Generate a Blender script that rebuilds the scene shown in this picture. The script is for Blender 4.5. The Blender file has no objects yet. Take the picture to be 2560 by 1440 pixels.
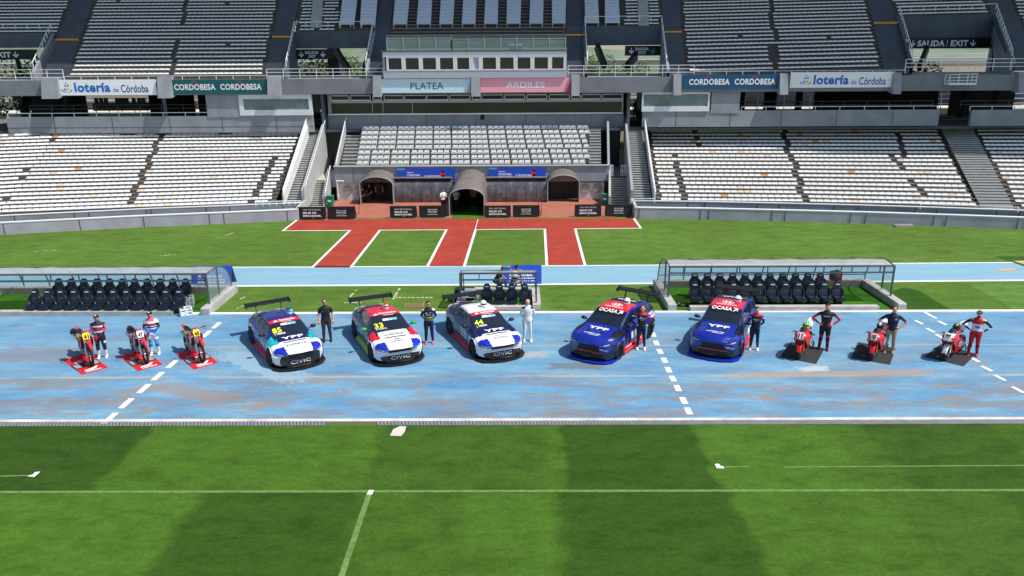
import bpy, math, random
from mathutils import Vector, Matrix
from mathutils.bvhtree import BVHTree
random.seed(7)
S = bpy.context.scene
COL = S.collection
# ---------------------------------------------------------------- camera
F, H = 1900.0, 10.8
TH = math.atan(575/1900); PS = 15*math.cos(TH)/1900; RO = .006
ct, st, cp, sp = math.cos(TH), math.sin(TH), math.cos(PS), math.sin(PS)
fw = Vector((-sp*ct, cp*ct, -st)); r0 = Vector((cp, sp, 0)); u0 = Vector((-sp*st, cp*st, ct))
RR = r0*math.cos(RO) - u0*math.sin(RO); UU = u0*math.cos(RO) + r0*math.sin(RO)
cam = bpy.data.cameras.new('camera'); co = bpy.data.objects.new('camera', cam); COL.objects.link(co)
co.matrix_world = Matrix(((RR.x, UU.x, -fw.x, 0), (RR.y, UU.y, -fw.y, 0), (RR.z, UU.z, -fw.z, H), (0, 0, 0, 1)))
cam.sensor_width = 36; cam.lens = F/2560*36; cam.clip_end = 9000; S.camera = co
# ---------------------------------------------------------------- sky and sun
SUN = Vector((.52, -.17, .85)).normalized()
w = bpy.data.worlds.new('World'); S.world = w; w.use_nodes = True
nt = w.node_tree; nt.nodes.clear()
sky = nt.nodes.new('ShaderNodeTexSky'); sky.sky_type = 'NISHITA'; sky.sun_disc = False
sky.sun_elevation = math.asin(SUN.z); sky.sun_rotation = math.atan2(SUN.x, SUN.y)
bg = nt.nodes.new('ShaderNodeBackground'); bg.inputs[1].default_value = .125
wo = nt.nodes.new('ShaderNodeOutputWorld'); nt.links.new(sky.outputs[0], bg.inputs[0]); nt.links.new(bg.outputs[0], wo.inputs[0])
sl = bpy.data.lights.new('sun', 'SUN'); sl.energy = 4.6; sl.angle = math.radians(.5); sl.color = (1, .955, .88)
so = bpy.data.objects.new('sun', sl); COL.objects.link(so); so.rotation_euler = SUN.to_track_quat('Z', 'Y').to_euler(); so.location = (0, 0, 60)
S.view_settings.view_transform = 'Standard'; S.view_settings.look = 'None'; S.view_settings.exposure = .06; S.view_settings.gamma = 1

# ---------------------------------------------------------------- pixel helpers (photo pixels 2560x1440)
def ray(px, py): return fw + RR*((px-1280)/F) + UU*((720-py)/F)
def az(px, py, z=0.0):
    d = ray(px, py); t = (z-H)/d.z; return Vector((d.x*t, d.y*t, z))
def ay(px, py, Y):
    d = ray(px, py); t = Y/d.y; return Vector((d.x*t, Y, H+d.z*t))
def proj(p):
    v = Vector(p)-Vector((0, 0, H)); c = v.dot(fw); return 1280+F*v.dot(RR)/c, 720-F*v.dot(UU)/c
DK = .4375
def dk(px, py):                       # point on the slope of the upper deck
    d = ray(px, py); t = (9.5-DK*67.5-H)/(d.z-DK*d.y); return Vector((d.x*t, d.y*t, H+d.z*t))

# ---------------------------------------------------------------- materials
MATS = {}
def lin(c):
    return tuple((x/12.92 if x <= .04045 else ((x+.055)/1.055)**2.4) for x in (v/255 for v in c))
class NG:
    def __init__(s, m): s.nt = m.node_tree; s.b = s.nt.nodes['Principled BSDF']; s.tc = s.n('ShaderNodeTexCoord')
    def n(s, t, **k):
        o = s.nt.nodes.new(t)
        for a, v in k.items(): setattr(o, a, v)
        return o
    def l(s, a, b): s.nt.links.new(a, b)
    def noise(s, scale, detail=4, vec=None, rough=.55, stretch=None):
        o = s.n('ShaderNodeTexNoise'); o.inputs['Scale'].default_value = scale; o.inputs['Detail'].default_value = detail; o.inputs['Roughness'].default_value = rough
        v = vec or s.tc.outputs['Object']
        if stretch:
            mp = s.n('ShaderNodeMapping'); mp.inputs['Scale'].default_value = stretch; s.l(v, mp.inputs[0]); v = mp.outputs[0]
        s.l(v, o.inputs['Vector']); return o.outputs['Fac']
    def ramp(s, fac, stops, interp='LINEAR'):
        o = s.n('ShaderNodeValToRGB'); o.color_ramp.interpolation = interp; e = o.color_ramp.elements
        while len(e) < len(stops): e.new(.5)
        for q, (p, c) in zip(e, stops): q.position = p; q.color = (*c, 1) if len(c) == 3 else c
        s.l(fac, o.inputs[0]); return o.outputs[0]
    def mix(s, fac, a, b, mode='MIX'):
        o = s.n('ShaderNodeMix', data_type='RGBA', blend_type=mode)
        for sock, v in ((o.inputs[0], fac), (o.inputs[6], a), (o.inputs[7], b)):
            if hasattr(v, 'links'): s.l(v, sock)
            elif isinstance(v, (int, float)): sock.default_value = v
            else: sock.default_value = (*v, 1)
        return o.outputs[2]
    def math(s, op, a, b=None, c=None):
        o = s.n('ShaderNodeMath', operation=op)
        for i, v in enumerate((a, b, c)):
            if v is None: continue
            if hasattr(v, 'links'): s.l(v, o.inputs[i])
            else: o.inputs[i].default_value = v
        return o.outputs[0]
    def xyz(s):
        o = s.n('ShaderNodeSeparateXYZ'); s.l(s.tc.outputs['Object'], o.inputs[0]); return o.outputs
    def col(s, c): s.l(c, s.b.inputs['Base Color'])
    def bump(s, h, strength=.3, dist=.02):
        o = s.n('ShaderNodeBump'); o.inputs['Strength'].default_value = strength; o.inputs['Distance'].default_value = dist; s.l(h, o.inputs['Height']); s.l(o.outputs[0], s.b.inputs['Normal'])
def M(name, c=None, rough=.55, metal=0, var=.14, scale=3.0, alpha=None, spec=None, srgb=True, bump=0, coat=0):
    if name in MATS: return MATS[name]
    m = bpy.data.materials.new(name); m.use_nodes = True; g = NG(m)
    c = lin(c) if srgb else c
    g.b.inputs['Roughness'].default_value = rough; g.b.inputs['Metallic'].default_value = metal
    if coat: g.b.inputs['Coat Weight'].default_value = coat; g.b.inputs['Coat Roughness'].default_value = .05
    if var:
        f = g.noise(scale, 5)
        a = tuple(x*(1-var) for x in c); b = tuple(min(1, x*(1+var)) for x in c)
        g.col(g.ramp(f, [(.3, a), (.7, b)]))
        if bump: g.bump(f, bump)
    else: g.b.inputs['Base Color'].default_value = (*c, 1)
    if alpha is not None: g.b.inputs['Alpha'].default_value = alpha
    if spec is not None: g.b.inputs['Specular IOR Level'].default_value = spec
    MATS[name] = m; return m
# ---------------------------------------------------------------- mesh builder
class MB:
    def __init__(s): s.v = []; s.f = []; s.m = []; s.mats = []
    def mi(s, mat):
        if mat not in s.mats: s.mats.append(mat)
        return s.mats.index(mat)
    def face(s, pts, mat):
        i = len(s.v); s.v += [Vector(p) for p in pts]; s.f.append(tuple(range(i, i+len(pts)))); s.m.append(s.mi(mat))
    def mesh(s, vs, fs, mat):
        i = len(s.v); s.v += [Vector(p) for p in vs]; k = s.mi(mat)
        for f in fs: s.f.append(tuple(i+q for q in f)); s.m.append(k)
    def hexa(s, b, t, mat):           # two matching quads, bottom and top
        s.mesh(list(b)+list(t), [(3, 2, 1, 0), (4, 5, 6, 7), (0, 1, 5, 4), (1, 2, 6, 5), (2, 3, 7, 6), (3, 0, 4, 7)], mat)
    def box(s, c, d, mat, rz=0, ry=0, rx=0):
        R = Matrix.Rotation(rz, 3, 'Z') @ Matrix.Rotation(ry, 3, 'Y') @ Matrix.Rotation(rx, 3, 'X'); c = Vector(c)
        q = [c+R@Vector((x*d[0]/2, y*d[1]/2, z*d[2]/2)) for z in (-1, 1) for x, y in ((-1, -1), (1, -1), (1, 1), (-1, 1))]
        s.hexa(q[:4], q[4:], mat)
    def bar(s, a, b, w, h, mat):      # square bar from a to b
        a, b = Vector(a), Vector(b); t = (b-a).normalized(); up = Vector((0, 0, 1)) if abs(t.z) < .95 else Vector((0, 1, 0))
        x = t.cross(up).normalized(); y = x.cross(t)
        q = [p+x*(i*w/2)+y*(j*h/2) for p in (a, b) for i, j in ((-1, -1), (1, -1), (1, 1), (-1, 1))]
        s.hexa(q[:4], q[4:], mat)
    def tube(s, pts, rad, mat, n=8, cap=True, ref=(0, 1, 0)):
        pts = [Vector(p) for p in pts]; N = len(pts)
        if not isinstance(rad, (list,)): rad = [rad]*N
        rings = []
        for i, p in enumerate(pts):
            t = (pts[min(i+1, N-1)]-pts[max(i-1, 0)]).normalized()
            rf = Vector(ref)
            if abs(t.dot(rf)) > .92: rf = Vector((0, 0, 1)) if abs(t.z) < .9 else Vector((1, 0, 0))
            x = rf.cross(t).normalized(); y = t.cross(x)
            r = rad[i]; rx, ry = r if isinstance(r, tuple) else (r, r)
            rings.append([p+x*(rx*math.cos(a))+y*(ry*math.sin(a)) for a in (2*math.pi*k/n for k in range(n))])
        b = len(s.v); k = s.mi(mat)
        for r in rings: s.v += r
        for i in range(N-1):
            for j in range(n):
                s.f.append((b+i*n+j, b+i*n+(j+1) % n, b+(i+1)*n+(j+1) % n, b+(i+1)*n+j)); s.m.append(k)
        if cap:
            s.f.append(tuple(b+j for j in reversed(range(n)))); s.m.append(k)
            s.f.append(tuple(b+(N-1)*n+j for j in range(n))); s.m.append(k)
    def lathe(s, prof, c, mat, n=20, axis='Z', a0=0, a1=2*math.pi):    # prof: (radius, offset along axis)
        c = Vector(c); full = abs(a1-a0-2*math.pi) < 1e-4; m = n if full else n+1; b = len(s.v); k = s.mi(mat)
        for a in (a0+(a1-a0)*i/n for i in range(m)):
            for r, h in prof:
                p = (r*math.cos(a), r*math.sin(a), h)
                if axis == 'Y': p = (p[0], h, p[1])
                if axis == 'X': p = (h, p[0], p[1])
                s.v.append(c+Vector(p))
        L = len(prof)
        for i in range(n):
            for j in range(L-1):
                q = (i+1) % m; s.f.append((b+i*L+j, b+q*L+j, b+q*L+j+1, b+i*L+j+1)); s.m.append(k)
    def ell(s, c, r, mat, n=12, m=8, R=None):
        c = Vector(c); b = len(s.v); k = s.mi(mat)
        for i in range(m+1):
            ph = math.pi*i/m
            for j in range(n):
                a = 2*math.pi*j/n; p = Vector((r[0]*math.sin(ph)*math.cos(a), r[1]*math.sin(ph)*math.sin(a), r[2]*math.cos(ph)))
                s.v.append(c+(R@p if R else p))
        for i in range(m):
            for j in range(n): s.f.append((b+i*n+j, b+(i+1)*n+j, b+(i+1)*n+(j+1) % n, b+i*n+(j+1) % n)); s.m.append(k)
    def prism(s, poly, ext, mat):     # poly: 3D points, ext: vector
        n = len(poly); e = Vector(ext); p = [Vector(q) for q in poly]
        s.mesh(p+[q+e for q in p], [tuple(reversed(range(n))), tuple(range(n, 2*n))]+[(i, (i+1) % n, n+(i+1) % n, n+i) for i in range(n)], mat)
    def add(s, me, mat4, mats):       # append a bpy mesh, transformed
        i = len(s.v); s.v += [mat4@v.co for v in me.vertices]
        for p in me.polygons: s.f.append(tuple(i+q for q in p.vertices)); s.m.append(s.mi(mats[p.material_index]))
    def data(s, name, off=Vector((0, 0, 0)), smooth=False):
        me = bpy.data.meshes.new(name); me.from_pydata([v-off for v in s.v], [], s.f)
        for m in s.mats: me.materials.append(m)
        me.polygons.foreach_set('material_index', s.m)
        if smooth: me.polygons.foreach_set('use_smooth', [True]*len(s.f))
        me.update(); return me
    def build(s, name, parent=None, world=True, smooth=False, label=None):
        if parent is not None: off = Vector(parent.location) if world else Vector((0, 0, 0))
        else:
            if not s.v: s.v = [Vector((0, 0, 0))]
            xs = [v.x for v in s.v]; ys = [v.y for v in s.v]; off = Vector(((min(xs)+max(xs))/2, (min(ys)+max(ys))/2, min(v.z for v in s.v))) if world else Vector((0, 0, 0))
        o = bpy.data.objects.new(name, s.data(name, off, smooth)); COL.objects.link(o)
        if parent is not None: o.parent = parent
        else: o.location = off
        if label: o['label'] = label
        return o
def tag(o, label=None, cat=None, group=None, kind=None):
    for k, v in (('label', label), ('category', cat), ('group', group), ('kind', kind)):
        if v: o[k] = v
    return o
def thing(name, label, cat, loc=(0, 0, 0), rz=0, group=None):
    o = bpy.data.objects.new(name, None); COL.objects.link(o); o.location = loc; o.rotation_euler = (0, 0, rz); o.empty_display_size = .3
    return tag(o, label, cat, group)
def struct(o): o['kind'] = 'structure'; return o
def dup(root, loc, rz, label, group=None, cat=None):
    r = root.copy(); COL.objects.link(r); r.location = loc; r.rotation_euler = (0, 0, rz)
    if label: r['label'] = label
    if group: r['group'] = group
    for ch in list(root.children):
        c = ch.copy(); COL.objects.link(c); c.parent = r
        for g in list(ch.children):
            d = g.copy(); COL.objects.link(d); d.parent = c
    return r
# ---------------------------------------------------------------- lettering
_TX = {}
def glyphs(s, bold=0.0, shear=0.0):
    k = (s, bold, shear)
    if k in _TX: return _TX[k]
    c = bpy.data.curves.new('t', 'FONT'); c.body = s; c.offset = bold; c.shear = shear; c.fill_mode = 'FRONT'; c.resolution_u = 3
    if bold: c.space_character = 1+bold*2.2
    o = bpy.data.objects.new('t', c); COL.objects.link(o); bpy.context.view_layer.update()
    me = bpy.data.meshes.new_from_object(o.evaluated_get(bpy.context.evaluated_depsgraph_get()))
    vs = [(v.co.x, v.co.y) for v in me.vertices]; fs = [tuple(p.vertices) for p in me.polygons]
    bpy.data.objects.remove(o); bpy.data.curves.remove(c); bpy.data.meshes.remove(me)
    x0 = min(v[0] for v in vs); x1 = max(v[0] for v in vs); y0 = min(v[1] for v in vs); y1 = max(v[1] for v in vs)
    _TX[k] = ([((x-x0)/(x1-x0), (y-y0)/(y1-y0)) for x, y in vs], fs); return _TX[k]
def circ(cx, cy, rx, ry=None, n=16, a0=0, a1=360):
    ry = ry or rx; return [(cx+rx*math.cos(math.radians(a0+(a1-a0)*i/n)), cy+ry*math.sin(math.radians(a0+(a1-a0)*i/n))) for i in range(n+(a1-a0 != 360))]
def arc(cx, cy, rx, ry, t, a0, a1, n=12):
    return circ(cx, cy, rx, ry, n, a0, a1)+list(reversed(circ(cx, cy, rx-t, ry-t, n, a0, a1)))
class Marks:
    """Writing and marks laid on a panel: O lower-left corner, U width vector, V height vector."""
    def __init__(s, O, U, V, fn=None): s.O, s.U, s.V = Vector(O), Vector(U), Vector(V); s.mb = MB(); s.fn = fn or (lambda a, b: s.O+s.U*a+s.V*b)
    def text(s, t, x, y, w, h, mat, bold=.02, shear=0):
        vs, fs = glyphs(t, bold, shear); s.mb.mesh([s.fn(x+a*w, y+b*h) for a, b in vs], fs, mat); return s
    def poly(s, pts, mat):
        s.mb.mesh([s.fn(a, b) for a, b in pts], [tuple(range(len(pts)))], mat); return s
    def strip(s, a, mat):              # arc band given as outer+inner list
        n = len(a)//2; o = a[:n]; i = list(reversed(a[n:]))
        for k in range(n-1): s.poly([o[k], o[k+1], i[k+1], i[k]], mat)
        return s
    def build(s, parent, name='lettering', world=True): return s.mb.build(name, parent, world)
def px_panel(x0, y0, x1, y1, Y, off=.03):   # panel basis from pixel rectangle on depth plane Y
    a = ay(x0, y1, Y-off); b = ay(x1, y1, Y-off); c = ay(x0, y0, Y-off); return a, b-a, c-a
# ================================================================ ground, track, pitch
def sun_alb(c, k=1.55): return tuple(v/k for v in lin(c))
def Mg(name):
    m = bpy.data.materials.new(name); m.use_nodes = True; MATS[name] = m; return NG(m)
def grass_mat(name, light, dark, edges_front=None, edges_back=None, ysplit=17.45, patch=.5, yellow=(120, 130, 60)):
    g = Mg(name); g.b.inputs['Roughness'].default_value = .9; g.b.inputs['Specular IOR Level'].default_value = .15
    L, D = sun_alb(light), sun_alb(dark)
    x, y, z = g.xyz()
    wob = g.math('MULTIPLY_ADD', g.noise(1.1, 5), .9, -.45)
    xx = g.math('ADD', x, wob)
    def bands(e):
        f = g.math('MULTIPLY_ADD', xx, 1/60, .5)
        st_ = []
        for (p, v), (p2, v2) in zip(e, e[1:]+[(None, None)]):
            st_.append((p/60+.5, (v, v, v)))
            if p2 is not None: st_.append((p2/60+.5-.004, (v, v, v)))
        return g.ramp(f, st_)
    if edges_front:
        a = bands(edges_front); b = bands(edges_back)
        s = g.math('GREATER_THAN', y, ysplit); k = g.mix(s, a, b)
    else: k = g.ramp(g.noise(.12, 3), [(.42, (.35,)*3), (.6, (.85,)*3)])
    base = g.mix(k, D, L)
    n1 = g.ramp(g.noise(.9, 6, rough=.7, stretch=(.8, 1.5, 1)), [(.3, (.66, .70, .60)), (.5, (1, 1, 1)), (.72, (1.25, 1.22, 1.15))])
    base = g.mix(1.0, base, n1, 'MULTIPLY')
    n2 = g.ramp(g.noise(9, 8, rough=.8), [(.25, (.5, .55, .45)), (.55, (1.05, 1.05, 1.0)), (.8, (1.45, 1.4, 1.3))])
    base = g.mix(.8, base, n2, 'MULTIPLY')
    n3 = g.ramp(g.noise(3.2, 8, rough=.75, stretch=(.8, 1.3, 1)), [(.3, (.72, .76, .68)), (.5, (1, 1, 1)), (.72, (1.2, 1.18, 1.1))]); base = g.mix(.9, base, n3, 'MULTIPLY')
    yl = g.ramp(g.noise(1.7, 6, rough=.75, stretch=(.5, 2.2, 1)), [(.64, (0, 0, 0)), (.76, (patch,)*3)])
    base = g.mix(yl, base, sun_alb(yellow))
    g.col(base); g.bump(g.noise(40, 4), .5, .03); return MATS[name]
MATS['pitch_grass'] = grass_mat('pitch_grass', (93, 136, 44), (60, 92, 27),
    [(-30, .75), (-13, .85), (-8.1, .15), (-3.87, .55), (-1.2, .75), (1.1, .12), (5.6, .72), (9.5, .5), (12.5, .15), (20, .7)],
    [(-30, .1), (-12.3, .1), (-11.0, .75), (-6, .8), (-4, .45), (.9, .7), (1.4, .12), (5.4, .85), (9.5, .6), (10.5, .25), (14.5, .55)], patch=.12, yellow=(110, 140, 50))
MATS['field_grass'] = grass_mat('field_grass', (114, 151, 64), (98, 132, 50), patch=.6, yellow=(165, 165, 105))
MATS['turf_green'] = grass_mat('turf_green', (86, 150, 40), (60, 120, 25), patch=.1)

def sheet(name, polys, mat, z, kind='structure', th=0):
    mb = MB()
    for p in polys:
        q = [Vector((v[0], v[1], z)) for v in p]
        if th: mb.prism([v-Vector((0, 0, th)) for v in q], (0, 0, th), mat)
        else: mb.face(q, mat)
    o = mb.build(name, world=False); o['kind'] = kind; return o
G = lambda *p: [tuple(az(a, b)) for a, b in zip(p[::2], p[1::2])]
def rect(x0, x1, y0, y1): return [(x0, y0), (x1, y0), (x1, y1), (x0, y1)]
g = Mg('far_ground'); x_, y_, z_ = g.xyz()
g.col(g.ramp(g.noise(.02, 6), [(.35, sun_alb((95, 115, 62))), (.55, sun_alb((125, 130, 90))), (.7, sun_alb((70, 95, 48)))])); g.b.inputs['Roughness'].default_value = .95
sheet('ground', [rect(-4000, 4000, -200, 7000)], MATS['far_ground'], -.012)
sheet('pitch', [rect(-48, 48, -20, 21.12)], MATS['pitch_grass'], 0)
sheet('field_grass', [rect(-60, 60, 31.95, 56)], MATS['field_grass'], 0)
# blue track
g = Mg('track_blue'); g.b.inputs['Roughness'].default_value = .75
x_, y_, z_ = g.xyz()
base = g.ramp(g.noise(.5, 6, rough=.7, stretch=(.6, 1.6, 1)), [(.32, sun_alb((92, 156, 206))), (.5, sun_alb((122, 182, 222))), (.68, sun_alb((150, 203, 230)))])
fade = g.ramp(g.noise(.55, 12, rough=.72, stretch=(.5, 1.8, 1)), [(.46, (0, 0, 0)), (.54, (.5,)*3), (.62, (.85,)*3)])
near = g.ramp(g.math('MULTIPLY_ADD', y_, -.1, 3.2), [(.25, (.3,)*3), (.72, (.5,)*3), (.76, (1, 1, 1))])   # more wear towards the pitch side
base = g.mix(g.mix(1.0, fade, near, 'MULTIPLY'), base, sun_alb((150, 146, 145)))
f2 = g.ramp(g.noise(.9, 12, rough=.75, stretch=(.45, 1.7, 1)), [(.55, (0, 0, 0)), (.58, (.85,)*3)])
base = g.mix(g.mix(1.0, f2, near, 'MULTIPLY'), base, sun_alb((170, 158, 150)))
f3 = g.ramp(g.noise(3.1, 9, rough=.85), [(.58, (0, 0, 0)), (.62, (.7,)*3)])
base = g.mix(f3, base, sun_alb((190, 210, 222)))
f4 = g.ramp(g.noise(1.6, 12, rough=.8, stretch=(.4, 1.8, 1)), [(.59, (0, 0, 0)), (.64, (.5,)*3)])
base = g.mix(f4, base, sun_alb((100, 108, 118)))
sp_ = g.ramp(g.noise(5.5, 10, rough=.85, stretch=(.6, 1.4, 1)), [(.62, (0, 0, 0)), (.66, (.75,)*3)]); base = g.mix(sp_, base, sun_alb((92, 98, 108)))
sp_ = g.ramp(g.noise(4.1, 10, rough=.85, stretch=(.5, 1.5, 1)), [(.60, (0, 0, 0)), (.64, (.8,)*3)]); base = g.mix(sp_, base, sun_alb((176, 206, 224)))
def seam(base, Y, wd, c, thr, sc, amt=.9):
    d = g.math('ABSOLUTE', g.math('ADD', g.math('SUBTRACT', y_, Y), g.math('MULTIPLY_ADD', g.noise(2.0, 5), .16, -.08)))
    a = g.math('LESS_THAN', d, wd); b = g.ramp(g.noise(sc, 6, stretch=(.3, 1, 1)), [(thr, (0, 0, 0)), (thr+.08, (amt,)*3)])
    return g.mix(g.mix(1.0, a, b, 'MULTIPLY'), base, c)
base = seam(base, az(1280, 941).y, .09, sun_alb((205, 198, 182)), .42, .8, .8)
base = seam(base, az(300, 869).y, .035, sun_alb((190, 205, 215)), .42, .5)
base = seam(base, az(2200, 862).y, .06, sun_alb((180, 190, 200)), .5, .5)
def blob(base, p, q, rad, c, thr, amt):       # worn patch along a segment
    a, b = az(*p), az(*q); dx, dy = b.x-a.x, b.y-a.y; L = math.hypot(dx, dy); ux, uy = dx/L, dy/L
    t = g.math('ADD', g.math('MULTIPLY', g.math('SUBTRACT', x_, a.x), ux), g.math('MULTIPLY', g.math('SUBTRACT', y_, a.y), uy))
    n = g.math('ADD', g.math('MULTIPLY', g.math('SUBTRACT', x_, a.x), -uy), g.math('MULTIPLY', g.math('SUBTRACT', y_, a.y), ux))
    t2 = g.math('ABSOLUTE', g.math('SUBTRACT', g.math('DIVIDE', t, L), .5)); n2 = g.math('ABSOLUTE', g.math('DIVIDE', n, rad*2))
    m = g.math('MAXIMUM', t2, n2); m = g.math('ADD', m, g.math('MULTIPLY_ADD', g.noise(2.2, 10, rough=.85), 1.7, -.85))
    k = g.ramp(m, [(thr-.06, (amt,)*3), (thr+.03, (0, 0, 0))])
    return g.mix(k, base, c)
base = blob(base, (560, 880), (750, 950), .55, sun_alb((172, 208, 230)), .5, .8)
base = blob(base, (1290, 888), (1370, 885), .4, sun_alb((200, 205, 205)), .42, .7)
base = blob(base, (1985, 925), (2080, 921), .35, sun_alb((225, 228, 228)), .36, .9)
base = blob(base, (1800, 940), (2350, 930), .3, sun_alb((196, 172, 150)), .45, .7)
base = blob(base, (1370, 915), (1500, 915), .3, sun_alb((125, 128, 128)), .5, .7)
base = blob(base, (0, 885), (200, 885), .9, sun_alb((150, 150, 158)), .5, .6)
base = blob(base, (330, 955), (620, 1010), .6, sun_alb((178, 155, 140)), .36, .6)
g.col(base); g.bump(g.noise(25, 5), .15, .01)
sheet('track', [rect(-60, 60, 21.55, 31.8)], MATS['track_blue'], .004)
g = Mg('track_pale_blue'); g.b.inputs['Roughness'].default_value = .8
g.col(g.ramp(g.noise(.8, 8, rough=.75, stretch=(.3, 2, 1)), [(.3, sun_alb((140, 192, 220))), (.5, sun_alb((156, 207, 230))), (.62, sun_alb((164, 212, 233))), (.75, sun_alb((178, 204, 214)))]))
sheet('runway', [G(-400, 719.5, 1280, 711, 2960, 697, 2960, 653, 1280, 665, -400, 672)], MATS['track_pale_blue'], .004)
M('white_paint', (232, 232, 228), .7, var=.12, scale=4); M('faded_paint', (206, 216, 190), .85, var=.3, scale=2)
g = Mg('chalk_line'); g.b.inputs['Roughness'].default_value = .9
g.col(g.ramp(g.noise(3.5, 8, rough=.85), [(.32, sun_alb((84, 128, 42))), (.5, sun_alb((118, 158, 78))), (.7, sun_alb((158, 188, 122)))]))
sheet('kerb', [rect(-60, 60, 21.38, 21.55)], M('kerb_paint', (205, 203, 198), .8, var=.3, scale=1.5), .03, th=.035)
sheet('kerb', [rect(-60, 60, 31.74, 31.98)], MATS['white_paint'], .045, th=.05)
sheet('track_marking', [G(-400, 673.5, 1280, 666.5, 2960, 654.5, 2960, 652.5, 1280, 664.5, -400, 671.5)], MATS['white_paint'], .01)
sheet('track_marking', [G(-400, 722, 1280, 713.5, 2960, 699.5, 2960, 696, 1280, 710, -400, 718.5)], MATS['white_paint'], .01)
# drain grate along the kerb
M('grate_metal', (160, 160, 162), .5, .4); M('dark_void', (18, 18, 18), .9, var=0)
mb = MB()
for x0, x1 in ((-60, az(812, 1058).x), (az(948, 1056).x, 60)):
    mb.face([(x0, 21.13, .006), (x1, 21.13, .006), (x1, 21.35, .006), (x0, 21.35, .006)], MATS['dark_void'])
    for yy in (21.135, 21.345): mb.box(((x0+x1)/2, yy, .012), (x1-x0, .02, .02), MATS['grate_metal'])
    k = max(x0, -19)
    while k < min(x1, 19): mb.box((k, 21.24, .012), (.075, .2, .018), MATS['grate_metal'], rz=.35); k += .11
tag(mb.build('drain_channel', world=False), kind='structure')
# dashed lane marks and pitch marks
mb = MB(); W = MATS['white_paint']
def dash(px, py, L=.6, wd=.2, rz=0): c = az(px, py); R = Matrix.Rotation(rz, 3, 'Z'); mb.face([c+R@Vector((a*wd/2, b*L/2, .012)) for a, b in ((-1, -1), (1, -1), (1, 1), (-1, 1))], W)
for p in ((541, 814), (517, 835), (430, 911), (395, 941), (360, 972), (316, 1009), (275, 1046)): dash(*p, L=.75)
for p in ((1625, 815), (1633, 837), (1641, 858), (1650, 879), (1661, 901), (1671, 925), (1682, 947), (1694, 971), (1709, 1002), (1721, 1028)): dash(*p, L=.5)
for p in ((2315, 783), (2332, 792), (2297, 806), (2356, 808), (2326, 826), (2350, 842), (2436, 899), (2467, 922), (2500, 945), (2545, 975)): dash(*p, L=.5, wd=.15, rz=.15)
tag(mb.build('lane_markings', world=False), kind='structure')
mb = MB(); W = MATS['chalk_line']
ty = az(1280, 1228).y; mb.face([(-45, ty-.055, .006), (45, ty-.055, .006), (45, ty+.055, .006), (-45, ty+.055, .006)], W)
hx = -3.865; mb.face([(hx-.07, -15, .0065), (hx+.07, -15, .0065), (hx+.07, ty, .0065), (hx-.07, ty, .0065)], W)
for a, b in (((1810, 1168), (1872, 1166.5)), ((1960, 1168), (2700, 1163)), ((0, 1191), (66, 1189))):
    A, B = az(*a), az(*b); n = Vector((-(B-A).y, (B-A).x, 0)).normalized()*.03; u = Vector((0, 0, .006)); mb.face([A-n+u, B-n+u, B+n+u, A+n+u], W)
tag(mb.build('pitch_markings', world=False), kind='structure')
mb = MB(); W = M('bright_mark', (240, 243, 245), .5, var=.03)
mb.face([az(a, b, .012) for a, b in ((917, 1236), (930, 1236), (935, 1225), (922, 1225))], W)
mb.face([az(a, b, .012) for a, b in ((66, 1190), (86, 1192), (101, 1179), (88, 1180), (82, 1186))], W)
mb.face([az(a, b, .012) for a, b in ((1792, 1170), (1810, 1171), (1809, 1166), (1800, 1164), (1797, 1159), (1787, 1160))], W)
tag(mb.build('marker_patches', world=False), kind='structure')
mb = MB(); mb.face([az(a, b, .012) for a, b in ((975, 1089), (1003, 1090), (1012, 1079), (1016, 1066), (1000, 1065), (983, 1073))], M('bare_patch', (205, 196, 186), .9, var=.08, scale=6)); tag(mb.build('bare_patch', world=False), kind='structure')
# seams and pale marks on the far grass
mb = MB(); W = M('pale_grass_mark', (196, 206, 168), .9, var=.2, scale=3)
for nm, mt, q, z in (('ground_patch', 'light', (2424, 712, 2960, 706, 2960, 800, 2535, 774), .0032), ('ground_patch', 'dark', (2205, 735, 2262, 718, 2300, 728, 2375, 773, 2252, 774), .0032), ('ground_patch', 'dark', (2488, 642, 2960, 634, 2960, 672, 2565, 668, 2520, 652), .012), ('sand_patch', 'sand', (2532, 653, 2700, 649, 2700, 660, 2560, 661), .018), ('worn_patch', 'sand', (2487, 674, 2532, 671, 2545, 676, 2500, 678), .014), ('ground_patch', 'wet', (2110, 700, 1, 1, 1, 1), 0)):  # patches of paler green, deeper green and sand colour on the ground
    if z == 0: continue
    if mt == 'light': m_ = MATS.get('turf_lt') or MATS.setdefault('turf_lt', grass_mat('turf_lt', (118, 160, 78), (108, 150, 68), patch=.2))
    elif mt == 'dark': m_ = MATS.get('turf_dk') or MATS.setdefault('turf_dk', grass_mat('turf_dk', (72, 118, 34), (56, 96, 26), patch=.1))
    else: m_ = M('sand', (200, 170, 128), .9, var=.2)
    tag(sheet(nm, [G(*q)], m_, z), kind='structure')
rs = random.Random(3)
for p, q in (((873, 745), (893, 722)), ((980, 752), (1000, 720)), ((860, 757), (905, 757)), ((985, 744), (1085, 744)), ((545, 594), (585, 582)), ((600, 748), (613, 742)), ((400, 640), (440, 636)), ((90, 628), (150, 625)), ((590, 772), (610, 764))):
    A, B = az(*p), az(*q); n = 9
    for i in range(n):
        if rs.random() < .3: continue
        a = A.lerp(B, i/n); b = A.lerp(B, (i+.7)/n); nn = Vector((-(B-A).y, (B-A).x, 0)).normalized()*.05; u = Vector((0, 0, .007)); mb.face([a-nn+u, b-nn+u, b+nn+u, a+nn+u], W)
tag(mb.build('grass_markings', world=False), kind='structure')
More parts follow.
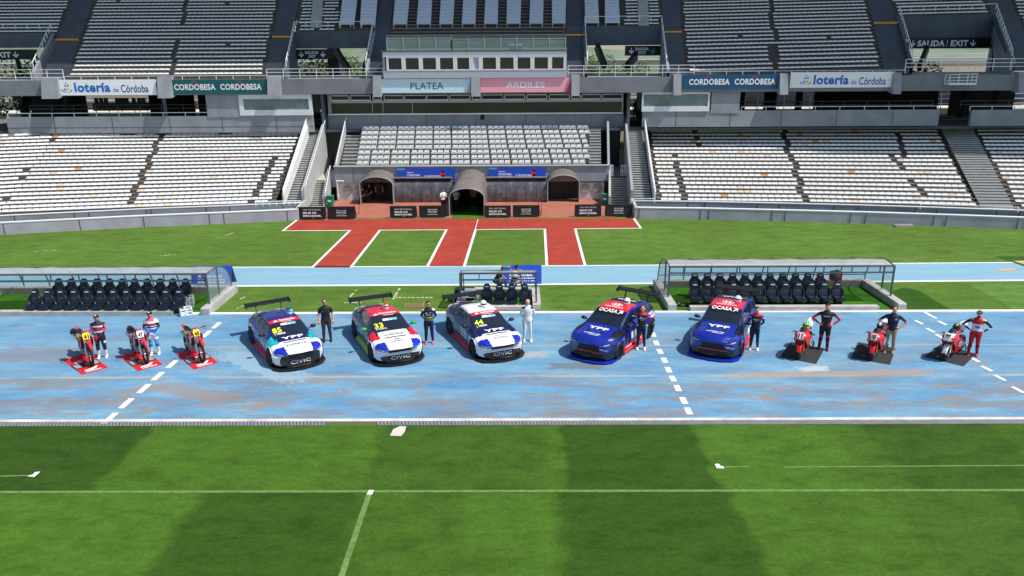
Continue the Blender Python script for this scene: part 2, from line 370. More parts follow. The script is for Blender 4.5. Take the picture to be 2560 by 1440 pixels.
# red rubber paths
g = Mg('red_rubber'); g.b.inputs['Roughness'].default_value = .85
g.col(g.mix(g.ramp(g.noise(2, 8, rough=.8, stretch=(.5, 2, 1)), [(.6, (0, 0, 0)), (.72, (.5,)*3)]), g.ramp(g.noise(1.0, 5), [(.3, sun_alb((178, 58, 38))), (.7, sun_alb((208, 74, 50)))]), sun_alb((225, 140, 110))))
T_ = [G(740, 549, 1590, 546, 1603, 571, 706, 578), G(873, 576.4, 780, 669, 877, 669, 949, 576.0), G(1115, 574.6, 1068, 666, 1160, 666, 1189, 574.2), G(1362, 572.8, 1367, 663, 1463, 663, 1437, 572.2)]
sheet('red_path', T_[:1], MATS['red_rubber'], .006); sheet('red_path', T_[1:], MATS['red_rubber'], .010)
mb = MB(); W = MATS['white_paint']
def line(pts, wd=.15, z=.016):
    P = [az(*p) for p in pts]
    for A, B in zip(P, P[1:]):
        d = (B-A).normalized(); n = Vector((-d.y, d.x, 0))*wd/2; e = d*wd/2; u = Vector((0, 0, z)); mb.face([A-n-e+u, B-n+e+u, B+n+e+u, A+n-e+u], W); z += .0005
line([(743, 550), (707, 577.5), (875, 576.5), (781, 669)]); line([(878, 668), (950, 576), (1116, 575), (1069, 666)]); line([(1161, 665), (1189, 574.5), (1362, 573), (1367, 663)]); line([(1462, 662), (1438, 572.5), (1602, 571), (1585, 547)])
line([(1195, 549), (1188, 574)], .05)
tag(mb.build('path_edging', world=False), kind='structure')
g = Mg('terracotta'); g.b.inputs['Roughness'].default_value = .8
g.col(g.ramp(g.noise(.9, 7, rough=.7), [(.3, sun_alb((190, 112, 92))), (.6, sun_alb((210, 132, 108))), (.78, sun_alb((222, 158, 138)))]))
sheet('apron', [rect(ay(812, 500, 56).x, ay(1525, 500, 56).x, 52.75, 60.3)], MATS['terracotta'], .012)
# outside the stadium: hills
g = Mg('hill_green'); g.b.inputs['Roughness'].default_value = 1; g.col(g.ramp(g.noise(.01, 8), [(.35, lin((92, 108, 84))), (.65, lin((116, 130, 104)))]))
mb = MB(); n = 90; rs = random.Random(5); pr = []
hh = [58+24*math.sin(i*.21)+14*math.sin(i*.53+1)+rs.uniform(-4, 4) for i in range(n+1)]
vs = []
for i in range(n+1):
    x = -3600+7200*i/n; vs += [(x, 3300, -2), (x, 3600, hh[i]*.62), (x, 4000, hh[i]*1.25), (x, 4600, hh[i]*1.0)]
mb.mesh(vs, [(i*4+j, (i+1)*4+j, (i+1)*4+j+1, i*4+j+1) for i in range(n) for j in range(3)], MATS['hill_green']); tag(mb.build('hills', world=False, smooth=True), kind='structure')
# small ground things
mb = MB(); c = az(1036, 763); bm_ = M('rusty_grate', (112, 84, 66), .8); mb.box(c+Vector((0, 0, .01)), (.85, .55, .03), M('grate_rim', (165, 130, 100), .8))
for i in range(9): mb.box(c+Vector((-.34+.085*i, 0, .035)), (.05, .45, .02), bm_)
tag(mb.build('drain_cover'), 'small rusty drain cover in the grass behind the red-roofed race car', 'drain cover')
mb = MB(); A = az(2240, 566); mb.box(A+Vector((.45, 0, .06)), (1.15, .4, .12), M('slab', (176, 166, 160), .8)); mb.box(A+Vector((.45, 0, .125)), (.98, .3, .02), M('slab2', (150, 140, 138), .8))
tag(mb.build('concrete_slab'), 'low concrete slab lying on grass before the right front wall', 'slab')
# ================================================================ grandstand
CG = M('concrete_grey', (146, 150, 156), .8, var=.16, scale=.7); CL = M('concrete_light', (176, 178, 178), .8, var=.12, scale=1.2)
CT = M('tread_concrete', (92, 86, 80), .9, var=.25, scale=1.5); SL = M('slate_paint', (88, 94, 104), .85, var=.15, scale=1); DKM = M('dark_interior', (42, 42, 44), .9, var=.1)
WP = M('white_metal', (236, 237, 238), .45, var=.04); WW = M('white_wall', (226, 228, 230), .6, var=.06); SW = M('seat_white', (240, 240, 238), .4, var=.05, scale=.4)
OY = M('warning_yellow', (236, 160, 40), .6, var=.12); SO = M('seat_orange', (232, 160, 78), .55, var=.25, scale=6); SD = M('seat_cream', (236, 214, 190), .5, var=.12, scale=6)
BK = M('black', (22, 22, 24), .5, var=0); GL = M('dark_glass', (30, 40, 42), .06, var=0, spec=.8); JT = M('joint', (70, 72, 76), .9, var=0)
gs = thing('grandstand', 'two-tier grey concrete grandstand with white seat rows and an overhanging upper deck', 'grandstand', (0, 66, 0))
# seat meshes (x across, -y front)
def make_seat(mat, name):
    mb = MB(); w2 = .215
    prof = [(-.232, .05), (-.226, .10), (-.19, .128), (0, .14), (.19, .128), (.226, .10), (.232, .05)]
    for y0, y1, mm in ((.12, .15, mat),):
        mb.prism([(a, .12+(b-.1)*.16, b) for a, b in [(-.2, .02)]+prof+[(.2, .02)]], (0, .03, 0), mm)
    mb.hexa([(-w2, -.14, .0), (w2, -.14, .0), (w2, .13, -.01), (-w2, .13, -.01)], [(-w2, -.14, .035), (w2, -.14, .035), (w2, .13, .03), (-w2, .13, .03)], mat)
    mb.box((0, -.02, .0), (.3, .1, .06), JT)
    return mb.data(name)
seat_w = make_seat(SW, 'seat_shell'); seat_o = make_seat(SO, 'seat_shell_orange'); seat_c = make_seat(SD, 'seat_shell_cream')
def terrace(cols, n, name, p=1.0, levels=None, mat=CT, parent=gs, nose=None, skirt=.3, under=0.0):
    """cols: (bottom, top) 3D pairs from left to right; returns row polylines for seats"""
    mb = MB()
    def P(c, k): B, T = cols[c]; u = k/n; q = B.lerp(T, u); q.z = B.z+(T.z-B.z)*u**p; return q
    rows = [[P(c, k) for c in range(len(cols))] for k in range(n+1)]
    for k in range(n):
        z0 = [q.z for q in rows[k]]; zl = [q.z for q in rows[k-1]] if k else [q.z-skirt for q in rows[0]]
        for c in range(len(cols)-1):
            a, b = rows[k][c], rows[k][c+1]; a2, b2 = rows[k+1][c], rows[k+1][c+1]
            mb.face([(a.x, a.y, zl[c]), (b.x, b.y, zl[c+1]), (b.x, b.y, z0[c+1]), (a.x, a.y, z0[c])], mat)
            mb.face([(a.x, a.y, z0[c]), (b.x, b.y, z0[c+1]), (b2.x, b2.y, z0[c+1]), (a2.x, a2.y, z0[c])], mat)
            if nose:
                mb.hexa([(a.x, a.y-.012, z0[c]-.05), (b.x, b.y-.012, z0[c+1]-.05), (b.x, b.y+.05, z0[c+1]-.05), (a.x, a.y+.05, z0[c]-.05)], [(a.x, a.y-.012, z0[c]+.004), (b.x, b.y-.012, z0[c+1]+.004), (b.x, b.y+.05, z0[c+1]+.004), (a.x, a.y+.05, z0[c]+.004)], nose)
    for c in (0, len(cols)-1):         # closing side
        poly = []
        for k in range(n): q = rows[k][c]; poly += [(q.x, q.y, (rows[k-1][c].z if k else q.z-skirt)), (q.x, q.y, q.z)]
        q = rows[n][c]; poly += [(q.x, q.y, rows[n-1][c].z)]
        if under:
            for k in range(n-1):
                a, b = rows[k][c], rows[k+1][c]; mb.face([(a.x, a.y, a.z), (b.x, b.y, a.z), (b.x, b.y, a.z-under), (a.x, a.y, a.z-under-.35)], mat)
    if under:
        for c in range(len(cols)-1):
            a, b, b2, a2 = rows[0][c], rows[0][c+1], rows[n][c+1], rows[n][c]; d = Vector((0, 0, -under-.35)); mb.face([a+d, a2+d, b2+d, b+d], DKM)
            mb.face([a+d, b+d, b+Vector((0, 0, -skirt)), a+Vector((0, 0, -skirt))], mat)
    if name: mb.build(name, parent)
    return rows
def seat_spots(rows, n, pitch=.475, skip=None, frac=.5, edge=.25, jit=0):
    out = []
    for k in range(n):
        A = [rows[k][c].lerp(rows[k+1][c], frac) for c in range(len(rows[k]))]
        for q, r in zip(A, rows[k]): q.z = r.z
        d = edge; L = [(b-a).length for a, b in zip(A, A[1:])]; tot = sum(L)
        cnt = int((tot-2*edge)/pitch); off = (tot-cnt*pitch)/2
        for i in range(cnt):
            s = off+(i+.5)*pitch; c = 0
            while s > L[c] and c < len(L)-1: s -= L[c]; c += 1
            q = A[c].lerp(A[c+1], s/L[c]); dv = A[c+1]-A[c]
            if skip and skip(*proj(q)): continue
            out.append((q+Vector((0, 0, .12)), math.atan2(dv.y, dv.x), k))
    return out
def nearline(lines, wd=7):
    def f(px, py):
        for (x0, y0, x1, y1, w_) in lines:
            if min(y0, y1)-2 <= py <= max(y0, y1)+6 and abs(px-(x0+(x1-x0)*(py-y0)/(y1-y0))) < w_: return True
        return False
    return f
# ---- lower side terraces
ZB, ZT = .8, 4.8
def cols_px(bot, top, zb=ZB, zt=ZT): return [(az(*b, zb), az(*t, zt)) for b, t in zip(bot, top)]
Lc = cols_px([(-165, 549), (3, 537), (316, 524), (682, 511)], [(-20, 337), (140, 332), (413, 330), (762, 327)])
Rc = cols_px([(1644, 506), (2009, 510), (2330, 517), (2455, 521)], [(1612, 311), (1951, 310), (2238, 309), (2345, 308)])
RRc = cols_px([(2540, 523), (2900, 535)], [(2424, 308), (2720, 306)])
LLc = cols_px([(-400, 560), (-240, 553)], [(-240, 342), (-75, 339)])
rL = terrace(Lc, 21, 'terrace', 1.12); rR = terrace(Rc, 21, 'terrace', 1.12); rRR = terrace(RRc, 21, 'terrace', 1.12); rLL = terrace(LLc, 21, 'terrace', 1.12)
lower = seat_spots(rL, 21, skip=nearline([(413, 325, 316, 530, 6), (685, 400, 622, 520, 5), (69, 424, 3, 530, 5), (135, 350, 110, 385, 3), (40, 322, -20, 420, 1)]))
lower += seat_spots(rR, 21, skip=nearline([(1951, 312, 2013, 515, 7), (2230, 395, 2330, 520, 6), (1690, 395, 1712, 520, 5), (2238, 319, 2262, 395, 3), (1738, 335, 1745, 370, 3)]))
lower += seat_spots(rRR, 21); lower += seat_spots(rLL, 21)
# ---- upper deck
def dline(x0, y0, x1, y1, k):
    Y = 67.5+.8*k; lo, hi = -400.0, 400.0
    for _ in range(40):
        m = (lo+hi)/2; q = dk(x0+(x1-x0)*(m-y0)/(y1-y0), m)
        if q.y > Y: lo = m
        else: hi = m
    q.z = 9.5+.35*k+max(0, q.x-12)*.018; return q
KT = 25
def dcols(lines, k0, k1=KT): return [(dline(*l, k0), dline(*l, k1)) for l in lines]
E1 = (178, 0, 112, 170); E2 = (233, 0, 165, 190); E3 = (700, 0, 660, 190); E4 = (748, 0, 712, 170); E4b = (748, 0, 736, 83)
E5 = (948, 0, 931, 83); E5b = (948, 0, 915, 175); E6 = (985, 0, 962, 150); E7 = (1415, 0, 1417, 150); E8 = (1460, 0, 1467, 164); E9 = (1655, 0, 1666, 164)
E10 = (1698, 0, 1714, 190); E11 = (2166, 0, 2210, 180); E12 = (2220, 0, 2275, 160); E13 = (2458, 0, 2520, 150); E14 = (2516, 0, 2600, 190)
kx = [11, 11, 12, 13]                  # first row above each exit (far left, mid left, mid right, far right)
def block(lines, k0, seats=True, skip=None, name='upper_terrace', mat=CT, u=.25):
    c = dcols(lines, k0); n = KT-k0; r = terrace(c, n, name, 1, mat=mat, under=u)
    return seat_spots(r, n, skip=skip) if seats else r
upper = block([(-300, 0, -420, 170), E1], kx[0])
upper += block([E2, (470, 0, 425, 190), E3], 0, skip=nearline([(470, 0, 425, 195, 4)]))
uL3 = block([E4b, E5], kx[1], skip=lambda px, py: px > 846-py*.08 or abs(px-(797-.07*py)) < 11)
upper += uL3
block([E6, E7], 8, seats=False)
upper += block([E8, E9], kx[2], skip=lambda px, py: px < 1562 or abs(px-1608) < 11)
upper += block([E10, (1925, 0, 1950, 185), E11], 0, skip=nearline([(1925, 0, 1950, 190, 4), (1932, 120, 1945, 190, 9)]))
upper += block([E12, E13], kx[3]); upper += block([E14, (2900, 0, 3000, 190)], 0)
# dark aisles (steps at half pitch)
for a, b in ((E1, E2), (E3, E4), (E5b, E6), (E7, E8), (E9, E10), (E11, E12), (E13, E14)):
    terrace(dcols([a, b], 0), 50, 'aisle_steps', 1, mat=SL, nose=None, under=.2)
# ---- seats: individuals that show largest, the rest as one object
cl = []
for q, rz, k in lower:
    px, py = proj(q)
    if -5 < px < 2565: cl.append((q.length if False else (q-Vector((0, 0, H))).length, q, rz, k, px))
cl.sort(key=lambda t: t[0])
rs = random.Random(11)
lab = {0: 'white plastic low-backed seat in the front rows of the left lower terrace', 1: 'white plastic low-backed seat in the front rows of the right lower terrace'}
olab = {0: 'faded orange seat among white ones in the front rows of the left lower terrace', 1: 'faded orange seat among white ones in the front rows of the right lower terrace'}
rest = MB()
for i, (d, q, rz, k, px) in enumerate(cl):
    r = rs.random(); me = seat_o if r < .008 else (seat_c if r < .03 else seat_w)
    if i < 300:
        o = bpy.data.objects.new('stadium_seat', me); COL.objects.link(o); o.location = q; o.rotation_euler = (0, 0, rz+rs.uniform(-.02, .02)); sd = 0 if px < 1280 else 1
        if me is seat_w: tag(o, lab[sd], 'seat', 'white seats of the %s lower terrace' % ('left', 'right')[sd])
        elif me is seat_o: tag(o, olab[sd], 'seat', 'orange seats of the %s lower terrace' % ('left', 'right')[sd])
        else: tag(o, 'yellowed cream seat among white ones in the front rows of the %s lower terrace' % ('left', 'right')[sd], 'seat', 'yellowed seats of the %s lower terrace' % ('left', 'right')[sd])
    else: rest.add(me, Matrix.Translation(q) @ Matrix.Rotation(rz+rs.uniform(-.03, .03), 4, 'Z'), me.materials)
for q, rz, k in lower:
    px, py = proj(q)
    if not -5 < px < 2565: rest.add(seat_w, Matrix.Translation(q) @ Matrix.Rotation(rz, 4, 'Z'), seat_w.materials)
for q, rz, k in upper:
    r = rs.random()
    if r > .003: rest.add(seat_w, Matrix.Translation(q) @ Matrix.Rotation(rz+rs.uniform(-.03, .03), 4, 'Z'), seat_w.materials)
tag(rest.build('stadium_seats'), 'remaining rows of white plastic seats covering the lower and upper terraces', 'seats', kind='stuff')
# ---- centre terrace with folding seats
def make_fold(mat):
    mb = MB()
    mb.prism([(-.2, .1, .2), (-.2, .1, .40), (-.17, .1, .435), (.17, .1, .435), (.2, .1, .40), (.2, .1, .2)], (0, .04, 0), mat)     # back
    mb.hexa([(-.2, -.26, .17), (.2, -.26, .17), (.2, .1, .13), (-.2, .1, .13)], [(-.2, -.26, .215), (.2, -.26, .215), (.2, .1, .175), (-.2, .1, .175)], mat)
    for s in (-1, 1): mb.box((s*.215, -.06, .26), (.025, .32, .03), mat); mb.box((s*.215, -.2, .12), (.025, .03, .26), WP)
    mb.box((0, .085, .235), (.34, .012, .018), JT)
    return mb.data('folding_seat')
fold = make_fold(SW)
cA, cB = ay(889, 418, 60.25), ay(1474, 414, 60.25); tA, tB = ay(906, 319, 66.7), ay(1476, 315, 66.7)
cB.z = cA.z; tB.z = tA.z
rC = terrace([(cA, tA), (cB, tB)], 8, 'terrace', 1.0, skirt=.25)
groups = {k: [1.5, 1.5, 1.5][0] for k in range(8)}
for k in range(8):
    a = rC[k][0].lerp(rC[k+1][0], .5); b = rC[k][1].lerp(rC[k+1][1], .5); a.z = b.z = rC[k][0].z; L = (b-a).length
    x = .28; i = 0; first = 2 if k < 3 else 3; cnt = 0; gap = .11; pt = .5 if k < 3 else .475
    while x < L-.22:
        o = bpy.data.objects.new('folding_seat', fold); COL.objects.link(o); o.location = a.lerp(b, x/L); o.rotation_euler = (0, 0, rs.uniform(-.02, .02))
        tag(o, 'white armrest seat in the short centre terrace above the players tunnels', 'seat', 'white seats of the centre terrace')
        cnt += 1; x += pt
        if cnt == first: x += gap; cnt = 0; first = 3
# ---- stairs
def stairs(b0, b1, t0, t1, n, mat=CL, name='stairs', nose=None): return terrace([(b0, t0), (b1, t1)], n, name, 1, mat=mat, skirt=.2, nose=nose)
STP = M('step_nosing', (205, 205, 200), .8); STD = M('step_grey', (112, 112, 112), .85)
stairs(az(718, 502, .8), az(758, 502, .8), az(781, 316, 5.15), az(812, 316, 5.15), 34, mat=STD, nose=STP)
stairs(az(1578, 503, .8), az(1630, 503, .8), az(1563, 313, 5.15), az(1602, 313, 5.15), 34, mat=STD, nose=STP)
stairs(az(2455, 521, .8), az(2537, 522, .8), az(2345, 304, 4.95), az(2424, 304, 4.95), 36, mat=STD, nose=STP)
stairs(az(-240, 553, .8), az(-165, 549, .8), az(-75, 335, 4.95), az(-20, 335, 4.95), 36, mat=STD, nose=STP)
stairs(az(769, 516, .05), az(811, 516, .05), az(785, 451, 1.55), az(824, 451, 1.55), 13, mat=STD, nose=STP)
stairs(az(1524, 516, .05), az(1574, 515, .05), az(1523, 440, 1.7), az(1569, 440, 1.7), 13, mat=STD, nose=STP)
stairs(ay(851, 416, 60.3), ay(889, 416, 60.3), ay(868, 331, 66.6), ay(905, 331, 66.6), 10, mat=STD, nose=STP)
stairs(ay(1472, 414, 60.3), ay(1503, 414, 60.3), ay(1474, 318, 66.6), ay(1502, 318, 66.6), 13, mat=STD, nose=STP)
def quadwall(a, b, c, d, th, mat, mb):   # a,b,c,d front face, extruded along its normal
    n = (Vector(b)-Vector(a)).cross(Vector(d)-Vector(a)).normalized()*th; mb.prism([a, b, c, d], n, mat)
def slopewall(top, bot, zt, zb, th, mat, name='stair_wall', rail=0):
    top, bot = Vector(top), Vector(bot); mb = MB(); d = (top-bot); d.z = 0; n = Vector((-d.y, d.x, 0)).normalized()*th
    mb.prism([(bot.x, bot.y, zb), (top.x, top.y, zt), top, bot], n, mat)
    return mb.build(name, gs)
# walls beside the stairs
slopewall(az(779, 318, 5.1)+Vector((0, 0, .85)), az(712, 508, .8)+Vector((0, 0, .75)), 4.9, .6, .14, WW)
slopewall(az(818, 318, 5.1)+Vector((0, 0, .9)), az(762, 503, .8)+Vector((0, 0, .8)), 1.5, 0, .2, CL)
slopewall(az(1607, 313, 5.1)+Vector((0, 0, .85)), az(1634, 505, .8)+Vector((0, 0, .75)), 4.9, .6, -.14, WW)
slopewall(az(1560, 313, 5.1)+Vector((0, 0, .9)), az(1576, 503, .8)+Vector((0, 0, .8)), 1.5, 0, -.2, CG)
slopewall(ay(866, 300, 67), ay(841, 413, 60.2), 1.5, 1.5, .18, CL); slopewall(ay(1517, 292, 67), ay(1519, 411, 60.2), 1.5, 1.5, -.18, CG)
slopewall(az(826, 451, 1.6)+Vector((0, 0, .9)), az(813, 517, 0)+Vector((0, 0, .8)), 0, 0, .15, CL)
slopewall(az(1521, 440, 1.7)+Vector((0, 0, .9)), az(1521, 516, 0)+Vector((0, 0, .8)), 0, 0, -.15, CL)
# landings and black panels for the unlit passages beside the centre block
def zbox(x0, x1, y0, y1, z0, z1, mat, name, mb=None):
    own = mb is None; mb = mb or MB(); mb.box(((x0+x1)/2, (y0+y1)/2, (z0+z1)/2), (abs(x1-x0), abs(y1-y0), z1-z0), mat)
    if own: return mb.build(name, gs)
p = az(785, 451, 1.55); q = az(824, 451, 1.55)
zbox(p.x-.3, q.x+1.6, p.y, 68, 1.0, 1.548, CL, 'landing'); zbox(p.x-.1, q.x+1.9, 66.9, 67.1, 1.5, 4.75, BK, 'passage_dark'); 
p = az(1523, 440, 1.7); q = az(1569, 440, 1.7)
zbox(p.x-.3, q.x+.3, p.y, 68, 1.2, 1.698, SL, 'landing'); zbox(p.x-.3, q.x+.1, 66.9, 67.1, 1.6, 4.9, BK, 'passage_dark')
# ---- centre front wall, side walls
a = ay(835, 421, 59.9); b = ay(1521, 417, 59.9)
mb = MB(); zb = ay(900, 456, 59.9).z
mb.box(((a.x+b.x)/2, 60.05, (a.z+.12+zb)/2), (b.x-a.x, .3, a.z+.12-zb), CG)
for x in (-9.3, -7.7, -4.2, -.9, .0, 3.0, 5.2): mb.box((x-3.6, 59.893, (a.z+zb)/2), (.03, .01, a.z-zb), JT)
mb.box(((a.x+b.x)/2, 60.0, a.z+.14), (b.x-a.x+.1, .42, .05), CL)
mb.build('front_wall', gs)
CW = M('cream_panel', (222, 216, 208), .7, var=.08)
for x0, x1, y1, cs in ((843, 908, 497, ((868, 475), (899, 474))), (1448, 1511, 490, ((1463, 471), (1494, 470)))):
    mb = MB(); A = ay(x0, y1, 60.05); B = ay(x1, 456, 60.05); mb.box(((A.x+B.x)/2, 60.2, B.z/2), (B.x-A.x, .2, B.z), CW)
    x = A.x+.08
    while x < B.x-.05: mb.box((x, 60.085, B.z/2), (.05, .03, B.z-.05), WW); x += .13
    for cx, cy in cs:
        c = ay(cx, cy, 60.05); mb.lathe([(.31, .04), (.31, -.06), (.37, -.06), (.37, .04)], c, CG, 24, 'Y'); mb.lathe([(.001, -.045), (.315, -.045)], c, M('porthole', (168, 160, 152), .4), 24, 'Y'); mb.box(c+Vector((0, -.055, .0)), (.6, .01, .02), JT)
    mb.build('panel_wall', gs)
mb = MB()                              # wall in black for the shade of the recess behind the benches
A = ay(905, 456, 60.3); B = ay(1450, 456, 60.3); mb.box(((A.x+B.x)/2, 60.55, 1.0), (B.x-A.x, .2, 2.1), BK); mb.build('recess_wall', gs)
# ---- front moat walls
def polywall(pts, z0, z1, th, mat, mb, jn=4.2):
    P = [Vector(p) for p in pts]
    for A, B in zip(P, P[1:]):
        d = (B-A).normalized(); n = Vector((-d.y, d.x, 0))*th
        mb.hexa([(A.x, A.y, z0), (B.x, B.y, z0), (B.x+n.x, B.y+n.y, z0), (A.x+n.x, A.y+n.y, z0)], [(A.x, A.y, z1), (B.x, B.y, z1), (B.x+n.x, B.y+n.y, z1), (A.x+n.x, A.y+n.y, z1)], mat)
        L = (B-A).length; s = .3
        while s < L and jn:
            q = A+d*s; mb.box((q.x+n.x*-.01/th, q.y+n.y*-.01/th-.004, (z0+z1)/2), (.035, .02, z1-z0), JT, rz=math.atan2(d.y, d.x)); s += jn
base = [az(-330, 607), az(-160, 597), az(0, 587), (az(190, 577)), az(350, 568.5), az(550, 560), az(747, 551)]
baseR = [az(1586, 546.5), az(1760, 549), az(1950, 553.5), az(2150, 559), az(2350, 566), az(2560, 574), az(2900, 592)]
for bs, e in ((base, 1), (baseR, -1)):
    CW2 = M('wall_paint', (176, 170, 184), .8, var=.14, scale=.8); mb = MB(); polywall(bs, 0, .74, .3, CW2, mb); polywall([(v.x, v.y-.02, 0) for v in bs], .74, .80, .34, WW, mb, 0)
    b2 = [Vector((v.x, v.y+1.25, 0)) for v in bs]; polywall(b2, .3, 1.0, .2, CG, mb, 3.6); polywall([(v.x, v.y-.02, 0) for v in b2], 1.0, 1.05, .24, WW, mb, 0)
    polywall([(v.x, v.y+.3, 0) for v in bs], 0, .45, .95, DKM, mb, 0)
    en = bs[-1] if e == 1 else bs[0]
    mb.prism([(en.x, en.y, 0), (en.x, en.y+2.6, 0), (en.x, en.y+2.6, 1.0), (en.x, en.y+1.3, 1.0), (en.x, en.y, .8)], (-.2*e, 0, 0), CL)
    mb.build('front_wall', gs)
# ---- rear walls of the lower terraces
def pxquad(mb, x0, y0, x1, y1, Y, th, mat):      # box whose front spans a pixel rectangle on plane Y
    a = ay(x0, y1, Y); b = ay(x1, y0, Y); z0 = ay((x0+x1)/2, y1, Y).z; z1 = ay((x0+x1)/2, y0, Y).z
    mb.box(((a.x+b.x)/2, Y+th/2, (z0+z1)/2), (b.x-a.x, th, z1-z0), mat); return a, b
YW = 66.0
mb = MB(); a, b = pxquad(mb, 22, 291, 782, 332, YW, .3, CG)
for x in (135, 280, 424, 555, 690): q = ay(x, 300, YW); mb.box((q.x, YW-.004, (a.z+b.z)/2), (.04, .02, b.z-a.z), JT)
q = ay(400, 318, YW); mb.box(((a.x+b.x)/2, YW-.004, q.z), (b.x-a.x, .02, .03), JT)
mb.build('rear_wall', gs)
mb = MB(); a, b = pxquad(mb, 1605, 276, 2350, 316, YW, .3, CG)
for x in (1690, 1825, 1952, 2090, 2230): q = ay(x, 300, YW); mb.box((q.x, YW-.004, (a.z+b.z)/2), (.04, .02, b.z-a.z), JT)
mb.build('rear_wall', gs)
mb = MB(); pxquad(mb, 2424, 274, 2900, 314, YW, .3, CG); mb.build('rear_wall', gs)
mb = MB(); pxquad(mb, -400, 291, -75, 332, YW, .3, CG); mb.build('rear_wall', gs)
mb = MB(); a, b = pxquad(mb, 822, 284, 1560, 330, 67.1, .3, CG)
for x in (950, 1066, 1190, 1312, 1316, 1437, 1476): q = ay(x, 300, 67.1); mb.box((q.x, 67.096, (a.z+b.z)/2), (.03, .02, b.z-a.z), JT)
q = ay(1206, 291, 67.05); mb.box((q.x, q.y, q.z), (.35, .05, .55), DKM); mb.build('rear_wall', gs)
# yellow landings
mb = MB()
if 1:
  for x0, x1, y, z in ((783, 816, 309, 5.2), (1564, 1600, 300, 5.25), (2346, 2422, 299, 5.0), (-70, -22, 330, 5.0)):
    mb = MB(); a = az(x0, y, z); b = az(x1, y, z); mb.box(((a.x+b.x)/2, a.y, z), (b.x-a.x, .35, .06), OY); mb.build('warning_strip', gs)
mb = MB(); a = az(792, 451, 1.55); mb.box((a.x+.55, a.y+.12, 1.555), (1.1, .25, .03), OY); mb.build('warning_strip', gs); mb = MB()
a = ay(868, 329, 66.75); mb.box((a.x+.55, 66.8, a.z+.02), (1.2, .3, .03), OY)
mb.build('warning_strip', gs)
for A_, B_, k in ((E1, E2, 9), (E3, E4, 9.4), (E7, E8, 9.4), (E9, E10, 10), (E11, E12, 11)):
    mb = MB(); a, b = dline(*A_, k), dline(*B_, k); mb.box(((a.x+b.x)/2, a.y-.02, a.z+.04), (b.x-a.x-.05, .06, .17), OY); mb.build('warning_strip', gs)
# ---- concourse: floor, slab above, back wall near-black for the unlit interior, with gaps
mb = MB(); mb.box((0, 73, 4.9), (100, 13.4, .2), SL); mb.build('concourse_floor', gs)
mb = MB(); mb.box((0, 72.9, 9.05), (100, 13.8, .3), CG); mb.build('upper_walkway', gs)
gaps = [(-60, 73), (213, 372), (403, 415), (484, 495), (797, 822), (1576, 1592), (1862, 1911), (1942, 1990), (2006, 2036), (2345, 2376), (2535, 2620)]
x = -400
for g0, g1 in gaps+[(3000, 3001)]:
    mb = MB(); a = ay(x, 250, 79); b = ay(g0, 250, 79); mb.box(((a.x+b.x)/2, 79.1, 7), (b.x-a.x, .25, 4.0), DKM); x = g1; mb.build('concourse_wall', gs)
for x in (60, 150, 440, 560, 1340, 1700, 1925, 2040, 2080, 2160, 2400, 2480):
    a = ay(x, 283, 72); b = ay(x+10, 238, 76); mb = MB(); mb.bar(a, b, .5, .8, DKM); mb.build('raker_leg', gs)
# ---- fascia beam and its column heads
mb = MB(); a = ay(-400, 196, 65.8); b = ay(2960, 234, 65.8)
z1 = ay(1280, 194, 65.8).z; z0 = ay(1280, 233, 65.8).z; mb.box(((a.x+b.x)/2, 66.0, (z0+z1)/2), (b.x-a.x, .4, z1-z0), M('beam_grey', (128, 130, 136), .8, var=.15, scale=.8))
mb.build('fascia_beam', gs)
for x0, x1 in ((-165, -137), (102, 134), (393, 420), (668, 695), (932, 950), (1178, 1200), (1429, 1450), (1684, 1706), (1950, 1975), (2233, 2260), (2546, 2576)):
    mb = MB(); a = ay(x0, 240, 65.1); b = ay(x1, 190, 65.1); zt = z1+.22; zl = z0-.22
    mb.hexa([(a.x, 65.15, zl), (b.x, 65.15, zl), (b.x, 66.2, zl+.12), (a.x, 66.2, zl+.12)], [(a.x, 65.55, zt), (b.x, 65.55, zt), (b.x, 66.2, zt), (a.x, 66.2, zt)], CG); mb.build('column_head', gs)
# ---- exits through the upper deck
ex = [((-170, 86, -230, 178), (130, 83, 88, 176), kx[0], 120), ((736, 85, 717, 176), (932, 85, 915, 176), kx[1], 121), ((1462.5, 79, 1468, 166), (1655, 79, 1665, 166), kx[2], 113), ((2246, 57, 2275, 160), (2486, 53, 2520, 152), kx[3], 97)]
for L_, R_, k, yb in ex:
    A, B = dline(*L_, k), dline(*R_, k); mb = MB(); zz = ay((L_[0]+R_[0])/2, yb, A.y).z
    mb.box(((A.x+B.x)/2, A.y+.1, (A.z+zz)/2), (B.x-A.x, .35, A.z-zz), SL); mb.build('exit_lintel', gs)
    for e, ln in ((-1, L_), (1, R_)):
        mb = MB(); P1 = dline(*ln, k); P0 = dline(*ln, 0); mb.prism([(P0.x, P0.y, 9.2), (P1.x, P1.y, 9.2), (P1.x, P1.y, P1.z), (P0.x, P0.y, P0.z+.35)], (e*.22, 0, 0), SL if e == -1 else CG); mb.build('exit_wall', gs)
for a, b in (((838, 124), (872, 176)), ((925, 124), (912, 176)), ((1492, 116), (1512, 166)), ((1590, 139), (1568, 166)), ((2318, 120), (2298, 170)), ((2482, 118), (2482, 170)), ((43, 150), (50, 176)), ((84, 150), (90, 176))):
    mb = MB(); mb.bar(ay(*a, 77), ay(*b, 75), .35, .7, BK); mb.build('raker_leg', gs)
# ---- roof high above the rear rows
mb = MB(); rf = [(-60, 63.7), (29, 63.7), (37, 61.0), (49, 56.5), (70, 53.5), (82, 53.5), (82, 89), (-60, 89)]
mb.prism([(x, y, 42) for x, y in rf], (0, 0, 1), CG); mb.build('roof', gs)
for x in range(-60, 61, 20): mb = MB(); mb.box((x, 87, 21), (1.2, 1.2, 42), CG); mb.build('roof_pillar', gs)
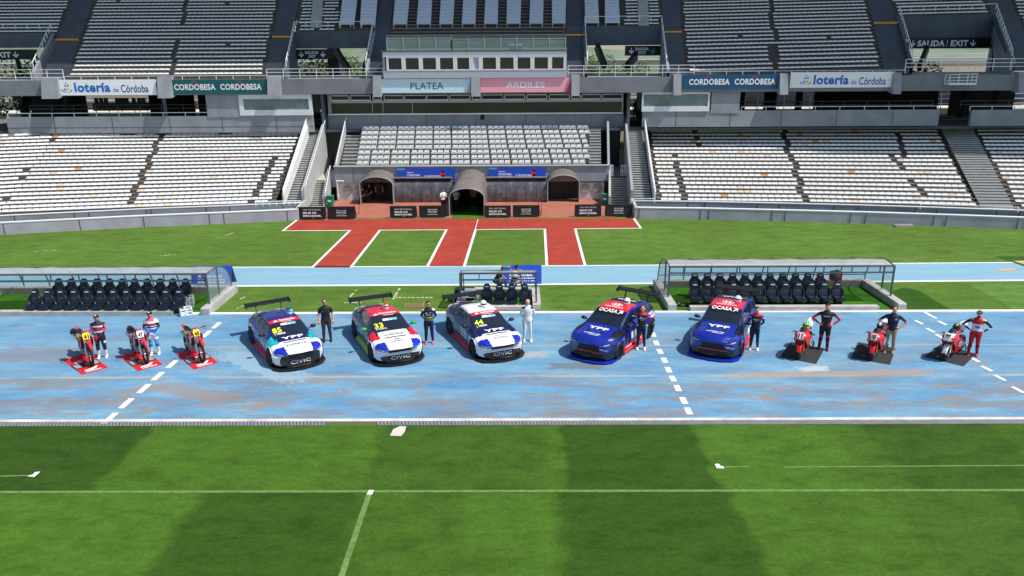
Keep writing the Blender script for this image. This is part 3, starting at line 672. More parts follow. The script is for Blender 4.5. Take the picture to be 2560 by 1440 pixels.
# ================================================================ stand furniture
GLS = bpy.data.materials.new('clear_glass'); GLS.use_nodes = True; b_ = GLS.node_tree.nodes['Principled BSDF']
b_.inputs['Base Color'].default_value = (.75, .88, .86, 1); b_.inputs['Roughness'].default_value = .05; b_.inputs['Alpha'].default_value = .28; MATS['clear_glass'] = GLS
def glassy(name, c, a, rough=.12):
    m = bpy.data.materials.new(name); m.use_nodes = True; g = NG(m); g.b.inputs['Roughness'].default_value = rough; f = g.noise(.9, 5)
    g.col(g.ramp(f, [(.3, tuple(v*.75 for v in lin(c))), (.7, lin(c))])); g.b.inputs['Alpha'].default_value = a; MATS[name] = m; return m
SM = glassy('smoked_sheet', (120, 118, 116), .93, .3); PC = glassy('weathered_sheet', (196, 196, 190), .72, .25); SC = glassy('side_sheet', (190, 212, 205), .35, .1)
BLU = M('sign_blue', (30, 78, 200), .5, var=.03); TEAL = M('sign_teal', (18, 92, 100), .5, var=.04); TEAL2 = M('sign_teal_shade', (16, 82, 122), .5, var=.04)
WSN = M('banner_white', (250, 250, 252), .6, var=.02); LBL = M('banner_sky', (208, 236, 250), .6, var=.02); PNK = M('banner_pink', (252, 172, 192), .6, var=.02)
PNK2 = M('banner_pink_shadow', (222, 70, 110), .6, var=0); IB = M('ink_blue', (20, 110, 200), .6, var=0); IB2 = M('ink_navy', (30, 80, 160), .6, var=0); IW = M('ink_white', (245, 245, 245), .5, var=0); IK = M('ink_dark', (60, 66, 78), .6, var=0)
IR = M('ink_red', (228, 50, 60), .5, var=0); IPK = M('ink_pink', (225, 60, 130), .5, var=0); IC = M('ink_cyan', (60, 180, 215), .5, var=0); IY = M('ink_yellow', (240, 215, 60), .5, var=0); IL = M('ink_lilac', (150, 150, 215), .5, var=0); IT = M('ink_mint', (80, 170, 150), .5, var=0)
IGY = M('ink_grey', (168, 196, 206), .6, var=0)
def board(name, x0, y0, x1, y1, Y, mat, label, cat, group=None, th=.08, draw=None, tilt=0):
    a = ay(x0, y1, Y); b = ay(x1, y1, Y); z1 = ay((x0+x1)/2, y0, Y).z; z0 = ay((x0+x1)/2, y1, Y).z
    t = thing(name, label, cat, ((a.x+b.x)/2, Y, z0), 0, group)
    mb = MB(); mb.prism([(a.x, Y, z0), (b.x, Y, z0), (b.x, Y+tilt, z1), (a.x, Y+tilt, z1)], (0, th, 0), mat); mb.build('panel', t)
    if draw:
        m = Marks((a.x, Y-.012, z0), (b.x-a.x, 0, 0), (0, tilt, z1-z0)); draw(m); m.build(t)
    return t
def d_lot(m):
    m.strip(arc(.15, .42, .055, .24, .03 if 0 else .012, 190, 350), IB2)
    for x, y, r, mt in ((.135, .38, .013, IL), (.165, .40, .013, IY), (.142, .62, .011, IC), (.168, .64, .010, IPK), (.152, .8, .007, IT)): m.poly(circ(x, y, r, r*6.6), mt)
    m.text('lotería', .225, .2, .34, .62, IB, .035); m.text('de', .588, .2, .055, .3, IB2, .0); m.text('Córdoba', .665, .17, .26, .5, IB2, .012)
def d_cor(m):
    for x in (.06, .53): m.text('CORDOBESA', x, .28, .42, .42, IW, .032); m.strip(arc(x+.205, .60, .034, .28, .02 if 0 else .014, 30, 150), IR)
board('banner', 130, 199, 393, 238, 65.7, WSN, 'white lottery banner with blue lettering on the left of the upper fascia beam', 'banner', 'sponsor banners along the fascia beam', draw=d_lot)
board('banner', 423, 199, 668, 235, 65.7, TEAL, 'dark green banner with white lettering between two column heads on the left', 'banner', 'sponsor banners along the fascia beam', draw=d_cor)
def d_pla(m): m.poly([(.955, 0), (1, 0), (1, .82)], IGY); m.text('PLATEA', .325, .27, .37, .46, IK, .0)  # grey triangle: shadow of the next column head, painted on
def d_ard(m): m.poly([(.94, 0), (1, 0), (1, .9)], PNK2); m.text('ARDILES', .28, .28, .43, .46, IW, .03)  # deeper pink triangle is the column head's cast shadow, put in as colour
board('banner', 955, 197, 1177, 232, 65.7, LBL, 'pale blue banner reading PLATEA over the centre gallery', 'banner', 'sponsor banners along the fascia beam', draw=d_pla)
board('banner', 1202, 195, 1427, 230.5, 65.7, PNK, 'pink banner reading ARDILES over the centre gallery', 'banner', 'sponsor banners along the fascia beam', draw=d_ard)
board('banner', 1707, 186, 1949, 222, 65.7, TEAL2, 'shade-toned teal banner with white lettering between column heads on the right', 'banner', 'sponsor banners along the fascia beam', draw=d_cor)  # darker, bluer teal carries the roof's shade in its colour
board('banner', 1974, 180, 2232, 219, 65.7, LBL if 0 else WSN, 'white lottery banner with blue lettering on the right of the upper fascia beam', 'banner', 'sponsor banners along the fascia beam', draw=d_lot)
# exit signs
EXW = M('exit_letter', (235, 240, 242), .5, var=0)
def arrow(m, cx, w, mat, y0=.22, y1=.78):
    t = w*.16; m.poly([(cx-t, y0+.1), (cx+t, y0+.1), (cx+t, y1), (cx-t, y1)], mat)
    m.poly([(cx, y0-.06), (cx+w, y0+.24), (cx+w*.72, y0+.34), (cx, y0+.12)], mat); m.poly([(cx, y0-.06), (cx, y0+.12), (cx-w*.72, y0+.34), (cx-w, y0+.24)], mat)
def d_ex(g2):
    def f(m): m.text('SALIDA', .27, .52, .36, .30, EXW, .03); m.text('EXIT', .36, .14, .20, .30, EXW, .03); arrow(m, .17, .07, EXW); arrow(m, .74, .07, g2)
    return f
def d_exl(m): m.text('SALIDA', .12, .2, .31, .56, EXW, .04); m.poly([(.455, .18), (.461, .18), (.461, .8), (.455, .8)], EXW); m.text('EXIT', .5, .2, .2, .56, EXW, .04); arrow(m, .065, .033, EXW); arrow(m, .755, .035, EXW)
board('exit_sign', 738, 123, 833, 148, 76.0, BK, 'black two-line exit sign with arrows in the opening left of the press box', 'sign', 'exit signs of the upper deck', draw=d_ex(EXW))
board('exit_sign', 1562, 114, 1656, 139, 76.6, BK, 'black two-line exit sign with one green arrow, right of the press box', 'sign', 'exit signs of the upper deck', draw=d_ex(M('ink_green', (40, 170, 140), .5, var=0)))
board('exit_sign', 2266, 94, 2484, 121, 77.5, BK, 'long black one-line exit sign with arrows in the far right opening', 'sign', 'exit signs of the upper deck', draw=d_exl)
board('exit_sign', -125, 124, 96, 149, 76.0, BK, 'long black one-line exit sign cut off at the left edge', 'sign', 'exit signs of the upper deck', draw=d_exl)
# railings
def railing(name, pts, label, group, h=1.0, rails=3, post=1.4, r=.03, mat=WP, loop=False, cat='railing'):
    P = [Vector(p) for p in pts]; mid = sum(P, Vector())/len(P); t = thing(name, label, cat, (mid.x, mid.y, min(p.z for p in P)), 0, group)
    mb = MB()
    for i in range(rails):
        z = h*(1-i/rails)
        for a, b in zip(P, P[1:]): mb.bar(a+Vector((0, 0, z)), b+Vector((0, 0, z)), r*1.6, r*1.6, mat)
    mb.build('rail', t)
    np_ = 0
    for a, b in zip(P, P[1:]):
        n = max(1, round((b-a).length/post))
        for i in range(n+1):
            if i == n and b is not P[-1]: continue
            q = a.lerp(b, i/n); mb = MB(); mb.bar(q, q+Vector((0, 0, h)), r*1.5, r*1.5, mat); mb.build('post', t)
    return t
def rl(x0, x1, y, Y, *a, **k): p = ay(x0, y, Y); q = ay(x1, y, Y); q.z = p.z = ay((x0+x1)/2, y, Y).z; return railing('railing', [p, q], *a, **k)
RG = 'white railings along the walkways'
rl(-80, 161, 203, 65.9, 'white railing on the fascia beam below the far left exit', RG, h=.92)
rl(668, 958, 198, 65.9, 'white railing on the fascia beam left of the press box', RG, h=.85)
rl(1420, 1735, 190, 65.9, 'white railing on the fascia beam right of the press box', RG, h=.85)
rl(2262, 2700, 176, 65.9, 'white railing on the fascia beam below the far right exit', RG, h=.92)
rl(161, 668, 199, 66.1, 'thin white rail above the left lottery and green banners', RG, h=.3, rails=1)
rl(1735, 2262, 186, 66.1, 'thin white rail above the right shaded teal and lottery banners', RG, h=.3, rails=1)
rl(20, 520, 292, 66.1, 'white railing on the rear wall of the left lower terrace', RG, h=.32, rails=1, post=2)
rl(1853, 2345, 277, 66.1, 'white railing on the rear wall of the right lower terrace', RG, h=.36, rails=1, post=2)
rl(2424, 2700, 276, 66.1, 'white railing on the far right rear wall beyond the stairs', RG, h=.36, rails=1, post=2)
GYM = M('grey_metal', (120, 122, 122), .5, .3)
rl(76, 515, 281, 70, 'grey railing inside the dark left concourse', RG, h=.65, rails=2, post=2, mat=GYM)
rl(1780, 2330, 272, 70, 'grey railing inside the dark right concourse', RG, h=.65, rails=2, post=2, mat=GYM)
rl(2400, 2700, 270, 70, 'grey railing in the dark concourse at the right edge', RG, h=.65, rails=2, post=2, mat=GYM)
for (L_, R_, k, yb), nm in zip(ex, ('far left', 'left', 'right', 'far right')):
    A, B = dline(*L_, k), dline(*R_, k); A0, B0 = dline(*L_, 1), dline(*R_, 1); u = Vector((0, 0, .35))
    railing('railing', [A0+u, A+u, B+u, B0+u], 'white railing round the top and sides of the %s upper exit opening' % (nm if 'far' in nm else 'near '+nm), 'railings round the exit openings', h=.5, rails=1, post=1.1, r=.035)
# stair railings
railing('stair_railing', [az(711, 508, .8)+Vector((0, -.1, .3)), az(779, 318, 5.1)+Vector((-.1, 0, .75))], 'long white railing panel on the left edge of the left lower stairs', 'stair railings', h=.7, rails=4, post=.7)
railing('stair_railing', [az(762, 503, .8)+Vector((.08, 0, .8)), az(818, 318, 5.1)+Vector((.08, 0, .9))], 'white railing on the wall right of the left lower stairs', 'stair railings', h=.25, rails=1, post=.8)
railing('stair_railing', [az(813, 517, 0)+Vector((.06, 0, .8)), az(826, 451, 1.6)+Vector((.06, 0, .9))], 'short white railing beside the small left flight of steps', 'stair railings', h=.25, rails=1, post=.6)
railing('stair_railing', [az(1632, 505, .8)+Vector((.1, 0, .5)), az(1605, 313, 5.1)+Vector((.1, 0, .75))], 'long white railing on the right edge of the right lower stairs', 'stair railings', h=.5, rails=3, post=.8)
railing('stair_railing', [ay(841, 413, 60.2), ay(866, 300, 67)], 'white railing on the wall at the left end of the centre terrace', 'stair railings', h=.3, rails=1, post=.8)
railing('front_rail', [az(640, 516, 1.05), az(712, 511, 1.05)+Vector((0, -.3, 0)), az(752, 512, .9)], 'low white rail on the wall end at the foot of the left stairs', 'low rails on the front walls', h=.3, rails=2, post=.5)
railing('front_rail', [az(1578, 507, 1.05), az(1636, 507, 1.05)], 'low white rail across the foot of the right lower stairs', 'low rails on the front walls', h=.3, rails=2, post=1.4)
railing('front_rail', [az(2300, 522, 1.05), az(2545, 530, 1.05)], 'low white rail on the front wall below the far right aisle', 'low rails on the front walls', h=.32, rails=1, post=4)
for x0, x1, nm in ((1521, 1532, 'left'), (1552, 1568, 'right')):
    a = ay(x0, 440, 60.6); b = ay(x1, 440, 60.6); railing('gate', [a, b], 'small white barred gate on the %s side of the right landing' % nm, 'small gates on the landing', h=.85, rails=2, post=.12, cat='gate')
# balcony cage on the far right beam
a = ay(2372, 210, 65.0); b = ay(2440, 208, 65.0); t = railing('platform_cage', [Vector((a.x, 65.7, a.z)), a, b, Vector((b.x, 65.7, a.z))], 'small white camera cage hanging on the far right fascia beam', None, h=.75, rails=3, post=.8, cat='cage')
mb = MB(); mb.box(((a.x+b.x)/2, 65.3, a.z), (b.x-a.x, .8, .16), WP); mb.build('floor', t)
# ---- lower booths and centre gallery
def booth(x0, x1, y0, y1, gx0, gx1, gy0, gy1, lab_, wall=None):
    Y = 65.95; a = ay(x0, y1, Y); b = ay(x1, y0, Y); t = thing('commentary_booth', lab_, 'booth', ((a.x+b.x)/2, Y, a.z), 0, 'glazed booths under the fascia beam')
    p, q = ay(gx0, gy1, Y), ay(gx1, gy0, Y); mb = MB()
    for c0, c1, d0, d1 in ((a.x, b.x, q.z, b.z), (a.x, b.x, a.z, p.z), (a.x, p.x, p.z, q.z), (q.x, b.x, p.z, q.z)): mb.box(((c0+c1)/2, Y+.1, (d0+d1)/2), (c1-c0, .3, d1-d0), WW)
    mb.build('frame', t)
    mb = MB(); mb.box(((a.x+b.x)/2, Y+2.6, (a.z+b.z)/2), (b.x-a.x, .1, b.z-a.z), M('booth_back', (150, 168, 168), .8)); mb.box(((a.x+b.x)/2, Y+1.4, a.z+.02), (b.x-a.x, 2.4, .04), SL); mb.box(((a.x+b.x)/2, Y+1.4, b.z-.02), (b.x-a.x, 2.4, .04), CG); mb.build('back_wall', t)
    mb = MB(); mb.box(((p.x+q.x)/2, Y+.12, (p.z+q.z)/2), (q.x-p.x, .02, q.z-p.z), glassy('booth_glass'+lab_[:5], (170, 190, 188), .45, .05)); mb.build('window_pane', t)
    for i in range(7):
        s = MB(); x = p.x+.8+(q.x-p.x-1.4)*i/6; s.tube([(x, Y+.9, p.z-.25), (x, Y+.9, p.z+.28)], [(.17, .07), (.2, .06)], BK, 8); s.build('chair', t)
    if wall:
        mb = MB(); c, d = ay(wall[0], y1, Y), ay(wall[1], y0, Y); mb.box(((c.x+d.x)/2, Y+.15, (c.z+d.z)/2+.1), (d.x-c.x, .3, d.z-c.z+.5), CG); mb.build('side_wall', t)
booth(601, 778, 236, 289, 610, 771, 247, 275, 'white-framed commentary booth under the left end of the fascia, beside a grey wall', (519, 600))
booth(1604, 1776, 226, 279, 1608, 1771, 235, 266, 'white-framed commentary booth with a row of chairs right of the right doorway', (1777, 1852))
t = thing('gallery', 'long dark-glazed gallery with small hopper windows above the centre terrace', 'gallery', (-3, 67, 6))
Y = 66.9; mb = MB()
a = ay(822, 285, Y); b = ay(1558, 235, Y); WF = M('alu_frame', (168, 172, 176), .5, .2, var=.05)
zt, zb = ay(1190, 234, Y).z, ay(1190, 284, Y).z; zm1, zm2 = ay(1190, 250, Y).z, ay(1190, 256, Y).z
mb.box(((a.x+b.x)/2, Y, (zm1+zm2)/2), (b.x-a.x, .16, zm1-zm2), WF); mb.box(((a.x+b.x)/2, Y-.06, zb), (b.x-a.x, .3, .1), WP); mb.box(((a.x+b.x)/2, Y, zt+.3), (b.x-a.x, .3, .6), CG)
for x in (822, 826, 1556): q = ay(x, 260, Y); mb.box((q.x, Y, (zt+zb)/2), (.12, .2, zt-zb), WF)
for x in (931, 957, 1031): q = ay(x, 260, Y); mb.box((q.x, Y, (zm2+zb)/2), (.05, .12, zm2-zb), WF)
mb.build('frame', t)
g = Mg('gallery_glass'); g.b.inputs['Roughness'].default_value = .04; g.b.inputs['Specular IOR Level'].default_value = .9
g.col(g.ramp(g.noise(.35, 4, stretch=(1, 1, 3)), [(.4, lin((22, 30, 30))), (.5, lin((30, 50, 34))), (.58, lin((40, 44, 50))), (.68, lin((28, 36, 34)))]))
mb = MB(); mb.box(((a.x+b.x)/2, Y+.05, (zm2+zb)/2), (b.x-a.x, .02, zm2-zb), MATS['gallery_glass']); mb.build('window_pane', t)
for i, (x0, x1) in enumerate(((827, 873), (877, 927), (932, 954), (960, 1009), (1012, 1066), (1068, 1121), (1124, 1176), (1180, 1202), (1204, 1258), (1261, 1313), (1316, 1368), (1372, 1425), (1428, 1451), (1453, 1503), (1505, 1556))):
    p, q = ay(x0, 249, Y), ay(x1, 236, Y); z0_, z1_ = ay(1190, 249.5, Y).z, ay(1190, 236.5, Y).z; dy = .2 if i in (1, 4, 5, 8, 14) else 0; mb = MB()
    for u, v, s_, e_ in (((p.x+q.x)/2, z1_-.03, q.x-p.x, .07), ((p.x+q.x)/2, z0_+.03, q.x-p.x, .07)): mb.box((u, Y-.06-(dy if v < (z0_+z1_)/2 else 0), v), (s_, .06, e_), WP)
    for u in (p.x+.03, q.x-.03): mb.bar((u, Y-.06-dy, z0_), (u, Y-.06, z1_), .06, .06, WP)
    f = mb.build('hopper_window', t); mb = MB(); mb.face([(p.x, Y-.04-dy, z0_), (q.x, Y-.04-dy, z0_), (q.x, Y-.04, z1_), (p.x, Y-.04, z1_)], M('pane_open', (70, 78, 92), .05, var=0, spec=1) if dy else GL); pn = mb.build('pane', t); pn.parent = f
# doorways left and right of the gallery: dark recess
for x0, x1, nm in ((781, 820, 'l'), (1562, 1602, 'r')):
    a, b = ay(x0, 310, 68.9), ay(x1, 232, 68.9); mb = MB()
    for xx in (a.x-.1, b.x+.1): mb.box((xx, 67.6, (a.z+b.z)/2), (.2, 3, b.z-a.z+.8), SL)
    mb.build('doorway_wall', gs)
# ---- press box
Y = 65.55; t = thing('press_box', 'white press box with ten square windows and a glass balcony on its roof', 'press box', (-3, 66, 9.2))
a = ay(960, 196, Y); b = ay(1415, 128, Y); zf = ay(1190, 195, Y).z; zr = ay(1190, 128.5, Y).z; w1, w0 = ay(1190, 141, Y).z, ay(1190, 176, Y).z
mb = MB(); PW = M('press_panel', (222, 226, 236), .6, var=.04); PL = M('press_lower', (178, 184, 198), .6, var=.05)
mb.box(((a.x+b.x)/2, Y+.1, (zf+w0)/2), (b.x-a.x, .2, w0-zf), PL); mb.box(((a.x+b.x)/2, Y+.08, (zr+w1)/2), (b.x-a.x, .24, zr-w1), PW)
for s_ in (a.x+.02, b.x-.02): mb.box((s_, Y+2.7, (zf+zr)/2), (.2, 5, zr-zf), PL)
mb.build('wall', t)
mb = MB(); mb.box(((a.x+b.x)/2, Y+2.6, zr+.04), (b.x-a.x+.3, 5.4, .12), SL); mb.build('roof', t)
mb = MB(); mb.box(((a.x+b.x)/2, Y+.9, (w0+w1)/2), (b.x-a.x-.4, .06, w1-w0+.1), DKM); mb.build('back_wall', t)
xs = [966, 1009, 1052, 1095, 1138, 1178, 1202, 1245, 1289, 1331, 1375, 1414]
for i, (x0, x1) in enumerate(zip(xs, xs[1:])):
    p, q = ay(x0, 160, Y), ay(x1, 160, Y); mb = MB(); w_ = .17
    for u in (p.x+w_/2, q.x-w_/2): mb.box((u, Y+.05, (w0+w1)/2), (w_-.01, .16, w1-w0), WW)
    for v in (w0+.05, w1-.05): mb.box(((p.x+q.x)/2, Y+.05, v), (q.x-p.x-2*w_, .15, .1), WW)
    f = mb.build('door' if i == 5 else 'window', t)
    mb = MB(); mb.box(((p.x+q.x)/2, Y+.08, (w0+w1)/2), (q.x-p.x-2*w_+.02, .02, w1-w0-.16), PL if i == 5 else GL); pn = mb.build('pane', t); pn.parent = f
    if i != 5:
        mb = MB(); mb.box((q.x-w_-.3, Y+.35, (w0+w1)/2), (.45, .02, w1-w0-.2), M('blind', (110, 118, 116), .8)); pn = mb.build('blind', t); pn.parent = f
GB = glassy('balcony_glass', (150, 180, 170), .3, .08)
def glassfence(x0, x1, Y, yb, yt, n, lab_, grp):
    p, q = ay(x0, yb, Y), ay(x1, yb, Y); zb_, zt_ = zr+.1, ay((x0+x1)/2, yt, Y).z; t2 = thing('glass_fence', lab_, 'glass fence', ((p.x+q.x)/2, Y, zb_), 0, grp)
    for i in range(n+1): x = p.x+(q.x-p.x)*i/n; mb = MB(); mb.box((x, Y, (zb_+zt_)/2), (.07, .07, zt_-zb_), WF); mb.build('post', t2)
    mb = MB(); mb.box(((p.x+q.x)/2, Y, (zb_+zt_)/2-.02), (q.x-p.x, .015, zt_-zb_-.1), GB); mb.build('pane', t2)
    mb = MB(); mb.box(((p.x+q.x)/2, Y+.02, zt_+.03), (q.x-p.x+.07, .05, .05), WF); mb.build('top_rail', t2)
glassfence(968, 1130, 65.75, 126, 96, 4, 'greenish glass fence on the left half of the press box roof', 'glass fences on the press box roof')
glassfence(1130, 1414, 65.75, 126, 98, 7, 'greenish glass fence on the right half of the press box roof', 'glass fences on the press box roof')
glassfence(968, 1414, 70.6, 122, 88, 11, 'taller glass fence at the back of the press box roof terrace', 'glass fences on the press box roof')
mb = MB(); q = ay(1220, 122, 68.5); mb.box((q.x, q.y, zr+.85), (.35, .3, .05), BK)
for i in (-1, 1):
    for j in (-1, 1): mb.bar((q.x+i*.13, q.y+j*.11, zr+.1), (q.x+i*.1, q.y+j*.09, zr+.85), .03, .03, BK)
tag(mb.build('bar_stool'), 'thin dark bar stool on the press box roof terrace', 'stool')
mb = MB(); q = ay(1289, 120, 68.5); mb.box((q.x, q.y, zr+.55), (1.1, .5, .06), WP); mb.box((q.x, q.y, zr+.33), (1.0, .4, .4), GYM); tag(mb.build('counter'), 'low pale counter on the right of the press box roof terrace', 'counter')
# ---- pale cover sheets over the centre upper seats
CV = M('cover_sheet', (214, 222, 230), .5, var=.05, scale=.6); CV2 = M('cover_mark', (130, 150, 200), .6, var=0)
cov = [(858, 895, 848, 885), (905, 945, 900, 938), (989, 1025, 982, 1017), (1048, 1081, 1041, 1077), (1103, 1137, 1098, 1132), (1159, 1192, 1154, 1188), (1214, 1246, 1210, 1244), (1268, 1303, 1266, 1301), (1326, 1359, 1323, 1357), (1380, 1415, 1380, 1413), (1461, 1494, 1463, 1498), (1512, 1546, 1512, 1550)]
names = ['first column above the near left exit', 'second column above the near left exit', 'column just right of the left centre aisle', 'second column from the left centre aisle', 'third column from the left centre aisle', 'fourth column from the left centre aisle', 'fourth column from the right centre aisle', 'third column from the right centre aisle', 'second column from the right centre aisle', 'column just left of the right centre aisle', 'column just right of the right centre aisle', 'second column right of the right centre aisle']
for (a0, a1, b0, b1), nm in zip(cov, names):
    mb = MB(); k0 = 12
    for k in range(k0, KT-1):
        A = dline(a0, 0, b0, 80, k); B = dline(a1, 0, b1, 80, k); A2 = dline(a0, 0, b0, 80, k+1); B2 = dline(a1, 0, b1, 80, k+1); u = Vector((0, 0, .42)); v = Vector((0, 0, .37))
        mb.hexa([A+u, B+u, B2+v, A2+v], [A+u+Vector((0, 0, .04)), B+u+Vector((0, 0, .04)), B2+v+Vector((0, 0, .04)), A2+v+Vector((0, 0, .04))], CV)
        mb.face([A+Vector((0, -.005, .25)), B+Vector((0, -.005, .25)), B+Vector((0, -.005, .46)), A+Vector((0, -.005, .46))], CV)
        for s in (.08, .9): q = A.lerp(B, s)+u+Vector((0, .1, .05)); mb.box(q, (.1, .06, .05), CV2)
    for s in (.05, .95):
        q = A_ = dline(a0, 0, b0, 80, k0).lerp(dline(a1, 0, b1, 80, k0), s); mb.bar(q+Vector((0, 0, -.1)), q+Vector((0, 0, .3)), .05, .05, WP)
    tag(mb.build('cover_panel'), 'pale sheet panel covering upper seats, '+nm, 'cover panel', 'pale cover panels over the centre upper rows')
# bench rows seen between the covers
mb = MB(); BR = M('old_bench', (150, 148, 142), .85, var=.2)
for k in range(9, KT):
    a = dline(*E6, k); b = dline(*E7, k); mb.box(((a.x+b.x)/2, a.y+.25, a.z+.2), (b.x-a.x-.4, .3, .06), BR)
mb.build('bench_row', gs)
for (xa, xb), k in (((797, 797), 0), ((1608, 1608), 0)):
    mb = MB()
    for k in range(12, KT):
        for h in (0, .5): q = dline(xa-2 if xa < 1280 else xa, 0, xa-8 if xa < 1280 else xa+1, 80, k+h); mb.box((q.x, q.y+.15, q.z+.09), (1.0, .38, .18), CL)
    mb.build('centre_steps', gs)
# ---- players tunnels
def tunnel(cx, wd, Y0, Y1, spring, top0, top1, lab_, mat):
    t = thing('players_tunnel', lab_, 'tunnel', (cx, (Y0+Y1)/2, 0), 0, 'arched players tunnels'); n = 16; hw = wd/2
    mb = MB(); rings = []
    for j in range(5):
        f = j/4; y = Y0+(Y1-Y0)*f; tp = top0+(top1-top0)*f
        rings.append([(cx+hw*math.cos(math.pi*i/n), y, spring+(tp-spring)*math.sin(math.pi*i/n)) for i in range(n+1)])
    vs = [p for r in rings for p in r]; fs = [(j*(n+1)+i, j*(n+1)+i+1, (j+1)*(n+1)+i+1, (j+1)*(n+1)+i) for j in range(4) for i in range(n)]; mb.mesh(vs, fs, mat)
    mb.mesh([(p[0]-(p[0]-cx)*.03, p[1], p[2]-.04) for p in vs], [tuple(reversed(f)) for f in fs], SL); mb.build('canopy', t, smooth=True)
    mb = MB()
    for r in (rings[0], rings[2], rings[4]): mb.tube(r, .035, WF if r is rings[0] else mat, 6)
    for s in (-1, 1): mb.tube([(cx+s*hw, Y0, 0), (cx+s*hw, Y0, spring)], .035, WF, 6)
    mb.build('frame', t)
    for s in (-1, 1): mb = MB(); mb.box((cx+s*hw*.985, (Y0+Y1)/2, spring/2), (.05, Y1-Y0, spring), mat); mb.build('side_panel', t)
    return t
TN = glassy('tunnel_sheet', (128, 120, 114), 1.0, .35)
c = az(943, 511); tunnel(c.x, az(985, 511).x-az(903, 511).x, c.y, 59.9, 1.5, 2.12, 2.5, 'grey arched players tunnel on the left, two men standing inside', TN)
c = az(1408, 506); tunnel(c.x, az(1448, 506).x-az(1369, 506).x, c.y, 59.9, 1.5, 2.12, 2.5, 'grey arched players tunnel on the right, empty with a dark doorway', TN)
c = az(1162, 541); tunnel(c.x+.15, az(1207, 541).x-az(1120, 541).x, c.y, 59.9, 1.35, 2.0, 2.5, 'long grey arched players tunnel in the middle reaching the red path', TN)
mt = c.x+.15
mb = MB(); mb.box((mt, 55.9, .018), (2.1, 6.2, .012), MATS['turf_green']); tag(mb.build('tunnel_turf'), 'strip of green artificial turf lying inside the middle tunnel', 'turf strip')
for px, w_, nm in ((948, .9, 'left'), (1390, 1.1, 'right')):  # black panels stand in for the dark inside the open tunnel doorways
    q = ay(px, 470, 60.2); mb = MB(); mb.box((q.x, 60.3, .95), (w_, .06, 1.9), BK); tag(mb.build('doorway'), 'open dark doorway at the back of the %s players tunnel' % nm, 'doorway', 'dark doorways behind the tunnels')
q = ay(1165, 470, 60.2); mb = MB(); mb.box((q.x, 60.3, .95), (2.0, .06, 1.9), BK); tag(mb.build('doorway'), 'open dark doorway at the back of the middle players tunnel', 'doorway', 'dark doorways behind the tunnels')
# bench shelters between the tunnels
g = Mg('smoked_curve'); g.b.inputs['Roughness'].default_value = .22; g.b.inputs['Specular IOR Level'].default_value = .8
g.col(g.ramp(g.noise(1.6, 6, rough=.7, stretch=(1, 1, .8)), [(.3, lin((62, 62, 66))), (.5, lin((84, 84, 88))), (.62, lin((112, 110, 112))), (.75, lin((70, 70, 74)))]))
for x0, x1, nm in ((986, 1132, 'left'), (1216, 1368, 'right')):
    a = ay(x0, 500, 59.2).x; b = ay(x1, 500, 59.2).x; t = thing('bench_shelter', 'smoked curved shelter between the middle and %s players tunnels' % nm, 'shelter', ((a+b)/2, 59.5, 0), 0, 'smoked shelters below the blue signs')
    prof = [(58.9, .04), (58.82, .5), (58.86, .95), (59.02, 1.35), (59.3, 1.62), (59.85, 1.8)]
    mb = MB(); vs = []; n = 6
    for i in range(n+1): vs += [(a+(b-a)*i/n, y, z) for y, z in prof]
    mb.mesh(vs, [(i*6+j, (i+1)*6+j, (i+1)*6+j+1, i*6+j+1) for i in range(n) for j in range(5)], MATS['smoked_curve']); mb.build('screen', t, smooth=True)
    mb = MB(); mb.box(((a+b)/2, 59.55, 1.86), (b-a, .8, .06), M('shelter_top', (112, 106, 102), .7, var=.15)); mb.build('roof', t)
    for i in range(n+1): mb = MB(); mb.tube([(a+(b-a)*i/n, y-.015, z+.01) for y, z in prof], .018, SL, 5); mb.build('rib', t)
def d_dep(m):
    m.poly([(0, .86), (.115, .86), (.125, 1), (0, 1)], IC); m.poly([(.115, .86), (.14, .86), (.15, 1), (.125, 1)], IR)
    m.text('Agencia', .165, .62, .12, .13, IW, .03); m.text('CÓRDOBA', .165, .4, .235, .2, IW, .03); m.text('DEPORTES', .165, .16, .25, .19, IW, .03); m.text('CÓRDOBA', .47, .24, .29, .28, IW, .035)
    m.poly([(.755, .22), (.80, .26), (.83, .5), (.80, .78), (.76, .8), (.74, .6)], IR); m.poly([(.80, .26), (.83, .5), (.775, .45), (.765, .22)], IY); m.poly([(.76, .8), (.80, .78), (.815, .62), (.78, .66)], IPK)
board('sign_board', 994, 421, 1137, 453, 59.75, BLU, 'blue sports agency sign with white lettering above the left smoked shelter', 'sign', 'blue signs on the centre front wall', draw=d_dep)
board('sign_board', 1223, 419, 1364, 450, 59.75, BLU, 'blue sports agency sign with white lettering above the right smoked shelter', 'sign', 'blue signs on the centre front wall', draw=d_dep)
# hoardings
def d_un(m): m.text('UN ESTADIO,', .18, .68, .66, .15, IW, .035); m.text('MILES DE', .18, .44, .48, .15, IW, .035); m.text('EMOCIONES.', .18, .2, .66, .15, IW, .035); m.poly([(.5, .08), (.54, .08), (.54, .12), (.5, .12)], IGY)
def d_st(m):
    m.strip(arc(.5, .52, .17, .15, .02, 180, 360), IW); m.strip(arc(.5, .62, .15, .08, .015, 0, 180), IW)
    for x in (.33, .385, .44, .5, .56, .615, .66): m.poly([(x, .6), (x+.012, .6), (x+.012, .78 if x in (.33, .66) else .72), (x, .78 if x in (.33, .66) else .72)], IW)
    m.poly([(.345, .5), (.655, .5), (.655, .53), (.345, .53)], IW); m.text('ESTADIO KEMPES', .31, .22, .38, .06, IW, .02)
hb = [(746, 815, 518, 550, 0), (819, 889, 517, 549, 1), (975, 1042, 517, 546, 0), (1048, 1115, 515, 545, 1), (1211, 1277, 515, 545, 0), (1282, 1349, 514, 544, 1), (1437, 1503, 512, 543, 0), (1513, 1580, 512, 542, 1)]
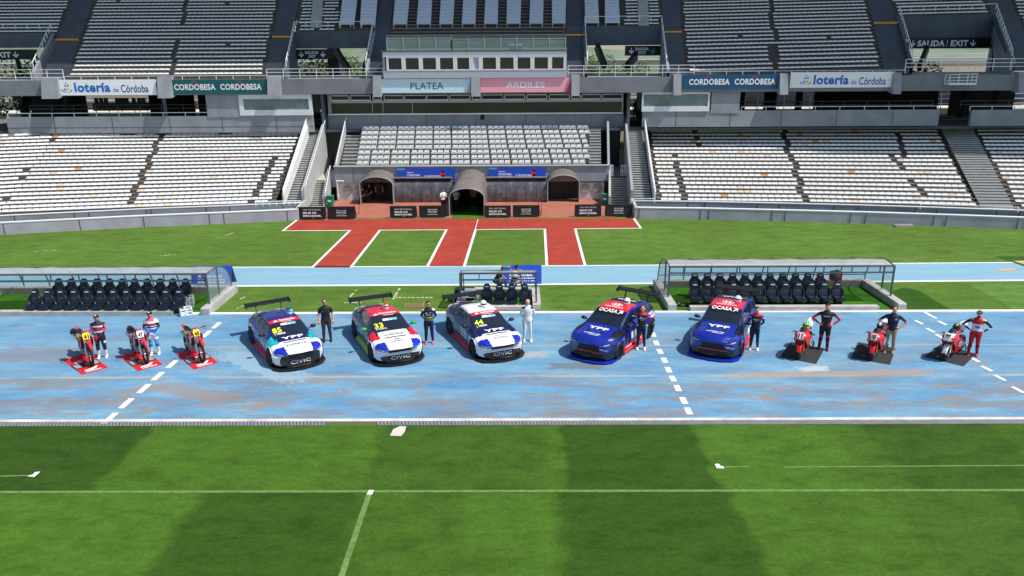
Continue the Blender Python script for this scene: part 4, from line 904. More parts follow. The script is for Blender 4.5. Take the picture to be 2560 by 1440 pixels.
hn = ['at the foot of the left stairs', 'second from the left end', 'left of the middle tunnel group', 'beside the left leg of the middle tunnel', 'just right of the middle tunnel', 'right of the middle tunnel, second one', 'left of the right-end pair', 'at the right end by the front wall']
for (x0, x1, y0, y1, k), nm in zip(hb, hn):
    Y = az((x0+x1)/2, y1).y; t = board('hoarding', x0, y0, x1, y1-2, Y, BK, ('black hoarding with white slogan text, ' if k == 0 else 'black hoarding with a white stadium emblem, ')+nm, 'hoarding', 'black hoardings on the red apron', draw=d_st if k else d_un, th=.05, tilt=.1)
    a, b = ay(x0, y1, Y), ay(x1, y1, Y); mb = MB()
    for x in (a.x+.02, b.x-.02): mb.tube([(x, Y-.02, 0), (x, Y+.1, .85), (x, Y+.5, .0)], .02, BK, 6); mb.box((x, Y-.05, .03), (.05, .3, .06), WF)
    mb.tube([(a.x, Y+.03, .87), (b.x, Y+.03, .87)], .02, BK, 6); mb.build('frame', t)
# bins, folding fences, cctv
for px, py, nm in ((825, 517, 'left'), (1512, 512, 'right')):
    q = az(px, py); mb = MB(); GN = M('bin_green', (20, 130, 105), .5)
    mb.hexa([(q.x-.2, q.y, 0), (q.x+.2, q.y, 0), (q.x+.2, q.y+.4, 0), (q.x-.2, q.y+.4, 0)], [(q.x-.25, q.y-.05, .75), (q.x+.25, q.y-.05, .75), (q.x+.25, q.y+.45, .75), (q.x-.25, q.y+.45, .75)], GN); mb.box((q.x, q.y+.2, .79), (.54, .54, .08), GN); mb.box((q.x, q.y-.06, .45), (.25, .02, .14), WP)
    tag(mb.build('wheelie_bin'), 'green plastic bin behind the hoardings at the %s end' % nm, 'bin', 'green bins')
for px, nm in ((892, 'left'), (1352, 'right')):
    q = az(px, 540); mb = MB(); mb.tube([q+Vector((0, 0, 0)), q+Vector((.05, .5, .0)), q+Vector((.1, .6, 1.0)), q+Vector((-.2, .1, .9)), q+Vector((0, 0, 0))], .02, BK, 6); tag(mb.build('barrier_frame'), 'bare black barrier end frame by the %s hoardings' % nm, 'frame', 'bare barrier frames')
q = ay(842, 452, 59.8); mb = MB(); mb.tube([q, q+Vector((0, 0, -1.3))], .05, WP, 8); mb.tube([q+Vector((0, -.1, 0)), q+Vector((.6, -.3, .02))], .06, WP, 8); tag(mb.build('wall_camera'), 'white pole with a camera arm at the left corner of the centre wall', 'camera')
# ---- outside: ring walkways, trees
BE = M('ramp_cream', (216, 206, 192), .8, var=.1); YB = M('yellow_bush', (200, 180, 60), .9, var=.2)
def viaduct(Y, z0, z1, lab_, name='ring_walkway', rail=1.3):
    t = thing(name, lab_, 'walkway', (0, Y, 0), 0, 'outer walkways behind the stand'); mb = MB(); mb.box((0, Y+3, (z0+z1)/2), (220, 6, z1-z0), BE); mb.box((0, Y-.05, z1-.1), (220, .2, .12), WW); mb.build('deck', t)
    x = -100
    while x < 100: mb = MB(); mb.box((x, Y+3, z0/2), (1.4, 1.2, z0), M('ramp_grey', (150, 146, 138), .85)); x += 12.5; mb.build('pier', t)
    mb = MB()
    for i in range(3): mb.box((0, Y, z1+rail*(i+1)/3), (220, .07, .09), WP)
    x = -60
    while x < 60: mb.box((x, Y, z1+rail/2), (.08, .08, rail), WP); x += 1.6
    mb.build('railing', t)
viaduct(96, 3.9, 4.6, 'cream outer walkway with white rails seen below the fascia beam', rail=1.7); viaduct(128, 9.4, 10.5, 'pale elevated road behind the trees, seen through the upper exits', 'elevated_road', rail=1.0)
t = thing('outer_building', 'low cream building behind the outer walkway, seen under the fascia beam', 'building', (0, 106, 0)); mb = MB(); mb.box((0, 108, 3.9), (220, 6, 7.8), BE); mb.build('wall', t)
for z in (6.9, 5.7): mb = MB(); mb.box((0, 104.9, z), (220, .3, .3), WW); mb.build('ledge', t)
t = thing('outer_ramp', 'white railed outer ramp seen through the far right exit', 'ramp', (45, 105, 0)); mb = MB(); mb.box((47, 102, 9.2), (42, 3, 1.4), BE); mb.build('deck', t)
for z in (10.2, 10.6, 11.0): mb = MB(); mb.box((47, 100.4, z), (42, .06, .12), WP); mb.build('rail', t)
mb = MB(); mb.box((47, 103, 4.2), (42, 1, 8.4), M('ramp_shade', (70, 78, 110), .8)); mb.build('wall', t)
LF = bpy.data.materials.new('leaves'); LF.use_nodes = True; MATS['leaves'] = LF; g = NG(LF); g.b.inputs['Roughness'].default_value = .8
g.col(g.ramp(g.noise(.8, 3), [(.35, lin((46, 72, 30))), (.6, lin((84, 116, 46)))])); BARK = M('bark', (82, 66, 52), .9)
def make_tree(seed, h, r):
    rr = random.Random(seed); t = thing('tree', '', 'tree', (0, 0, 0)); mb = MB(); mb.tube([(0, 0, 0), (.1, .05, h*.35), (0, 0, h*.6)], [.22, .15, .08], BARK, 7)
    for i in range(5): a = rr.uniform(0, 6.3); mb.tube([(0, 0, h*.35), (math.cos(a)*r*.5, math.sin(a)*r*.5, h*.65)], [.1, .04], BARK, 5)
    mb.build('trunk', t, world=False); mb = MB()
    cl_ = [(rr.uniform(-1, 1)*r*.65, rr.uniform(-1, 1)*r*.65, h*(.5+.42*rr.random()), rr.uniform(.28, .5)*r) for _ in range(11)]
    for i in range(1500):
        cx, cy, cz, cr = rr.choice(cl_); d = Vector((rr.gauss(0, 1), rr.gauss(0, 1), rr.gauss(0, 1))).normalized()*cr*rr.uniform(.6, 1.05); p = Vector((cx, cy, cz))+d; s = rr.uniform(.12, .26)
        u = Vector((rr.gauss(0, 1), rr.gauss(0, 1), rr.gauss(0, 1))).normalized(); v = u.orthogonal().normalized(); mb.face([p-u*s, p+v*s*.6, p+u*s, p-v*s*.6], LF)
    mb.build('crown', t, world=False); return t
T1 = make_tree(1, 11.2, 3.4); T2 = make_tree(2, 10.6, 3.8)
spots = [(770, 92, 1, 'dark green tree behind the near left exit sign'), (812, 100, 0, 'small tree behind the right half of the near left exit'), (30, 90, 1, 'green tree behind the far left exit at the frame edge'), (95, 94, 0, 'green tree behind the far left exit railing'), (1505, 112, 1, 'low tree behind the near right exit'), (1575, 118, 0, 'tree beyond the elevated road behind the near right exit'), (880, 116, 1, 'low tree beyond the road behind the near left exit'), (2285, 90, 0, 'tree behind the leftmost part of the far right exit')]
u_ = set()
for px, Y, k, lb in spots:
    q = ay(px, 160, Y); src = (T1, T2)[k]
    if k not in u_: u_.add(k); src.location = (q.x, Y, 0); src['label'] = lb; src['group'] = 'trees outside the stadium'
    else: dup(src, (q.x, Y, 0), rs.uniform(0, 6), lb, 'trees outside the stadium')
# equipment desk on the left concourse
mb = MB(); a = ay(235, 277, 71); b = ay(368, 257, 71); mb.box(((a.x+b.x)/2, 71.2, (a.z+b.z)/2), (b.x-a.x, .6, b.z-a.z), BK)
for x in (238, 250, 262, 290, 302, 314, 332, 345, 356): q = ay(x, 252, 71); mb.box((q.x, 71.2, q.z), (.3 if x != 302 else .6, .2, .5), BK)
tag(mb.build('equipment_desk'), 'black broadcast desk with screens inside the left concourse', 'desk')
# ================================================================ dugouts
DC = M('dugout_concrete', (176, 174, 170), .85, var=.2, scale=2.5); DCD = M('dugout_inner', (128, 126, 122), .85, var=.2, scale=2); ST = M('dugout_steel', (96, 100, 106), .5, .3)
LTH = M('seat_leather', (26, 33, 48), .32, var=.1, scale=3); LT2 = M('seat_trim', (200, 200, 196), .5, var=0)
def make_bucket():
    t = thing('bucket_seat', '', 'seat', (0, 0, 0))
    mb = MB()                          # seat pan, rounded front
    pr = [(-.24, -.30), (-.26, -.1), (-.25, .12), (.25, .12), (.26, -.1), (.24, -.30), (.17, -.36), (-.17, -.36)]
    mb.prism([(x, y, .28) for x, y in pr], (0, 0, .1), LTH); mb.prism([(x*.84, y*.85, .38) for x, y in pr], (0, 0, .03), LTH); mb.box((0, 0, .14), (.3, .3, .28), BK); mb.build('seat_pan', t, world=False)
    mb = MB(); out = [(-.17, .36), (-.255, .46), (-.26, .62), (-.2, .74), (-.15, .8), (.15, .8), (.2, .74), (.26, .62), (.255, .46), (.17, .36)]
    f = lambda s, d: [(x*s, .12+d+(z-.36)*.22, z) for x, z in out]
    mb.prism(f(1, 0), (0, .09, -.01), LTH); mb.prism([(x*.74, .10+(z-.36)*.22, .6+(z-.6)*.72) for x, z in out], (0, .03, 0), LTH)
    for s in (-1, 1): mb.tube([(s*.17, .02, .4), (s*.245, .07, .48), (s*.25, .12, .62), (s*.19, .17, .74)], [.03, .045, .04, .025], LTH, 6)
    mb.build('backrest', t, world=False)
    mb = MB(); hd = [(-.155, .78), (-.165, .88), (-.12, .99), (-.06, 1.03), (.06, 1.03), (.12, .99), (.165, .88), (.155, .78)]; mb.prism([(x, .19+(z-.78)*.2, z) for x, z in hd], (0, .09, 0), LTH); mb.build('headrest', t, world=False)
    m = Marks((-.1, .178, .89), (.2, 0, 0), (0, .012, .06)); m.poly([(0, .1), (1, .1), (.9, .9), (.1, .9)], LT2); m.mb.mesh([(-.085, .155, .6), (.085, .155, .6), (.085, .16, .625), (-.085, .16, .625)], [(0, 1, 2, 3)], LT2); m.build(t, world=False)
    return t
BS = make_bucket(); bs_used = [0]
def bucket(px, py, z, dY, lab_, grp):
    q = az(px, py, z)
    if not bs_used[0]: bs_used[0] = 1; BS.location = q; BS['label'] = lab_; BS['group'] = grp; return BS
    return dup(BS, q, rs.uniform(-.03, .03), lab_, grp)
ordn = ['first', 'second', 'third', 'fourth', 'fifth', 'sixth', 'seventh', 'eighth', 'ninth', 'tenth', 'eleventh', 'twelfth']
for i in range(12): bucket(87.5+32.85*i, 782, .02, 0, 'dark bucket seat, front row of the left dugout, %s from the left' % ordn[i], 'bucket seats in the left dugout')
for i in range(11): bucket(147+31.7*i, 754, .12, 0, 'dark bucket seat, back row of the left dugout, %s from the left' % ordn[i], 'bucket seats in the left dugout')
for i in range(12): bucket(1737+32.35*i, 763.5-.1*i, .02, 0, 'dark bucket seat, front row of the right dugout, %s from the left' % ordn[i], 'bucket seats in the right dugout')
for i in range(11): bucket(1737+31.4*i, 738, .12, 0, 'dark bucket seat, back row of the right dugout, %s from the left' % ordn[i], 'bucket seats in the right dugout')
for i, x in enumerate((1217.7, 1248.8, 1279.5, 1312)): bucket(x, 768, .0, 0, 'dark bucket seat in the small middle dugout, %s from the left' % ordn[i], 'bucket seats in the middle dugout')
def dugout(xL, xR, Yf, Yb, zr_f, zr_b, Yr_f, Yr_b, nb, lab_, kerb, small=False, slantL=0, slantR=0):
    t = thing('dugout', lab_, 'dugout', ((xL+xR)/2, (Yf+Yb)/2, 0), 0, 'team dugouts'); wt = .36
    mb = MB(); mb.box(((xL+xR)/2, Yb, wt/2), (xR-xL-.74, .32, wt), DC); mb.box(((xL+xR)/2, Yb-.165, wt/2-.02), (xR-xL-.3, .01, wt-.05), DCD); mb.build('back_wall', t)
    for x, s in ((xL, 1), (xR, -1)):
        mb = MB(); mb.prism([(x, Yf, 0), (x, Yb+.14, 0), (x, Yb+.14, wt+.004), (x, Yf+.05, .34), (x, Yf, .3)], (s*.36, 0, 0), DC); mb.build('side_wall', t)
    mb = MB(); k0, k1 = kerb; mb.box(((k0+k1)/2, Yf+.12, .11), (k1-k0, .34, .22), DC); mb.build('front_kerb', t)
    mb = MB(); mb.box(((xL+xR)/2, (Yf+Yb)/2+.1, .012), (xR-xL-.5, Yb-Yf-.4, .01), MATS['turf_green']); mb.build('turf_floor', t)
    # canopy: ribs curve from the back wall up and forward
    a, b = xL+.2, xR-.2; Ym, zm = Yr_b, zr_b; D = Yb-Ym
    rib = [(Yb, wt), (Yb-.02, wt+.25), (Yb-D*.2, zm-.53), (Yb-D*.58, zm-.15), (Ym, zm)]; fr = [(Yr_f, zr_f)]
    cv = rib+fr
    mb = MB(); vs = []; n = nb*2
    for i in range(n+1): vs += [(a+(b-a)*i/n, y, z+.02*math.sin(i*2.3)) for y, z in cv[4:]]
    m_ = len(cv)-4; mb.mesh(vs, [(i*m_+j, (i+1)*m_+j, (i+1)*m_+j+1, i*m_+j+1) for i in range(n) for j in range(m_-1)], PC); mb.build('roof_sheet', t, smooth=True)
    if not small:
        mb = MB(); vs = []
        for i in range(2): vs += [(a+(b-a)*i, y+.01, z) for y, z in cv[:5]]
        mb.mesh(vs, [(j, 5+j, 6+j, 1+j) for j in range(4)], SC); mb.build('back_sheet', t, smooth=True)
        for x in (a, b):
            mb = MB(); P = [(x, y, z) for y, z in cv]+[(x, Yr_f, .38)]; mb.mesh(P, [tuple(range(len(P)))], SC); mb.build('side_sheet', t)
    for i in range(nb+1):
        x = a+(b-a)*i/nb; mb = MB(); mb.tube([(x, y, z) for y, z in (cv if i in (0, nb) else cv[:5])], .028, ST, 6, ref=(1, 0, 0)); mb.build('rib', t)
    for x in (a, b):
        mb = MB(); mb.bar((x, Yr_f, .36), (x, Yr_f, zr_f), .07, .07, ST); mb.build('post', t); mb = MB(); mb.bar((x, Ym, .42), (x, Ym, zm), .06, .06, ST); mb.build('post', t)
    mb = MB(); mb.bar((a, Yr_f, zr_f), (b, Yr_f, zr_f), .07, .07, ST); mb.bar((a, Yr_f+.02, zr_f-.3), (b, Yr_f+.02, zr_f-.3), .05, .06, ST)
    if not small: mb.bar((a, Yb-.02, wt+.25), (b, Yb-.02, wt+.25), .04, .04, ST)
    mb.bar((a, Ym, zm), (b, Ym, zm), .04, .04, ST)
    for i in range(nb+1): x = a+(b-a)*(i+.5)/nb; x < b and mb.bar((x, Yr_f+.01, zr_f-.3), (x, Yr_f+.01, zr_f), .04, .04, ST)
    mb.build('frame', t); return t
Yf = az(300, 790).y; Yb = 35.05
def zat(px, py, Y): return ay(px, py, Y).z
y0, y1 = az(517, 757, .4).y, az(542, 736, .42).y
dugout(-25.3, az(492, 790).x+.55, Yf, Yb, zat(512, 685, y0), zat(534, 667, y1), y0, y1, 9, 'long glazed dugout on the left with two rows of dark bucket seats', (-25, az(440, 784).x))
y0, y1 = az(2194, 737, .4).y, az(2164, 720, .45).y
dugout(az(1668, 776).x+.0, az(2248, 772).x+.15, Yf+.3, Yb+.72, zat(2206, 665, y0), zat(2171, 647, y1), y0, y1, 8, 'long glazed dugout on the right with two rows of dark bucket seats', (az(1722, 774).x, az(2188, 772).x))
Lm, Rm = az(1140, 779), az(1352, 778); y0, y1 = az(1343, 753, .4).y, az(1340, 735, .45).y
dugout(Lm.x, Rm.x, Rm.y, az(1280, 738).y, zat(1345, 683, y0), zat(1341, 676, y1), y0, y1, 2, 'small open dugout in the middle with four bucket seats', (Lm.x+.1, Rm.x-.05), small=True)
# A-frame boards by the pale blue strip
def d_ag(m):
    m.poly([(0, .87), (.17, .87), (.19, 1), (0, 1)], IC); m.poly([(.17, .87), (.21, .87), (.23, 1), (.19, 1)], IR)
    m.text('Agencia', .17, .66, .34, .14, IW, .03); m.text('CÓRDOBA', .17, .42, .6, .17, IW, .05); m.text('DEPORTES', .17, .16, .68, .19, IW, .05)
def aframe(x0, x1, y0, y1, lab_):
    A = az(x0, y1); B = az(x1, y1); Y = A.y; w_ = B.x-A.x; zt_ = ay(x0, y0, Y+.35).z; t = thing('sign_board', lab_, 'sign', ((A.x+B.x)/2, Y, 0), 0, 'blue folding boards by the pale strip')
    mb = MB(); mb.prism([(A.x, Y, 0), (B.x, Y, 0), (B.x, Y+.35, zt_), (A.x, Y+.35, zt_)], (0, .04, 0), BLU); mb.build('front_panel', t)
    mb = MB(); mb.prism([(A.x, Y+.85, 0), (B.x, Y+.85, 0), (B.x, Y+.42, zt_), (A.x, Y+.42, zt_)], (0, -.04, 0), SL); mb.build('rear_panel', t)
    m = Marks((A.x, Y-.012, 0), (w_, 0, 0), (0, .35, zt_)); d_ag(m); m.build(t)
aframe(1257, 1354, 663, 711, 'blue folding board standing behind the small middle dugout'); aframe(478, 577, 665, 716, 'blue folding board partly behind the right end of the left dugout')
# things around the dugouts
def crate(px, py, z, s, mat, name, lab_, cat, rz=0):
    q = az(px, py, z); mb = MB(); w_, d_, h_ = s; R = Matrix.Rotation(rz, 3, 'Z')
    b4 = [q+R@Vector((x*w_/2, y*d_/2, 0)) for x, y in ((-1, -1), (1, -1), (1, 1), (-1, 1))]
    for i in range(4):
        a, b = b4[i], b4[(i+1) % 4]
        for h in (0, h_*.5, h_): mb.bar(a+Vector((0, 0, h+.02)), b+Vector((0, 0, h+.02)), .04, .05, mat)
        mb.bar(a, a+Vector((0, 0, h_)), .05, .05, mat); mb.bar((a+b)/2, (a+b)/2+Vector((0, 0, h_)), .03, .12, mat)
    mb.face([v+Vector((0, 0, .02)) for v in b4], mat); return tag(mb.build(name), lab_, cat)
crate(476, 766, .0, (.3, .45, .45), WP, 'plastic_crate', 'white slatted crate standing on end right of the left dugout seats', 'crate', .3)
crate(466, 786, .02, (.45, .35, .28), WP, 'plastic_crate', 'white tilted crate at the front kerb end of the left dugout', 'crate', .5)
crate(2088, 700, .5, (.42, .34, .38), M('cooler_red', (200, 30, 40), .5), 'drinks_crate', 'red drinks crate on the back wall of the right dugout', 'crate')
q = az(2088, 700, .9); mb = MB(); mb.ell(q+Vector((0, .05, .22)), (.24, .2, .24), M('grey_bag', (90, 92, 98), .7), 10, 7); mb.ell(q+Vector((.06, .02, .42)), (.12, .1, .08), MATS['grey_bag'], 8, 5); tag(mb.build('duffel_bag'), 'grey bag lying on the red drinks crate', 'bag')
q = az(1175, 744, .5); mb = MB(); mb.box(q+Vector((0, .1, .12)), (.8, .35, .22), WP); mb.box(q+Vector((.02, .1, .3)), (.5, .3, .14), WP); mb.box(q+Vector((.1, -.09, .12)), (.3, .02, .12), BK); tag(mb.build('printer'), 'white office machine on the left of the middle dugout back wall', 'machine')
q = az(1161, 757, .0); mb = MB(); mb.box(q+Vector((0, .3, .3)), (.9, .5, .6), BK); mb.lathe([(.01, -.02), (.11, -.02), (.12, .02), (.01, .02)], q+Vector((.18, .03, .42)), WP, 16, 'Y'); tag(mb.build('speaker_box'), 'black speaker box with a white round cone in the middle dugout', 'speaker')
q = az(1705, 765); mb = MB()
for i in range(7): mb.ell(q+Vector((-.3+.12*i, .1*math.sin(i*2), .07)), (.14, .12, .07+.03*math.sin(i*1.7)), BK, 8, 5)
tag(mb.build('cable_heap'), 'heap of black cloth on the turf at the left end of the right dugout', 'cloth')
# ================================================================ people
SK = {'a': M('skin_light', (226, 168, 138), .55, var=.05), 'b': M('skin_tan', (196, 132, 102), .55, var=.05)}
HR = M('hair_dark', (34, 26, 22), .6, var=.1, scale=20); HR2 = M('hair_brown', (74, 50, 36), .6, var=.1, scale=20); LIP = M('lip', (160, 90, 80), .5, var=0); EYE = M('eye_dark', (30, 24, 22), .3, var=0); SGL = M('sunglass', (20, 18, 22), .1, var=0)
def cm(n, c, r=.7): return M('cloth_'+n, c, r, var=.1, scale=8)
C = dict(black=cm('black', (24, 24, 27)), white=cm('white', (238, 238, 240)), navy=cm('navy', (22, 28, 56)), red=cm('red', (196, 26, 40)), pink=cm('pink', (240, 84, 130)), mag=cm('magenta', (205, 40, 120)), blue=cm('blue', (30, 100, 200)), sky=cm('sky', (80, 170, 230)), grey=cm('grey', (96, 98, 104)), khaki=cm('khaki', (176, 154, 126)), cream=cm('cream', (232, 226, 210)), yel=cm('lime', (210, 220, 60)), jean=cm('jean', (52, 74, 108)), plum=cm('plum', (58, 34, 60)), orange=cm('orange', (220, 120, 60)), char=cm('charcoal', (52, 53, 58)))
def person(lab_, loc, rz, pose='behind', zone=None, H_=1.75, skin='a', head='hair', hair=HR, glasses=False, cap=None, grp=None, sit=False, lean=0, look=(0, 0), beard=False, extra=None, name='person', seatz=.45):
    s = H_/1.75; src = MB(); tags_ = []
    def part(tg, fn):
        n0 = len(src.f); fn(); tags_.extend([tg]*(len(src.f)-n0))
    hipz = .92 if not sit else seatz+.1
    dz = hipz-.92
    def U(x, y, z):                    # upper body point with lean forward
        z2 = z-.92; return Vector((x, y*1.0-math.sin(lean)*z2, hipz+math.cos(lean)*z2+0))
    tor = [(.86, .150, .105), (.95, .163, .112), (1.06, .146, .100), (1.18, .158, .108), (1.30, .180, .118), (1.39, .178, .108), (1.45, .125, .085), (1.49, .066, .064), (1.55, .056, .060)]
    part('torso', lambda: src.tube([U(0, 0, z) for z, a, b in tor], [(a, b) for z, a, b in tor], BK, 16))
    hx, hy = look
    hc = U(0, -.012, 1.635)+Vector((hx*.03, -hy*.03, 0))
    R = Matrix.Rotation(hx*.8, 3, 'Z') @ Matrix.Rotation(-hy*.5, 3, 'X')
    def headf():
        rg = [(-.118, .030, .035, -.030), (-.10, .046, .058, -.018), (-.06, .060, .078, -.006), (0, .072, .092, 0), (.05, .075, .096, .004), (.09, .062, .080, .008), (.112, .036, .046, .01)]
        src.tube([hc+R@Vector((0, o, z)) for z, a, b, o in rg], [(a, b) for z, a, b, o in rg], BK, 14)
        src.tube([hc+R@Vector((0, -.088, .025)), hc+R@Vector((0, -.108, -.018))], [(.008, .008), (.014, .012)], BK, 6)   # nose
        for e in (-1, 1): src.ell(hc+R@Vector((e*.075, .008, -.01)), (.012, .022, .03), BK, 8, 6)
    part('head', headf)
    if sit:
        kn = [Vector((e*.14, -.44, seatz+.06)) for e in (-1, 1)]; an = [Vector((e*.15, -.46, .09)) for e in (-1, 1)]; hp = [Vector((e*.09, 0, hipz-.02)) for e in (-1, 1)]
    else:
        w_ = .12 if pose != 'wide' else .17
        kn = [Vector((e*(w_-.02), -.02, .49)) for e in (-1, 1)]; an = [Vector((e*w_, .02, .09)) for e in (-1, 1)]; hp = [Vector((e*.085, 0, .9)) for e in (-1, 1)]
    for a, b, c in zip(hp, kn, an):
        part('leg', lambda: src.tube([a, a.lerp(b, .5), b, b.lerp(c, .35), c], [.098, .082, .062, .060, .043], BK, 12))
        def foot(): src.tube([c+Vector((0, .06, -.045)), c+Vector((0, .0, -.03)), c+Vector((0, -.1, -.055)), c+Vector((0, -.19, -.068))], [(.036, .042), (.045, .052), (.047, .034), (.036, .02)], BK, 10, ref=(0, 0, 1)); src.tube([c+Vector((0, 0, .04)), c+Vector((0, 0, -.05))], [.046, .05], BK, 10)
        part('foot', foot)
    # arms: shoulder, elbow, wrist per side; side -1 is the person's right (viewer's left)
    sh = [U(e*.175, 0, 1.405) for e in (-1, 1)]
    P = dict(behind=[(.245, .07, 1.13), (.13, .15, .95)], front=[(.235, -.02, 1.13), (.05, -.17, .93)], hips=[(.40, .06, 1.16), (.20, -.03, .99)], down=[(.235, .02, 1.13), (.235, -.04, .88)], knees=[(.24, -.2, 1.12), (.12, -.42, 1.0)], wide=[(.235, .02, 1.13), (.225, -.06, .88)], phone=[(.24, -.06, 1.14), (.10, -.30, 1.15)])[pose]
    hands = []
    for i, e in enumerate((-1, 1)):
        pp = P
        if pose == 'hips' and extra == 'mirror' and i == 0: pp = [(.37, .1, 1.2), (.33, .28, 1.08)]
        el = U(e*pp[0][0], pp[0][1], pp[0][2]); wr = U(e*pp[1][0], pp[1][1], pp[1][2])
        part('arm', lambda: src.tube([sh[i]+Vector((-e*.05, 0, .0)), sh[i]+Vector((0, 0, -.02)), sh[i].lerp(el, .5), el, el.lerp(wr, .4), wr], [.052, .060, .050, .042, .040, .028], BK, 10))
        hands.append((wr, (wr-el).normalized(), e))
    nsrc = len(src.f)
    o = bpy.data.objects.new('tmp', src.data('tmp')); COL.objects.link(o); md = o.modifiers.new('r', 'REMESH'); md.mode = 'VOXEL'; md.voxel_size = .017; md.use_smooth_shade = True
    sm = o.modifiers.new('s', 'SMOOTH'); sm.iterations = 2; sm.factor = .5
    bpy.context.view_layer.update(); me = bpy.data.meshes.new_from_object(o.evaluated_get(bpy.context.evaluated_depsgraph_get())); bv = BVHTree.FromPolygons([v for v in src.v], src.f); bpy.data.objects.remove(o)
    out = MB(); out.v = [v.co.copy() for v in me.vertices]; sk = SK[skin]
    for p in me.polygons:
        c = p.center; r = bv.find_nearest(c); tg = tags_[r[2]] if r[2] is not None else 'torso'
        if tg == 'head': mt = sk
        else:
            zz = c.z-dz if (tg in ('torso', 'arm')) else c.z
            mt = zone(tg, Vector((c.x, c.y, zz)), 1 if c.x > 0 else -1) or sk
        if tg == 'torso' and c.z > U(0, 0, 1.485).z and abs(c.x) < .08: mt = sk if zone(tg, Vector((0, 0, 9)), 1) is None else mt
        out.f.append(tuple(p.vertices)); out.m.append(out.mi(mt))
    bpy.data.meshes.remove(me)
    # hands: palm, four fingers and a thumb, folded towards what they rest on
    hm = zone('hand', Vector((0, 0, 0)), 1) or sk
    for wr, d, e in hands:
        if pose in ('front', 'behind'): d = Vector((-e*.75, d.y*.2, -.6)).normalized()
        if pose == 'hips': d = Vector((-e*.8, -.35, -.25)).normalized()
        sd = d.cross(Vector((0, 1, .2))).normalized(); nm = sd.cross(d)
        pc = wr+d*.045; out.tube([wr, pc, wr+d*.09], [(.024, .018), (.040, .017), (.037, .014)], hm, 8, ref=tuple(nm))
        for k in range(4):
            b = wr+d*.085+sd*(.028-.0185*k); L = (.068, .078, .072, .055)[k]; out.tube([b, b+d*L*.55+nm*.008, b+d*L*.85+nm*.028], [.0095, .009, .007], hm, 5)
        b = wr+d*.03+sd*.034; out.tube([b, b+d*.03+sd*.022, b+d*.062+sd*.02+nm*.01], [.0115, .011, .008], hm, 5)
    for e in (-1, 1):
        out.ell(hc+R@Vector((e*.028, -.083, .018)), (.011, .007, .006), EYE, 6, 4)
    out.ell(hc+R@Vector((0, -.085, -.058)), (.022, .008, .006), LIP, 6, 4)
    t = thing(name, lab_, 'person', loc, rz, grp); t.scale = (s*1.13, s*1.13, s)
    if grp == 'drivers and riders beside their vehicles': t.rotation_euler.z += math.atan2(-loc[0], loc[1])*.8
    out.build('body', t, world=False, smooth=True)
    if head == 'hair':
        mb = MB(); mb.ell(hc+R@Vector((0, .022, .035)), (.084, .096, .092), hair, 14, 8, R)
        mb.ell(hc+R@Vector((0, -.03, .085)), (.066, .055, .036), hair, 10, 6, R); mb.build('hair', t, world=False, smooth=True)
    if head == 'short':
        mb = MB(); mb.ell(hc+R@Vector((0, .016, .046)), (.086, .10, .086), hair, 14, 8, R); mb.build('hair', t, world=False, smooth=True)
    if beard:
        mb = MB(); mb.ell(hc+R@Vector((0, -.045, -.085)), (.05, .05, .04), hair, 10, 6, R); mb.build('beard', t, world=False, smooth=True)
    if cap:
        mb = MB(); mb.ell(hc+R@Vector((0, .008, .05)), (.088, .102, .085), cap, 14, 8, R)
        q = [hc+R@Vector((x, y, z)) for x, y, z in ((-.07, -.07, .07), (.07, -.07, .07), (.06, -.17, .05), (-.06, -.17, .05))]; mb.prism(q, R@Vector((0, 0, .012)), cap)
        mb.mesh([hc+R@Vector((x, y, z)) for x, y, z in ((-.035, -.094, .085), (.035, -.094, .085), (.03, -.088, .115), (-.03, -.088, .115))], [(0, 1, 2, 3)], C['white']); mb.build('cap', t, world=False, smooth=False)
        mb = MB(); mb.ell(hc+R@Vector((0, .035, .0)), (.079, .075, .07), hair, 12, 6, R); mb.build('hair', t, world=False, smooth=True)
    if glasses:
        mb = MB()
        for e in (-1, 1): mb.ell(hc+R@Vector((e*.032, -.09, .02)), (.028, .012, .019), SGL, 8, 5)
        mb.box(hc+R@Vector((0, -.094, .026)), (.12, .01, .01), SGL)
        for e in (-1, 1): mb.bar(hc+R@Vector((e*.062, -.08, .025)), hc+R@Vector((e*.078, .0, .02)), .006, .008, SGL)
        mb.build('sunglasses', t, world=False)
    return t
def chest(t, z, w_, h_, items, y=-.135):    # writing on a shirt front
    m = Marks((-w_/2, y, z), (w_, 0, 0), (0, -.012, h_))
    for it in items:
        if isinstance(it[0], str): m.text(*it)
        else: m.poly(*it)
    m.build(t, 'shirt_print', world=False)
def face_to(p): return math.atan2(p.x, -p.y) if 0 else 0
